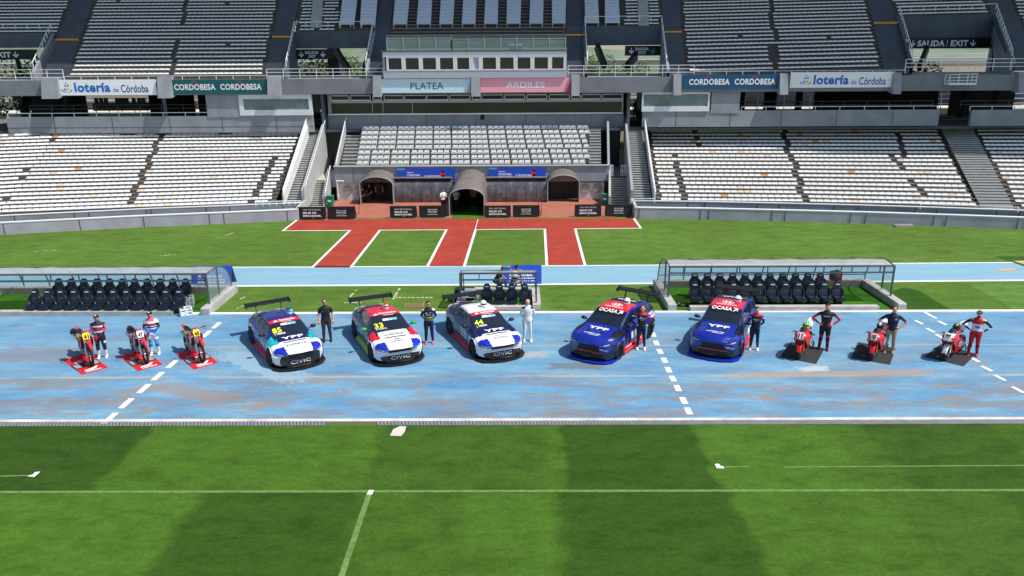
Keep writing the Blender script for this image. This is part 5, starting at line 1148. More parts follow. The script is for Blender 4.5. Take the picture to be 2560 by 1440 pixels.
# zones return the material for a body part at a height (None = skin)
def z_moto1(tg, c, sd):
    if tg == 'torso':
        z = c.z
        if z > 9: return None
        if z < 1.0: return C['navy']
        if 1.26 < z < 1.33: return C['white']
        if 1.13 < z <= 1.24: return C['mag']
        if 1.07 < z <= 1.12: return C['white']
        return C['plum']
    if tg == 'arm': return C['pink'] if abs(c.x) > .2 and c.z > 1.02 and c.z < 1.36 else C['plum'] if c.z >= 1.0 else C['char']
    if tg == 'leg': return C['cream'] if c.z < .34 else (C['white'] if .62 < c.z < .7 and abs(c.x) > .12 else C['navy'])
    if tg == 'foot': return C['cream']
    return C['char']
def z_moto2(tg, c, sd):
    z = c.z
    if tg == 'torso':
        if z > 9: return None
        if z > 1.38 and abs(c.x) < .12: return C['pink']
        if z > 1.29: return C['white']
        if 1.24 < z: return C['plum']
        if 1.17 < z: return C['white'] if z < 1.20 else C['mag']
        if 1.11 < z: return C['plum']
        if 1.07 < z: return C['white']
        return C['blue'] if z > .95 else C['white']
    if tg == 'arm': return C['white'] if z > 1.3 else (C['plum'] if z > 1.12 else C['blue'])
    if tg == 'leg': return C['cream'] if z < .34 else (C['blue'] if z < .45 else (C['sky'] if z < .66 else C['white'] if abs(c.x) < .1 or z < .74 else C['sky']))
    if tg == 'foot': return C['cream']
    return C['white']
def z_polo(tg, c, sd):
    if tg == 'torso': return None if c.z > 9 else (C['black'] if c.z > .93 else C['char'])
    if tg == 'arm': return C['black'] if c.z > 1.2 else None
    if tg == 'leg': return C['char']
    if tg == 'foot': return C['black']
def z_suit1(tg, c, sd):
    if tg == 'torso':
        if c.z > 9: return None
        if 1.085 < c.z < 1.115: return C['yel']
        if .98 < c.z < 1.05 or 1.15 < c.z < 1.17: return C['grey']
        return C['blue'] if abs(c.x) > .14 and c.z < 1.3 else C['black']
    if tg == 'arm': return C['white'] if (c.z > 1.36 or 1.05 < c.z < 1.09) else C['black']
    if tg == 'leg': return C['blue'] if abs(c.x) > .15 and sd > 0 else C['navy']
    if tg == 'foot': return C['pink']
def z_white(tg, c, sd):
    if tg == 'torso': return None if c.z > 9 else (C['navy'] if c.z > 1.38 and abs(c.x) > .1 else C['white'])
    if tg == 'arm': return C['navy'] if c.z > 1.39 else C['white']
    if tg == 'leg': return C['navy'] if abs(c.x) > .155 and c.z > .3 else C['white']
    if tg == 'foot': return C['cream']
def z_drv(tg, c, sd):
    if tg == 'torso':
        if c.z > 9: return None
        if abs(c.x) > .135 and c.z < 1.3: return C['blue']
        return C['red'] if c.z > 1.41 else C['black']
    if tg == 'arm': return C['red'] if c.z > 1.34 else (C['white'] if c.z > 1.3 else C['navy'])
    if tg == 'leg': return C['sky'] if sd > 0 and abs(c.x) > .14 else C['navy']
    if tg == 'foot': return C['cream']
def z_leather(tg, c, sd):
    if tg == 'torso': return None if c.z > 9 else (C['red'] if .93 < c.z < 1.08 and abs(c.x) > .08 else C['black'])
    if tg == 'arm': return C['black'] if (c.z > 1.33) else C['red']
    if tg == 'leg': return C['red'] if (.5 < c.z < .58 and c.y < -.02) or .28 < c.z < .34 else C['black']
    if tg == 'foot': return C['black']
def z_navy(tg, c, sd):
    if tg == 'torso': return None if c.z > 9 else (C['navy'] if c.z > .86 else C['khaki'])
    if tg == 'arm': return C['navy'] if c.z > 1.22 else None
    if tg == 'leg': return C['khaki']
    if tg == 'foot': return cm('tan_shoe', (170, 130, 100))
def z_redl(tg, c, sd):
    if tg == 'torso': return None if c.z > 9 else (C['red'] if c.z > 1.27 or c.z < 1.0 else C['white'])
    if tg == 'arm': return C['yel'] if c.z > 1.4 else (C['white'] if 1.1 < c.z < 1.14 else C['navy'])
    if tg == 'leg': return C['black'] if .36 < c.z < .44 or c.z < .2 else C['red']
    if tg == 'foot': return C['red']
def plain(top, bot, shoe='black', sleeve=1.2):
    def f(tg, c, sd):
        if tg == 'torso': return None if c.z > 9 else (C[top] if c.z > .93 else C[bot])
        if tg == 'arm': return C[top] if c.z > sleeve else None
        if tg == 'leg': return C[bot]
        if tg == 'foot': return C[shoe]
    return f
g_ = 'drivers and riders beside their vehicles'
def at(px, py): return az(px, py)
t = person('rider in plum and pink motocross jersey and black cap, holding a red cup', at(258, 894), -.1, 'front', z_moto1, 1.72, 'b', 'none', cap=C['black'], grp=g_, look=(0, .5)); chest(t, 1.275, .2, .04, [([(.1, .3), (.9, .3), (.85, .7), (.15, .7)], C['plum'])])
mb = MB(); mb.lathe([(.001, 0), (.05, 0), (.062, .12), (.001, .12)], at(258, 894)+Vector((.02, -.28, .84)), C['red'], 12); tag(mb.build('red_cup'), 'red cup held in both hands by the plum-clad rider', 'cup')
person('rider in blue and white motocross trousers with striped jersey behind the second bike', at(389, 886), -.1, 'front', z_moto2, 1.74, 'b', 'none', cap=C['black'], grp=g_, look=(0, .4))
t = person('man in black polo shirt and sunglasses standing beside the blue number 85 car', at(819, 853), .05, 'down', z_polo, 1.76, 'a', 'short', HR2, True, grp=g_); chest(t, 1.28, .26, .04, [((lambda p: p)([(0, 0), (.22, 0), (.22, .5), (0, .5)]), C['white']), ([(.85, .2), (1, .2), (1, 1.1), (.85, 1.1)], C['sky'])])
t = person('driver in black and blue racing suit with pink shoes beside the red-roofed car', at(1074, 858), .0, 'behind', z_suit1, 1.76, 'a', 'hair', HR, True, grp=g_); chest(t, 1.2, .26, .17, [([(.1, .5), (.4, .5), (.38, .7), (.1, .7)], C['white']), ('YPF', .62, .5, .28, .25, C['white'], .04), ([(.2, .08), (.8, .08), (.8, .2), (.2, .2)], C['white'])])
person('bald driver in plain white racing suit beside the white-roofed number 44 car', at(1319, 853), .0, 'behind', z_white, 1.75, 'a', 'none', grp=g_)
t = person('driver with hands on hips in black and red suit before the left blue OCASA car', at(1602, 873), .0, 'hips', z_drv, 1.78, 'a', 'short', HR2, grp=g_); chest(t, 1.17, .24, .2, [([(.15, .75), (.42, .75), (.4, .88), (.17, .88)], C['white']), ('HONDA', .1, .45, .8, .2, C['white'], .05), ('YPF', .25, .15, .4, .16, C['white'], .03)])
t = person('young driver with hands behind his back beside the right blue OCASA car', at(1884, 874), -.05, 'behind', z_drv, 1.74, 'a', 'hair', HR2, grp=g_); chest(t, 1.17, .24, .2, [('HONDA', .1, .45, .8, .2, C['white'], .05), ('YPF', .25, .15, .4, .16, C['white'], .03)])
t = person('rider in black and red leathers, hands on hips, beside the number 11 bike', at(2057, 874), .0, 'hips', z_leather, 1.86, 'a', 'hair', HR, grp=g_); chest(t, 1.25, .26, .12, [('HONDA', .12, .4, .76, .4, C['white'], .04)])
t = person('man in navy shirt and khaki trousers standing on the middle black mat', at(2221, 881), .0, 'hips', z_navy, 1.84, 'a', 'short', HR2, grp=g_); chest(t, 1.27, .28, .1, [([(.62, .3), (.7, .85), (.98, 1.0), (.8, .5), (.72, .3)], C['white']), ('HONDA', .62, .0, .34, .2, C['white'], .03)])
t = person('rider in red leathers with white belly and dark cap beside the number 77 bike', at(2430, 888), -.05, 'hips', z_redl, 1.76, 'a', 'none', cap=C['black'], grp=g_, beard=True); chest(t, 1.1, .26, .12, [([(.25, .2), (.75, .2), (.75, .8), (.25, .8)], C['blue'])])
# staff in the tunnels, dugout and doorways
person('man in black T-shirt sitting on the left inside the left tunnel', at(924, 509)+Vector((0, .9, 0)), -.5, 'knees', plain('black', 'black'), 1.75, 'b', 'short', HR, sit=True, lean=.25, seatz=.5)
person('dark-clothed man seated low at the very left edge inside the left tunnel', at(913, 510)+Vector((0, .5, 0)), -.9, 'knees', plain('char', 'black'), 1.7, 'b', 'hair', HR, sit=True, lean=.35, seatz=.38)
person('man in black shirt standing in the doorway of the left tunnel', at(944, 510)+Vector((0, 1.0, 0)), .3, 'down', plain('black', 'black'), 1.78, 'b', 'short', HR)
person('person in white top leaning on the left wall of the middle tunnel', at(1150, 531)+Vector((-.3, .4, 0)), .7, 'phone', plain('white', 'black'), 1.72, 'b', 'hair', HR)
person('person in patterned top standing on the right inside the middle tunnel', at(1184, 522)+Vector((0, .2, 0)), -.2, 'phone', plain('orange', 'black', 'white', 1.25), 1.68, 'b', 'hair', HR2)
person('person in white shirt standing outside the left leg of the middle tunnel', at(1108, 530)+Vector((0, .2, 0)), .6, 'phone', plain('white', 'black'), 1.68, 'b', 'hair', HR)
person('man in black T-shirt and jeans sitting on the wall behind the middle dugout', at(1238, 735)+Vector((0, .1, .0)), 1.6, 'knees', plain('black', 'jean'), 1.76, 'b', 'none', cap=C['grey'], sit=True, lean=.5, seatz=.5)
person('person with white backpack sitting on the wall behind the middle dugout', at(1284, 735)+Vector((0, .15, .0)), 2.6, 'knees', plain('char', 'khaki'), 1.7, 'b', 'hair', HR, sit=True, lean=.4, seatz=.5)
q = at(1286, 735)+Vector((.02, -.12, .95)); mb = MB(); mb.ell(q, (.17, .11, .23), C['white'], 10, 8); mb.box(q+Vector((0, -.08, -.12)), (.24, .06, .14), C['black']); tag(mb.build('backpack'), 'white and black backpack worn by the person behind the middle dugout', 'backpack')
person('person in black T-shirt and shorts in the doorway right of the gallery', ay(1569, 299, 69.4), .1, 'phone', plain('black', 'black', 'white'), 1.75, 'b', 'hair', HR, grp='people in the right doorway')
person('person in dark clothes on the right side of the doorway beside the gallery', ay(1587, 299, 69.6), -.3, 'down', plain('char', 'black'), 1.75, 'b', 'hair', HR, grp='people in the right doorway')
# ================================================================ race cars
def pnt(n, c, r=.28): return M('paint_'+n, c, r, var=0, coat=.6)
PB = pnt('navy', (22, 30, 120)); PBD = pnt('deep_blue', (20, 24, 82)); PBB = pnt('bright_blue', (18, 44, 176)); PRD = pnt('red', (222, 24, 44)); PWH = pnt('white', (236, 237, 240)); PBL = pnt('black', (14, 14, 18)); PCY = pnt('cyan', (30, 170, 190)); PYG = pnt('lime', (190, 220, 30)); PGR = pnt('green', (20, 170, 70))
WGL = M('car_glass', (26, 34, 48), .05, var=0, spec=.9); TYR = M('tyre', (24, 24, 25), .8, var=.1); RIM = M('rim_dark', (66, 68, 72), .35, .7, var=0); LMP = M('lamp_white', (225, 232, 240), .15, var=0); CAR = M('carbon', (30, 30, 32), .35, var=.1, scale=20)
LYE = M('number_yellow', (228, 240, 40), .5, var=0)
def interp(tab, x):
    if x <= tab[0][0]: return tab[0][1]
    for (a, u), (b, v) in zip(tab, tab[1:]):
        if x <= b: f = (x-a)/(b-a); f = f*f*(3-2*f) if 0 else f; return u+(v-u)*f
    return tab[-1][1]
def smooth(tab, x, w_=.12): return sum(interp(tab, x+d*w_) for d in (-1, -.5, 0, .5, 1))/5
CIV = dict(L=(-2.25, 2.3), zr=[(-2.25, 1.0), (-2.05, 1.05), (-1.75, 1.10), (-1.3, 1.26), (-.7, 1.355), (-.2, 1.37), (.1, 1.35), (.45, 1.22), (1.05, .93), (1.5, .86), (2.0, .78), (2.2, .71), (2.3, .62)],
           wd=[(-2.25, .80), (-2.1, .90), (-1.7, .955), (-1.35, .97), (-.9, .93), (0, .91), (.9, .93), (1.35, .97), (1.75, .955), (2.1, .88), (2.3, .72)],
           bl=[(-2.25, .88), (-1.5, .93), (0, .92), (.9, .87), (1.2, .82), (1.8, .73), (2.15, .64), (2.3, .54)],
           rw=[(-2.25, .68), (-1.7, .62), (-.9, .55), (0, .57), (.5, .64), (1.0, .72), (1.3, .74), (2.1, .66), (2.3, .52)], cowl=1.0, hdr=.14, rear=-1.0, sp=-.42)
SUV = dict(L=(-2.2, 2.3), zr=[(-2.2, 1.02), (-2.05, 1.22), (-1.7, 1.40), (-1.1, 1.50), (-.4, 1.53), (.05, 1.50), (.4, 1.36), (.95, 1.06), (1.4, 1.0), (1.95, .95), (2.15, .89), (2.3, .74)],
           wd=[(-2.2, .84), (-2.05, .93), (-1.7, .98), (-1.35, .99), (-.9, .93), (0, .91), (.9, .93), (1.35, .99), (1.75, .98), (2.1, .90), (2.3, .74)],
           bl=[(-2.2, .95), (-1.5, 1.02), (0, 1.0), (.9, .97), (1.2, .94), (1.8, .88), (2.15, .80), (2.3, .68)],
           rw=[(-2.2, .74), (-1.7, .67), (-.9, .64), (0, .64), (.5, .69), (1.0, .74), (1.3, .78), (2.1, .70), (2.3, .55)], cowl=.93, hdr=.12, rear=-1.45, sp=-.42)
WX = (1.37, -1.33); WR = .335
def make_car(kind, lab_, cat, loc, rz, livery, wheel_rim, marks, mirror, wing, banner, helmet):
    K = kind; t = thing('race_car', lab_, cat, loc, rz, 'race cars lined up on the blue track'); x0, x1 = K['L']; NX = 150
    segs = []                          # profile per station: (y, z, tag)
    rows = []
    for i in range(NX+1):
        x = x0+(x1-x0)*i/NX; w_ = smooth(K['wd'], x, .1); zr_ = smooth(K['zr'], x, .07); b_ = smooth(K['bl'], x, .1); r_ = min(smooth(K['rw'], x, .1), w_*.9); zb_ = .13
        hood = x > K['cowl']; ge = max(0.0, zr_-b_)
        bulge = .05 if hood else .0
        P = [(0, zb_, 0), (w_*.93, zb_, 0), (w_*.99, .24, 1), (w_, .5, 1), (w_*.985, b_-.16, 1), (w_*.95, b_-.05, 1), (w_*.885, b_+.012, 2), (w_*.855, b_+min(.04, ge*.3), 3), (r_+.03, zr_-min(.09, ge*.35), 3), (r_-.03, zr_-.028-bulge*.3, 4), (r_*.6, zr_-.008, 4), (0, zr_, 4)]
        # subdivide each segment
        N_ = [4, 2, 5, 6, 3, 2, 1, 9, 3, 6, 9]; row = []
        for s_, (A, B) in enumerate(zip(P, P[1:])):
            for k in range(N_[s_]): f = k/N_[s_]; row.append((A[0]+(B[0]-A[0])*f, A[1]+(B[1]-A[1])*f, B[2]))
        row.append((P[-1][0], P[-1][1], 4)); rows.append((x, row))
    M_ = len(rows[0][1])
    def P3(i, j, s_):
        x, row = rows[i]; y, z, _ = row[j]; wmx = .97; e = (abs(y)/wmx)
        fx = max(0, (x-1.2)/(x1-1.2))**1.5; rx_ = max(0, (-1.3-x)/(-1.3-x0))**1.5
        lowf = 1-.25*max(0, (z-.35))
        x2 = x-.42*fx*e*e*lowf+.22*rx_*e*e; return Vector((x2, y*s_, z))
    parts = {}
    body_vs = []
    for s_ in (1, -1):
        for i in range(NX):
            for j in range(M_-1):
                q = [P3(i, j, s_), P3(i+1, j, s_), P3(i+1, j+1, s_), P3(i, j+1, s_)]
                if s_ == 1: q.reverse()
                c = (q[0]+q[1]+q[2]+q[3])/4; tg = rows[i][1][j][2]; x = rows[i][0]
                if tg in (0, 1) and abs(c.y) > .45 and any((c.x-wx)**2+(c.z-WR)**2 < .385**2 for wx in WX): continue
                nm = 'body'
                if tg == 4 and K['hdr'] < x < K['cowl'] and abs(c.y) < interp(K['rw'], x)*.93: nm = 'windscreen'
                elif tg == 4 and x < K['rear'] and x > x0+.35 and abs(c.y) < .52: nm = 'rear_window'
                elif tg == 3 and x < K['cowl']-.2 and x > x0+.5 and rows[i][1][j][1] > interp(K['bl'], x)+.055 and rows[i][1][j][1] < interp(K['zr'], x)-.075 and abs(x-K['sp']) > .045: nm = 'side_window'
                elif tg >= 4 and x <= K['hdr'] and x >= K['rear']: nm = 'roof'
                key = nm+('l' if s_ > 0 else 'r') if nm == 'side_window' else nm
                mb = parts.setdefault(key, MB())
                if nm == 'windscreen': mt = livery('banner', c) if x < K['hdr']+banner else WGL
                elif nm in ('side_window', 'rear_window'): mt = WGL
                else: mt = livery(nm, c)
                mb.mesh(q, [(0, 1, 2, 3)], mt)
    # front and rear caps
    for i, nm in ((0, 'tail'), (NX, 'nose')):
        mb = parts['body']
        for s_ in (1, -1):
            for j in range(M_-1):
                a, b = P3(i, j, s_), P3(i, j+1, s_); a0, b0 = Vector((a.x, 0, a.z)), Vector((b.x, 0, b.z)); q = [a, b, b0, a0]
                if (s_ == 1) == (i == 0): q.reverse()
                if abs(a.z-b.z) > 1e-5: mb.mesh(q, [(0, 1, 2, 3)], livery('cap'+nm, (a+b)/2))
    objs = []
    for k_, mb in parts.items():
        # weld
        seen = {}; nv = []; mp = []
        for v in mb.v:
            kk = (round(v.x, 4), round(v.y, 4), round(v.z, 4))
            if kk not in seen: seen[kk] = len(nv); nv.append(v)
            mp.append(seen[kk])
        mb.v = nv; nf = []; nm_ = []
        for f, m in zip(mb.f, mb.m):
            g2 = []
            for q in (mp[a] for a in f):
                if q not in g2: g2.append(q)
            if len(g2) > 2: nf.append(tuple(g2)); nm_.append(m)
        mb.f, mb.m = nf, nm_
        if k_ == 'windscreen':         # the upper strip carries the sponsor banner
            pass
        o = mb.build('side_window' if k_.startswith('side') else k_, t, world=False, smooth=True); objs.append(mb)
    allv = []; allf = []
    for mb in objs:
        b0 = len(allv); allv += mb.v; allf += [tuple(b0+q for q in f) for f in mb.f]
    bv = BVHTree.FromPolygons(allv, allf)
    # dark inner shell closes wheel wells
    mb = MB(); mb.box((0, 0, .42), (4.0, 1.1, .5), BK); mb.build('underbody', t, world=False)
    for wx in WX:
        for s_ in (1, -1):
            c = Vector((wx, s_*.86, WR)); mb = MB(); y_ = .12*s_
            mb.lathe([(WR-.1, -.12), (WR-.02, -.125), (WR, -.09), (WR, .09), (WR-.02, .125), (WR-.1, .12)], c, TYR, 28, 'Y'); w_ = mb.build('wheel', t, world=False, smooth=True)
            mb = MB(); mb.lathe([(WR-.1, .10), (WR-.12, .03), (.03, .05), (.001, .05)] if s_ > 0 else [(WR-.1, -.10), (WR-.12, -.03), (.03, -.05), (.001, -.05)], c, BK, 28, 'Y')
            for k in range(10):
                a = 2*math.pi*k/10; mb.bar(c+Vector((.03*math.cos(a), s_*.075, .03*math.sin(a))), c+Vector(((WR-.09)*math.cos(a), s_*.095, (WR-.09)*math.sin(a))), .035, .02, wheel_rim)
            mb.lathe([(WR-.085, s_*.118), (WR-.115, s_*.118)], c, wheel_rim, 28, 'Y'); mb.lathe([(.045, s_*.1), (.001, s_*.1)], c, wheel_rim, 10, 'Y')
            o = mb.build('rim', t, world=False); o.parent = w_
    # arch lips
    for wx in WX:
        for s_ in (1, -1):
            mb = MB(); pts = []
            for k in range(15):
                a = math.radians(-12+204*k/14); x = wx+.392*math.cos(a); z = WR+.392*math.sin(a); h = bv.ray_cast(Vector((x, s_*2, z)), Vector((0, -s_, 0))); y = (h[0].y if h[0] is not None and abs(h[0].y) > .6 else s_*.9); pts.append((x, y+s_*.008, z))
            mb.tube(pts, .02, livery('lip', Vector((wx, s_*.95, .6))), 6); mb.build('arch_lip', t, world=False)
    # splitter, skirts
    zf = .075; spl = M('splitter_'+str(round(loc[0])), (26, 26, 28), .4, var=0) if K is CIV else PBB
    mb = MB(); pr = [(1.55, -1.0), (1.95, -.97), (2.2, -.8), (2.36, -.45), (2.42, 0), (2.36, .45), (2.2, .8), (1.95, .97), (1.55, 1.0)]
    mb.prism([(x, y, zf-.02) for x, y in pr], (0, 0, .035), CAR if K is CIV else PBB)
    mb.build('splitter', t, world=False)
    for s_ in (1, -1): mb = MB(); mb.box((.02, s_*.9, .13), (1.95, .16, .1), livery('skirt', Vector((0, s_, .1)))); mb.build('side_skirt', t, world=False)
    # grille, lamps laid on the nose by casting onto the body
    def onx(y, z, d=.012):
        h = bv.ray_cast(Vector((4, y, z)), Vector((-1, 0, 0))); return (h[0]+Vector((d, 0, 0))) if h[0] is not None else Vector((2.2, y, z))
    def onz(x, y, d=.012):
        h = bv.ray_cast(Vector((x, y, 3)), Vector((0, 0, -1))); return (h[0]+Vector((0, 0, d))) if h[0] is not None else Vector((x, y, 1))
    def ony(x, z, s_, d=.014):
        h = bv.ray_cast(Vector((x, s_*3, z)), Vector((0, -s_, 0))); return (h[0]+Vector((0, s_*d, 0))) if h[0] is not None else Vector((x, s_*.9, z))
    def patch(name, poly, mapper, mat, n=6, thick=0):
        mb = MB(); A, B, C_, D_ = poly; vs = []
        for i in range(n+1):
            for j in range(4):
                u, v = i/n, j/3; p = [(A[k]*(1-u)+B[k]*u)*(1-v)+(D_[k]*(1-u)+C_[k]*u)*v for k in (0, 1)]; vs.append(mapper(*p))
        mb.mesh(vs, [(i*4+j, (i+1)*4+j, (i+1)*4+j+1, i*4+j+1) for i in range(n) for j in range(3)], mat); return mb.build(name, t, world=False)
    if K is CIV:
        patch('lower_grille', [(-.52, .15), (.52, .15), (.47, .33), (-.47, .33)], onx, BK, 10); patch('upper_grille', [(-.42, .45), (.42, .45), (.5, .56), (-.5, .56)], onx, BK, 8)
        for s_ in (1, -1):
            patch('headlight', [(s_*.42, .50), (s_*.80, .56), (s_*.82, .61), (s_*.42, .54)], onx, BK, 5)
            patch('headlight_strip', [(s_*.44, .545), (s_*.80, .60), (s_*.80, .615), (s_*.44, .56)], lambda y, z: onx(y, z, .02), LMP, 5)
            patch('hood_vent', [(.98, s_*.62), (1.22, s_*.66), (1.2, s_*.60), (1.0, s_*.56)], onz, BK, 4)
        patch('hood_slot', [(1.55, -.42), (1.55, .42), (1.50, .42), (1.50, -.42)], onz, BK, 6)
    else:
        patch('lower_grille', [(-.6, .17), (.6, .17), (.52, .34), (-.52, .34)], onx, BK, 10); patch('upper_grille', [(-.5, .36), (.5, .36), (.38, .6), (-.38, .6)], onx, BK, 10)
        patch('grille_trim', [(-.55, .335), (.55, .335), (.54, .375), (-.54, .375)], lambda y, z: onx(y, z, .03), PRD, 10)
        for s_ in (1, -1):
            patch('headlight', [(s_*.46, .64), (s_*.84, .72), (s_*.84, .79), (s_*.5, .70)], onx, BK, 5); patch('headlight_strip', [(s_*.5, .65), (s_*.82, .72), (s_*.82, .745), (s_*.5, .675)], lambda y, z: onx(y, z, .022), LMP, 5)
            patch('hood_vent', [(1.45, s_*.34), (1.72, s_*.34), (1.72, s_*.24), (1.45, s_*.24)], onz, BK, 4)
    for s_, x_ in ((1, .62), (-1, .62)):
        mb = MB(); zb_ = interp(K['bl'], x_)+.05; mb.bar((x_, s_*.82, zb_), (x_, s_*.95, zb_+.03), .04, .03, BK); mb.ell((x_+.02, s_*.98, zb_+.06), (.085, .12, .07), mirror, 12, 8); mb.build('mirror', t, world=False, smooth=True)
        mb = MB(); patch('wiper', [(K['cowl']-.04, s_*.1), (K['cowl']-.04, s_*.14), (K['cowl']-.3, s_*.34), (K['cowl']-.3, s_*.31)], lambda a, b: onz(a, b, .03), BK, 4) if s_ > 0 else None
    # rear wing
    if wing:
        zw = wing; mb = MB()
        for s_ in (1, -1): mb.bar((-1.98, s_*.5, smooth(K['zr'], -1.95)-.02), (-2.12, s_*.5, zw-.02), .03, .09, BK)
        mb.build('wing_stay', t, world=False)
        mb = MB(); mb.hexa([(-2.3, -.86, zw+.03), (-2.0, -.86, zw-.03), (-2.0, .86, zw-.03), (-2.3, .86, zw+.03)], [(-2.3, -.86, zw+.06), (-2.0, -.86, zw), (-2.0, .86, zw), (-2.3, .86, zw+.06)], CAR)
        mb.build('rear_wing', t, world=False)
        for s_ in (1, -1): mb = MB(); mb.prism([(-2.34, s_*.87, zw-.14), (-1.98, s_*.87, zw-.1), (-1.96, s_*.87, zw+.04), (-2.34, s_*.87, zw+.11)], (0, s_*.02, 0), BK); mb.build('wing_endplate', t, world=False)
    # writing: each item (string, face, a0, b0, w, h, material, bold)
    out = MB()
    gp = [(0, 0), (1, 0), (1, 1), (0, 1)]
    for it in marks+[(gp, sd_, x_, .58, .014, .5, BK, 0) for sd_ in ('left', 'right') for x_ in (.74, -.38, -1.08)]:
        s__, face, a0, b0, w_, h_, mt, bd = it[:8]; sh = it[8] if len(it) > 8 else 0
        if isinstance(s__, str): vs, fs = glyphs(s__, bd, sh)
        else: vs, fs = s__, [tuple(range(len(s__)))]
        if face == 'hood' or face == 'top': fn = lambda u, v: onz(b0-(v-.5)*h_, a0+(u-.5)*w_, .014)
        elif face == 'back': fn = lambda u, v: onz(b0+(v-.5)*h_, a0-(u-.5)*w_, .014)
        elif face == 'front': fn = lambda u, v: onx(a0+(u-.5)*w_, b0+(v-.5)*h_, .02)
        elif face == 'right': fn = lambda u, v: ony(a0+(u-.5)*w_, b0+(v-.5)*h_, -1)
        elif face == 'left': fn = lambda u, v: ony(a0-(u-.5)*w_, b0+(v-.5)*h_, 1)
        out.mesh([fn(u, v) for u, v in vs], fs, mt)
    out.build('lettering', t, world=False)
    # helmet on the roof is a thing of its own
    hx, hy, hm, vis, hl, acc = helmet; R = Matrix.Rotation(rz, 3, 'Z'); p = Vector(loc)+R@Vector((hx, hy, smooth(K['zr'], hx)-.01)); make_helmet(p, rz, hm, vis, acc, hl)
    return t
def make_helmet(p, rz, hm, vis, acc, lab_, s=1.0, peak=None):
    t = thing('helmet', lab_, 'helmet', p, rz, 'crash helmets')
    mb = MB(); rg = [(-.0, .095, .11), (.03, .12, .14), (.09, .128, .155), (.15, .128, .155), (.2, .115, .14), (.245, .08, .10), (.268, .03, .04)]; n = 20; vs = []
    for z, a, b in rg:
        for k in range(n): th = 2*math.pi*k/n; vs.append(Vector((b*math.cos(th)*s+(.01 if z < .1 else 0), a*math.sin(th)*s, z*s)))
    fs = [(i*n+j, i*n+(j+1) % n, (i+1)*n+(j+1) % n, (i+1)*n+j) for i in range(len(rg)-1) for j in range(n)]+[tuple(reversed(range(n))), tuple((len(rg)-1)*n+j for j in range(n))]
    b0 = len(mb.v)
    mb.mesh(vs, fs, hm)
    if acc:
        for i, f in enumerate(mb.f):
            c = sum((mb.v[q] for q in f), Vector())/len(f)
            if acc[0](c): mb.m[i] = mb.mi(acc[1])
            if len(acc) > 2 and acc[2](c): mb.m[i] = mb.mi(acc[3])
    mb.build('shell', t, world=False, smooth=True)
    mb = MB(); vs = []
    for z, a, b in ((.105, .133, .160), (.14, .134, .161), (.17, .131, .157)):
        for k in range(9): th = math.radians(-58+116*k/8); vs.append((b*math.cos(th)*s, a*math.sin(th)*s, z*s))
    mb.mesh(vs, [(i*9+j, i*9+j+1, (i+1)*9+j+1, (i+1)*9+j) for i in range(2) for j in range(8)], vis); mb.build('visor', t, world=False, smooth=True)
    if peak:
        mb = MB(); mb.prism([(.08*s, -.09*s, .215*s), (.08*s, .09*s, .215*s), (.25*s, .07*s, .25*s), (.25*s, -.07*s, .25*s)], (0, 0, .012), peak); mb.prism([(.10*s, -.06*s, .02*s), (.10*s, .06*s, .02*s), (.21*s, .03*s, .05*s), (.21*s, -.03*s, .05*s)], (0, 0, .06*s), peak); mb.build('peak', t, world=False)
    return t
def civic_liv(side, hoodc, hoodr, fender, roofc, ban, skirt, corner, bumper):
    def f(nm, c):
        x, y, z = c.x, abs(c.y), c.z
        if nm == 'banner': return ban
        if nm == 'roof': return roofc if y < .60 else side
        if nm == 'skirt': return skirt
        if nm == 'lip': return PWH if x > 0 else side
        if nm == 'captail': return PBL if z < .35 else side
        if z < .2: return PBL
        if nm == 'capnose': return PBL if z < .33 else bumper
        # hood
        if x > 1.02 and z > .62 and y < .60-(x-1.0)*.12: return hoodr if x < 1.42 else hoodc
        if x > 1.75 and z > .56 and y < .86: return PBB
        if .95 < x < 1.5 and z > .70: return fender
        if x > .98: return corner if z < .3 and x < 1.8 else PWH if x < 2.28 or z > .33 else bumper
        if x < -1.9 and z > .9: return PWH if y > .3 else side
        if -.9 < x < .95 and z < .27: return skirt
        return side
    return f
lv1 = civic_liv(PB, PWH, PBD, PCY, PB, PRD, PRD, PBB, PBL)
lv2 = civic_liv(PBD, PWH, PWH, PRD, PRD, PRD, PYG, PBB, PWH)
lv3 = civic_liv(PBD, PWH, PBD, PBD, PWH, PRD, PRD, PBB, PWH)
flame = [(0, .1), (.25, 0), (.75, 0), (1, .1), (1, .3), (.8, .45), (.7, .4), (.62, 1), (.5, .55), (.4, .9), (.28, .4), (.1, .5), (0, .3)]
def civic_marks(num, drv, sidetxt, hood, top_ypf):
    m = [(num, 'top', -.42, .72, .34, .24, LYE, .03), (drv, 'top', -.36, .9, .42, .08, IW, .03), ('CIVIC', 'front', 0, .245, .74, .13, M('logo_silver', (190, 192, 196), .4, var=0), .03),
         ([(0, 0), (1, 0), (1, 1), (0, 1)], 'top', .08, .48, .56, .1, IW, 0), ([(.4, .2), (.55, .2), (.55, .8), (.4, .8)], 'top', .08, .48, .56, .101, IPK, 0), ([(.6, .1), (1, .1), (1, .9), (.6, .9)], 'top', .08, .48, .56, .101, IC, 0)]
    return m+sidetxt+hood
san = lambda x0: [('Santander', 'top', .12, x0, .62, .10, IW, .028), (flame, 'top', -.33, x0, .16, .11, IW, 0), ('Consumer', 'top', .08, x0+.11, .4, .06, IW, .01)]
YP = lambda x, w_=.8: [('YPF', 'top', 0, x, w_, .19, IW, .04)]
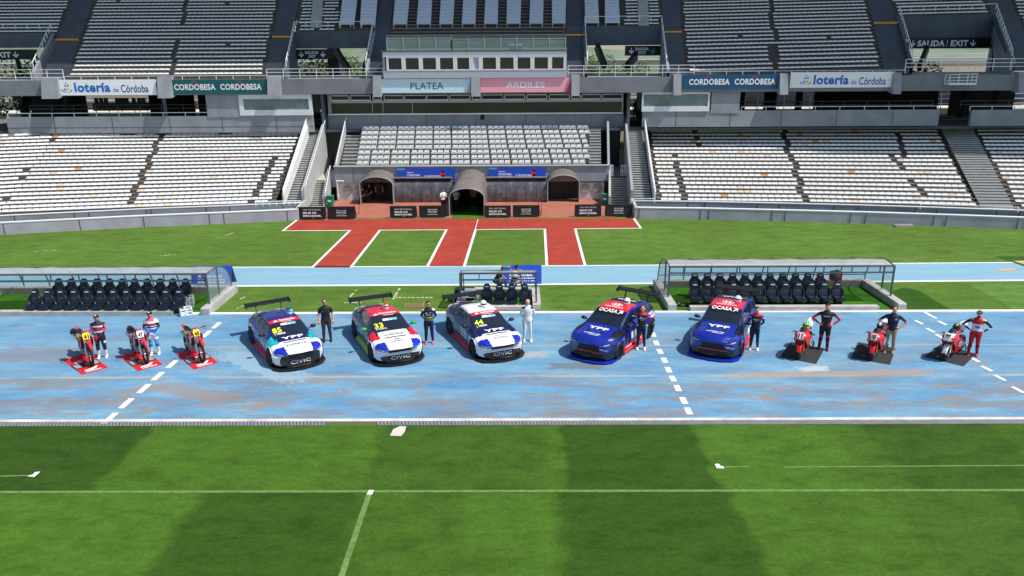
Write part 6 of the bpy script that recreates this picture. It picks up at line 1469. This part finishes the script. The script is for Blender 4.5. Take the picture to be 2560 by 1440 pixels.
M1 = civic_marks('85', 'T. PERNIA', [('EXPERTA', 'right', -1.2, .78, .75, .2, IW, .03), ('EXPERTA', 'right', .55, .6, .8, .2, IW, .03), ([(0, 0), (1, 0), (1, 1), (0, 1)], 'right', -1.0, .62, .3, .04, IW, 0), ('OCASA', 'front', -.6, .3, .3, .07, IK, .03)], YP(1.22)+[('EXPERTA', 'top', 0, 1.78, .74, .12, IK, .0)], True)+san(.24)
M2 = civic_marks('33', 'N. PIQUET Jr.', [('EXPERTA', 'right', -1.2, .78, .75, .2, IW, .03), ('CIVIC', 'front', -.62, .32, .28, .07, IK, .02)], [('webdiet', 'top', 0, 1.3, .78, .14, IK, .0), ('HONDA', 'top', 0, 1.86, .5, .07, IK, .02), ([(.1, 1), (.25, 1), (.3, .55), (.7, .55), (.75, 1), (.9, 1), (.8, 0), (.65, 0), (.62, .4), (.38, .4), (.35, 0), (.2, 0)], 'top', 0, 1.7, .2, .12, IK, 0)], False)+[('Santander', 'top', .1, .08, .72, .11, IW, .028), (flame, 'top', -.38, .1, .18, .12, IW, 0), ('Consumer', 'top', .1, .22, .42, .07, IW, .01)]
M3 = civic_marks('44', 'L. PERNIA', [('EXPERTA', 'right', -1.2, .78, .75, .2, IW, .03), ('OCASA', 'right', .35, .68, .7, .2, IW, .03), ([(0, 0), (1, 0), (1, 1), (0, 1)], 'right', .4, .5, .7, .05, IW, 0), ('OCASA', 'front', -.6, .3, .3, .07, IK, .03)], YP(1.25)+[('OCASA', 'top', 0, 1.86, .6, .1, IK, .0), ([(0, 0), (1, 0), (1, .6), (0, .6)], 'top', 0, 1.7, .5, .03, IK, 0)], True)+san(.24)
def carpos(F_, R_, side, hd):
    a, b = az(*F_), az(*R_); h = math.radians(hd); d = Vector((math.cos(h), math.sin(h), 0)); n = Vector((-d.y, d.x, 0)); mid = (a+b)/2; c = mid-n*(side*.93); c = c-d*.02; return (c.x, c.y, 0), h
WHM = M('helmet_white', (236, 236, 236), .25, var=0, coat=.5)
cp, h = carpos((684, 913), (624, 861), -1, -58)
make_car(CIV, 'blue number 85 touring car with blue roof, white front wings and red side skirt', 'race car', cp, h, lv1, RIM, M1, BK, 1.33, .17, (-.15, .33, WHM, PCY, 'white, green and blue helmet on the roof of the number 85 car', (lambda c: c.z > .15 and c.y < .02, PGR, lambda c: c.z > .22, PBB)))
cp, h = carpos((931.5, 899), (885, 845), -1, -65.5)
make_car(CIV, 'number 33 touring car with red roof, white bonnet and green mirrors', 'race car', cp, h, lv2, RIM, M2, PGR, 1.33, .02, (-.35, .15, WHM, PBD, 'white and red helmet standing on the red roof of the number 33 car', (lambda c: c.z > .2 and abs(c.y) < .09, PRD)))
cp, h = carpos((1183.6, 891), (1123, 835.5), -1, -66.5)
make_car(CIV, 'number 44 touring car with white roof, white bonnet and navy sides', 'race car', cp, h, lv3, RIM, M3, BK, 1.33, .17, (-.25, .15, WHM, BK, 'white and grey helmet on the white roof of the number 44 car', (lambda c: c.z < .06, RIM)))
PSV = pnt('royal_blue', (16, 38, 150))
def suv_liv(nm, c):
    x, y, z = c.x, abs(c.y), c.z
    if nm == 'banner': return PBL
    if nm == 'roof': return (PRD if x > -.75 else PBL) if y < .62 else PSV
    if nm == 'skirt': return PRD
    if nm == 'lip': return PSV
    if nm == 'captail': return PBL
    if z < .2: return PBL
    if nm == 'capnose': return PSV if .4 < z else PBL
    if x > .95 and y > .66 and z > .82 and x < 1.7: return PBL
    if x > 1.6 and (z < .46 or (y > .86 and z < .7)): return PBL
    if x > .93: return PSV
    if -.9 < x < .9 and z < .34: return PRD
    if x < -1.3 and z < .9: return PRD if z > .5 else PBL
    if x < -1.75: return PBL
    return PSV if z > .55 and (x < .4) else PBD
Hh = [(.1, 1), (.25, 1), (.3, .55), (.7, .55), (.75, 1), (.9, 1), (.8, 0), (.65, 0), (.62, .4), (.38, .4), (.35, 0), (.2, 0)]
def ring(n=24): return None
sm_ = [('OCASA', 'top', -.12, .25, .78, .19, IW, .032), ([(.0, .0), (.12, -.1), (.62, .6), (.62, .2), (.8, .2), (.8, 1), (.0, 1), (.0, .8), (.45, .8)], 'top', .42, .25, .22, .19, IW, 0), ('HONDA', 'top', 0, -.02, .78, .1, IW, .032), (Hh, 'top', 0, -.28, .3, .2, IW, 0),
       ('YPF', 'top', 0, 1.28, .82, .2, IW, .04), ('HONDA YPF', 'top', 0, 1.78, .66, .08, IW, .03), ([(0, 0), (1, 0), (1, 1), (0, 1)], 'top', .1, 1.88, .4, .03, IW, 0), ('OCASA', 'back', 0, -1.1, .8, .16, IW, .032), (Hh, 'front', 0, .72, .12, .08, IW, 0),
       ('addoc', 'front', .62, .52, .3, .07, IW, .04), ([(0, 0), (1, 0), (1, 1), (0, 1)], 'left', .1, .62, .42, .26, IW, 0), ([(0, 0), (.3, .4), (.7, 0), (1, .5), (1, 1), (0, 1)], 'left', -.4, .68, .3, .3, IW, 0), ('OCASA', 'left', -1.55, .95, .5, .2, IW, .032), ('HONDA', 'left', .5, .26, .5, .1, IW, .04), ('HONDA', 'left', -.4, .26, .5, .1, IW, .04)]
for s_ in (1, -1):
    pp_ = []; k_ = 20
    for k in range(k_): pass
rg_o = circ(.5, .5, .5, .5, 28); rg_i = circ(.5, .5, .42, .40, 28)
sm_ += [([rg_o[k], rg_o[(k+1) % 28], rg_i[(k+1) % 28], rg_i[k]], 'top', 0, -.28, .46, .3, IW, 0) for k in range(28)]
GOLD = M('rim_bronze', (40, 38, 36), .4, .5, var=0)
cp, h = carpos((1547, 897), (1622, 845), 1, -123.5)
make_car(SUV, 'left of the two blue and red OCASA touring cars, turned further aside', 'race car', cp, h, suv_liv, GOLD, sm_, BK, 1.58, .34, (-.55, .28, WHM, BK, 'plain white helmet on the red roof of the left OCASA car', None))
c5 = az(1778, 901)+Vector((0, 0, 0)); h = math.radians(-117); d = Vector((math.cos(h), math.sin(h), 0)); c5 = (az(1716, 888)+az(1840, 909.6))/2-d*2.2
make_car(SUV, 'right of the two blue and red OCASA touring cars, facing the viewer more', 'race car', (c5.x, c5.y, 0), h, suv_liv, GOLD, sm_, BK, 1.58, .34, (-.5, .32, WHM, PBB, 'white helmet with blue visor on the roof of the right OCASA car', None))
# ================================================================ motorcycles
BRD = pnt('bike_red', (224, 20, 34)); BOR = pnt('bike_orange', (240, 70, 40)); BWH = pnt('bike_white', (238, 238, 238)); BYL = pnt('plate_yellow', (236, 214, 30)); SIL = M('bare_metal', (168, 170, 172), .35, .8, var=.1); FRK = M('fork_gold', (190, 150, 60), .35, .6, var=0)
WPI = M('plate_ink', (30, 30, 36), .5, var=0)
def wheel(t, x, R, w_, spokes, rimm, hub, name='wheel', y0=0, knob=False):
    c = Vector((x, y0, R)); mb = MB()
    mb.lathe([(R-.075, -w_*.3), (R-.05, -w_*.48), (R-.015, -w_*.42), (R, -w_*.18), (R, w_*.18), (R-.015, w_*.42), (R-.05, w_*.48), (R-.075, w_*.3)], c, TYR, 28, 'Y')
    if knob:
        for k in range(30):
            a = 2*math.pi*k/30
            for yy in (-w_*.25, w_*.25): mb.box(c+Vector((R*math.cos(a), yy, R*math.sin(a))), (.022, w_*.3, .03), TYR, ry=-a)
    o = mb.build(name, t, world=False, smooth=not knob)
    mb = MB(); mb.lathe([(R-.07, -w_*.3), (R-.085, -w_*.25), (R-.085, w_*.25), (R-.07, w_*.3), (R-.07, -w_*.3)], c, rimm, 28, 'Y'); mb.lathe([(.001, -.05), (.035, -.05), (.035, .05), (.001, .05)], c, hub, 12, 'Y')
    for k in range(spokes):
        a = 2*math.pi*k/spokes; e = .04*(1 if k % 2 else -1) if spokes > 8 else 0; mb.bar(c+Vector((.03*math.cos(a), e, .03*math.sin(a))), c+Vector(((R-.08)*math.cos(a+.1), 0, (R-.08)*math.sin(a+.1))), .008 if spokes > 8 else .035, .008 if spokes > 8 else .03, hub if spokes > 8 else rimm)
    mb.lathe([(.10, .062), (.135, .062)], c, SIL, 20, 'Y'); r = mb.build('rim', t, world=False); r.parent = o
    return o
def loft(mb, secs, mat, n=14):         # secs: (x, z, half width, half height)
    mb.tube([(x, 0, z) for x, z, a, b in secs], [(a, b) for x, z, a, b in secs], mat, n, ref=(0, 0, 1))
def bike_moto(num, lab_, loc, rz, helm=None, plate=BYL):
    t = thing('motocross_bike', lab_, 'motorcycle', loc, rz, 'red motocross bikes'); lean = 0
    wheel(t, .74, .35, .09, 24, BRD if 0 else BK, SIL, knob=True); wheel(t, -.74, .34, .12, 24, BK, SIL, knob=True)
    for s in (-1, 1):
        mb = MB(); mb.tube([(.76, s*.09, .35), (.62, s*.09, .70), (.56, s*.09, .84)], [.030, .028, .026], SIL, 8); mb.tube([(.60, s*.09, .74), (.40, s*.09, 1.16)], .032, SIL, 8); mb.build('fork', t, world=False)
        mb = MB(); mb.prism([(.80, s*.115, .36), (.72, s*.125, .36), (.60, s*.125, .70), (.68, s*.12, .72)], (0, s*.012, 0), BRD if s > 0 else BWH); mb.build('fork_guard', t, world=False)
    mb = MB(); pr = [(1.16, .80), (1.0, .93), (.8, .955), (.6, .92), (.42, .87)]
    for (x, z), (x2, z2) in zip(pr, pr[1:]):
        wa = .05+.03*min(1, (1.16-x)*2); wb = .05+.03*min(1, (1.16-x2)*2); mb.hexa([(x, -wa, z-.03), (x, wa, z-.03), (x2, wb, z2-.03), (x2, -wb, z2-.03)], [(x, -wa*.6, z), (x, wa*.6, z), (x2, wb*.6, z2), (x2, -wb*.6, z2)], BRD)
    mb.build('front_fender', t, world=False)
    mb = MB(); p = [(-.10, .96), (.10, .96), (.125, 1.10), (.10, 1.19), (-.10, 1.19), (-.125, 1.10)]; mb.prism([(.56-(z-.96)*.45, y, z) for y, z in p], (-.02, 0, 0), plate); o = mb.build('number_plate', t, world=False)
    m = Marks((.566-.01*.45+.004, -.085, .995), (0, .17, 0), (-.06, 0, .135)); m.text(num, 0, 0, 1, 1, WPI, .04); m.build(t, world=False)
    mb = MB(); mb.tube([(.36, -.41, 1.22), (.34, -.2, 1.19), (.38, -.08, 1.15), (.38, .08, 1.15), (.34, .2, 1.19), (.36, .41, 1.22)], .013, BK, 8, ref=(0, 0, 1))
    for s in (-1, 1): mb.tube([(.36, s*.27, 1.205), (.365, s*.41, 1.222)], .022, BK, 8); mb.tube([(.44, s*.25, 1.18), (.48, s*.40, 1.17)], .008, BK, 6)
    mb.tube([(.36, -.1, 1.22), (.36, .1, 1.22)], .03, BRD, 8); mb.build('handlebar', t, world=False)
    mb = MB()
    for s in (-1, 1): mb.tube([(.36, s*.05, 1.0), (.1, s*.13, .88), (-.35, s*.13, .62), (-.4, s*.12, .38), (-.1, s*.12, .28)], .025, BRD, 6); mb.tube([(.34, 0, .96), (.28, s*.05, .6), (.18, s*.1, .32), (-.1, s*.12, .28)], .022, BRD, 6); mb.tube([(-.2, s*.1, .88), (-.72, s*.08, .88)], .016, BRD, 6)
    mb.build('frame', t, world=False)
    mb = MB(); mb.box((-.02, 0, .42), (.42, .28, .26), SIL); mb.box((.08, 0, .62), (.2, .18, .22), BK, ry=-.2); mb.box((.06, 0, .73), (.22, .15, .06), BRD, ry=-.2)
    for s in (-1, 1): mb.lathe([(.001, s*.17), (.1, s*.165), (.12, s*.14)], (-.05, 0, .4), SIL, 14, 'Y')
    mb.build('engine', t, world=False)
    for s in (-1, 1):
        mb = MB(); mb.prism([(.5, s*.20, .98), (.42, s*.2, .68), (.28, s*.19, .62), (.05, s*.15, .78), (-.05, s*.11, .95), (.2, s*.15, 1.02)], (0, s*.02, 0), BRD); mb.build('radiator_shroud', t, world=False)
        mb = MB(); mb.box((.33, s*.14, .72), (.05, .12, .28), BK, ry=-.2); mb.build('radiator', t, world=False)
        mb = MB(); mb.prism([(-.32, s*.12, .62), (-.3, s*.12, .86), (-.62, s*.13, .93), (-.78, s*.12, .88), (-.6, s*.13, .68)], (0, s*.02, 0), plate); mb.build('side_plate', t, world=False)
    mb = MB(); loft(mb, [(.30, .98, .06, .05), (.16, .99, .11, .08), (-.02, .96, .10, .07), (-.1, .94, .07, .05)], BRD); mb.build('fuel_tank', t, world=False, smooth=True)
    mb = MB(); loft(mb, [(.1, 1.02, .05, .025), (-.1, .99, .075, .035), (-.4, .97, .09, .04), (-.7, .99, .08, .03), (-.78, .995, .05, .02)], BK); mb.build('seat', t, world=False, smooth=True)
    mb = MB(); loft(mb, [(-.55, .93, .09, .03), (-.85, .95, .09, .025), (-1.05, .97, .07, .015), (-1.13, .975, .04, .01)], BRD); mb.build('rear_fender', t, world=False, smooth=True)
    mb = MB()
    for s in (-1, 1): mb.bar((-.25, s*.09, .40), (-.76, s*.10, .35), .04, .06, SIL)
    mb.build('swingarm', t, world=False)
    mb = MB(); mb.tube([(.2, -.06, .6), (.3, -.12, .4), (.1, -.17, .32), (-.2, -.17, .5), (-.35, -.16, .75)], .022, SIL, 8); mb.tube([(-.35, -.17, .75), (-.72, -.18, .82)], [.05, .055], SIL, 10); mb.build('exhaust', t, world=False)
    if helm:
        R = Matrix.Rotation(rz, 3, 'Z'); make_helmet(Vector(loc)+R@Vector((.02, helm[3], 1.04)), rz, helm[0], BK, helm[1], helm[2], 1.0, helm[4])
    # folding stand under the frame
    st = thing('bike_stand', 'red steel paddock stand under the '+lab_.split(',')[0].replace('red ', ''), 'stand', loc, rz, 'red bike stands'); mb = MB()
    top = [(.12, -.13, .27), (.12, .13, .27), (-.2, .13, .27), (-.2, -.13, .27)]; bot = [(.2, -.2, .01), (.2, .2, .01), (-.28, .2, .01), (-.28, -.2, .01)]; mb.hexa([Vector(v)-Vector((0, 0, .03)) for v in top], top, BRD)
    for i in range(4): mb.bar(bot[i], Vector(top[i])-Vector((0, 0, .02)), .05, .02, BRD); mb.bar(bot[i], bot[(i+1) % 4], .04, .03, BRD)
    mb.mesh([bot[0], bot[1], Vector(top[1])-Vector((0, 0, .04)), Vector(top[0])-Vector((0, 0, .04))], [(0, 1, 2, 3)], BRD); mb.build('frame', st, world=False)
    return t
def mat_rect(px4, name, lab_, mm, honda=False, grp=None):
    P = [az(*p, .006) for p in px4]; mb = MB(); mb.prism(P, (0, 0, .012), mm); c = sum(P, Vector())/4; t = thing(name, lab_, 'mat', c, 0, grp)
    mb.build('sheet', t)
    if honda:
        O, U, V = P[1], P[2]-P[1], P[0]-P[1]; up = Vector((0, 0, .016)); wing = [(.0, .05), (.55, .0), (.8, .25), (1.0, .95), (.62, .6), (.35, .45), (.1, .35)]
        for v0, fl in ((.10, 0), (.66, 0)):
            m = Marks(O+U*.18+V*v0+up, U*.62, V*.16); m.poly(wing, IW if v0 < .5 else M('ink_pale', (220, 180, 185), .6, var=0)); m.build(t, 'wing_mark')
            m = Marks(O+U*.22+V*(v0-.07)+up, U*.6, V*.055); m.text('HONDA', 0, 0, 1, 1, IW, .05); m.build(t)
        m = Marks(O+up, U, V); m.poly([(.0, .3), (1, .3), (1, .58), (0, .58)], WPI)
        m.mb.v = [v for v in m.mb.v]; m.build(t, 'dark_band')
        m = Marks(O+up*1.15, U, V); m.poly([(.05, .34), (.28, .34), (.28, .54), (.05, .54)], M('mat_grey', (150, 156, 164), .7, var=.3, scale=9)); m.poly([(.74, .34), (.97, .34), (.97, .54), (.74, .54)], MATS['mat_grey']); m.build(t, 'panel_mark')
    return t
def ctr(px, py, hd, fx=.74): a = az(px, py); h = math.radians(hd); return (a.x-fx*math.cos(h), a.y-fx*math.sin(h), .018), h
MRD = M('mat_red', (204, 22, 40), .7, var=.05); MBK = M('mat_black', (44, 45, 48), .9, var=.12, scale=8)
for q, nm in (([(157, 900), (205, 937), (269.5, 919), (222, 882)], 'leftmost'), ([(297, 890), (345, 928), (407, 911), (360, 874)], 'second'), ([(440, 884), (485, 924), (545, 907), (500, 869)], 'third')):
    mat_rect(q, 'floor_mat', 'red floor mat with white wing marks under the %s motocross bike' % nm, MRD, True, 'red floor mats')
for q, nm in (([(1949, 893), (2040.5, 910), (2061, 872), (1977, 855)], '11'), ([(2127, 895), (2225, 912), (2239, 871), (2145, 856)], '103'), ([(2310, 892), (2409, 916), (2440, 885), (2353, 860)], '77')):
    mat_rect(q, 'floor_mat', 'plain black floor mat under the number %s racing bike' % nm, MBK, False, 'black floor mats')
HB = M('helmet_black', (26, 26, 30), .3, var=0, coat=.4)
c, h = ctr(231, 914, -50); bike_moto('41', 'red motocross bike leftmost in the row, with yellow number plate and a helmet on it', c, h, (HB, (lambda c: c.z < .08, BWH), 'black and white peaked helmet hanging on the leftmost motocross bike', -.3, HB))
c, h = ctr(366, 908, -49); bike_moto('47', 'red motocross bike second from the left, with white number plate', c, h, (HB, None, 'black peaked helmet on the second motocross bike', -.2, HB), plate=BWH)
c, h = ctr(506, 905, -49); bike_moto('45', 'red motocross bike number 45, third from the left and without a rider', c, h)
def bike_sport(num, lab_, loc, rz, helm, nose=BRD, white_nose=False, fender=BRD):
    t = thing('racing_bike', lab_, 'motorcycle', loc, rz, 'road racing bikes')
    wheel(t, .70, .30, .12, 6, BK, BK); wheel(t, -.72, .315, .18, 6, BK, BK)
    for s in (-1, 1):
        mb = MB(); mb.tube([(.71, s*.10, .30), (.60, s*.10, .62), (.50, s*.10, .86)], [.03, .026, .024], FRK, 8); mb.build('fork', t, world=False)
        mb = MB(); mb.lathe([(.07, s*.075), (.155, s*.075)], (.70, 0, .30), SIL, 20, 'Y'); mb.build('brake_disc', t, world=False)
    mb = MB(); prev = None
    for k in range(9):
        a = math.radians(10+130*k/8); x = .70+.335*math.cos(a); z = .30+.335*math.sin(a); w_ = .085; c = [(x, -w_, z-.05), (x, -w_*.6, z), (x, w_*.6, z), (x, w_, z-.05)]
        if prev: mb.mesh(prev+c, [(0, 1, 5, 4), (1, 2, 6, 5), (2, 3, 7, 6)], fender)
        prev = c
    for s in (-1, 1): mb.prism([(.78, s*.09, .60), (.60, s*.09, .60), (.66, s*.11, .32), (.76, s*.11, .32)], (0, s*.01, 0), fender)
    mb.build('front_fender', t, world=False)
    # fairing: nose loft, side panels, belly
    mb = MB(); loft(mb, [(.93, .80, .05, .05), (.88, .83, .17, .11), (.78, .87, .235, .15), (.62, .88, .27, .18), (.45, .86, .26, .17), (.34, .84, .18, .12)], nose if not white_nose else BWH)
    for i, f in enumerate(mb.f):
        c = sum((mb.v[q] for q in f), Vector())/len(f)
        if c.z < .82: mb.m[i] = mb.mi(BOR)
        elif white_nose and abs(c.y) > .13: mb.m[i] = mb.mi(BRD)
    mb.build('nose_fairing', t, world=False, smooth=True)
    mb = MB(); mb.box((.86, 0, .74), (.1, .18, .1), BK); mb.build('air_intake', t, world=False)
    for s in (-1, 1):
        mb = MB(); P = [(.80, .17, .80), (.55, .28, .92), (.25, .27, .86), (.0, .24, .62), (-.10, .19, .34), (.15, .16, .22), (.45, .19, .34), (.62, .21, .55)]
        mb.prism([(x, s*y, z) for x, y, z in P], (0, s*.015, 0), BRD); mb.mesh([(x, s*y, z) for x, y, z in ((.56, .30, .70), (.30, .295, .74), (.12, .285, .60), (.22, .26, .5), (.5, .27, .56))], [(0, 1, 2, 3, 4)], BWH); mb.mesh([(x, s*y, z) for x, y, z in ((.50, .303, .64), (.25, .299, .66), (.22, .29, .6), (.48, .296, .6))], [(0, 1, 2, 3)], WPI); mb.build('side_fairing', t, world=False)
    mb = MB(); loft(mb, [(.42, .30, .16, .09), (.15, .24, .17, .09), (-.2, .24, .12, .07)], BOR); mb.build('belly_pan', t, world=False, smooth=True)
    mb = MB(); vs = []
    for x, z, w_ in ((.80, .98, .12), (.62, 1.08, .15), (.42, 1.17, .13)):
        for k in range(7): a = math.pi*(k/6); vs.append((x-.05*(1-math.sin(a)), w_*math.cos(a), z-.10*(1-math.sin(a))))
    mb.mesh(vs, [(i*7+j, i*7+j+1, (i+1)*7+j+1, (i+1)*7+j) for i in range(2) for j in range(6)], GL); mb.build('windscreen', t, world=False, smooth=True)
    mb = MB(); mb.prism([(.965, -.10, .855), (.965, .10, .855), (.83, .115, 1.06), (.83, -.115, 1.06)], (.012, 0, .008), BWH); mb.build('number_plate', t, world=False)
    m = Marks((.978, -.075, .885), (0, .15, 0), (-.105, 0, .16)); m.text(num, 0, 0, 1, 1, WPI, .05); m.build(t, world=False)
    mb = MB()
    for s in (-1, 1): mb.tube([(.42, s*.1, .93), (.38, s*.22, .92), (.28, s*.37, .90)], .014, BK, 7); mb.tube([(.34, s*.28, .905), (.27, s*.38, .898)], .02, BK, 7); mb.tube([(.45, s*.26, .92), (.46, s*.36, .91), (.38, s*.44, .88)], .009, BK, 6)
    mb.build('handlebar', t, world=False)
    mb = MB(); loft(mb, [(.36, .90, .10, .06), (.22, .96, .16, .10), (.02, .95, .17, .11), (-.16, .88, .12, .07)], BRD); mb.build('fuel_tank', t, world=False, smooth=True)
    mb = MB(); loft(mb, [(-.12, .86, .11, .03), (-.35, .86, .12, .03), (-.48, .88, .10, .03)], BK); mb.build('seat', t, world=False, smooth=True)
    mb = MB(); loft(mb, [(-.36, .90, .15, .06), (-.52, 1.03, .16, .12), (-.75, 1.10, .13, .09), (-.95, 1.12, .05, .03)], BWH)
    for i, f in enumerate(mb.f):
        if sum((mb.v[q] for q in f), Vector()).z/len(f) < .96: mb.m[i] = mb.mi(BRD)
    mb.build('tail_fairing', t, world=False, smooth=True)
    mb = MB(); mb.box((.05, 0, .46), (.45, .3, .3), BK); mb.build('engine', t, world=False)
    mb = MB()
    for s in (-1, 1): mb.bar((-.1, s*.13, .42), (-.74, s*.13, .33), .045, .08, SIL)
    mb.build('swingarm', t, world=False)
    mb = MB(); mb.tube([(.1, -.08, .2), (-.2, -.14, .25), (-.4, -.18, .42)], .03, SIL, 8); mb.tube([(-.4, -.19, .42), (-.7, -.2, .56)], [.055, .05], SIL, 10); mb.build('exhaust', t, world=False)
    mb = MB()
    for s in (-1, 1): mb.tube([(-.72, s*.17, .315), (-.78, s*.2, .05), (-1.15, s*.16, .06)], .016, BK, 6)
    mb.tube([(-1.15, -.16, .06), (-1.15, .16, .06)], .016, BK, 6); tr = mb.build('rear_stand', t, world=False)
    R = Matrix.Rotation(rz, 3, 'Z'); make_helmet(Vector(loc)+R@Vector((.16, .02, 1.04)), rz, helm[0], helm[1], helm[2], helm[3])
    return t
HLM = M('helmet_lime', (200, 230, 40), .3, var=0, coat=.4)
c, h = ctr(1998, 897, -122, .7); bike_sport('11', 'red road racing bike with white number 11 plate and lime helmet', c, h, (HLM, BK, (lambda c: c.z > .2 and c.y > -.02, PCY), 'lime and teal helmet on the tank of the number 11 bike'))
c, h = ctr(2180, 900, -127, .7); bike_sport('103', 'red road racing bike with three-digit white plate beside the navy-shirted man', c, h, (HB, BK, (lambda c: c.z > .2 and abs(c.y) < .03, BWH), 'black helmet with white top on the middle racing bike'))
c, h = ctr(2364, 901, -137, .7); bike_sport('77', 'white-nosed red racing bike number 77 at the right end of the row', c, h, (HB, BK, (lambda c: c.z > .2 and abs(c.y) < .04, FRK), 'black and gold helmet lying on the tank of the number 77 bike'), white_nose=True, fender=BWH)
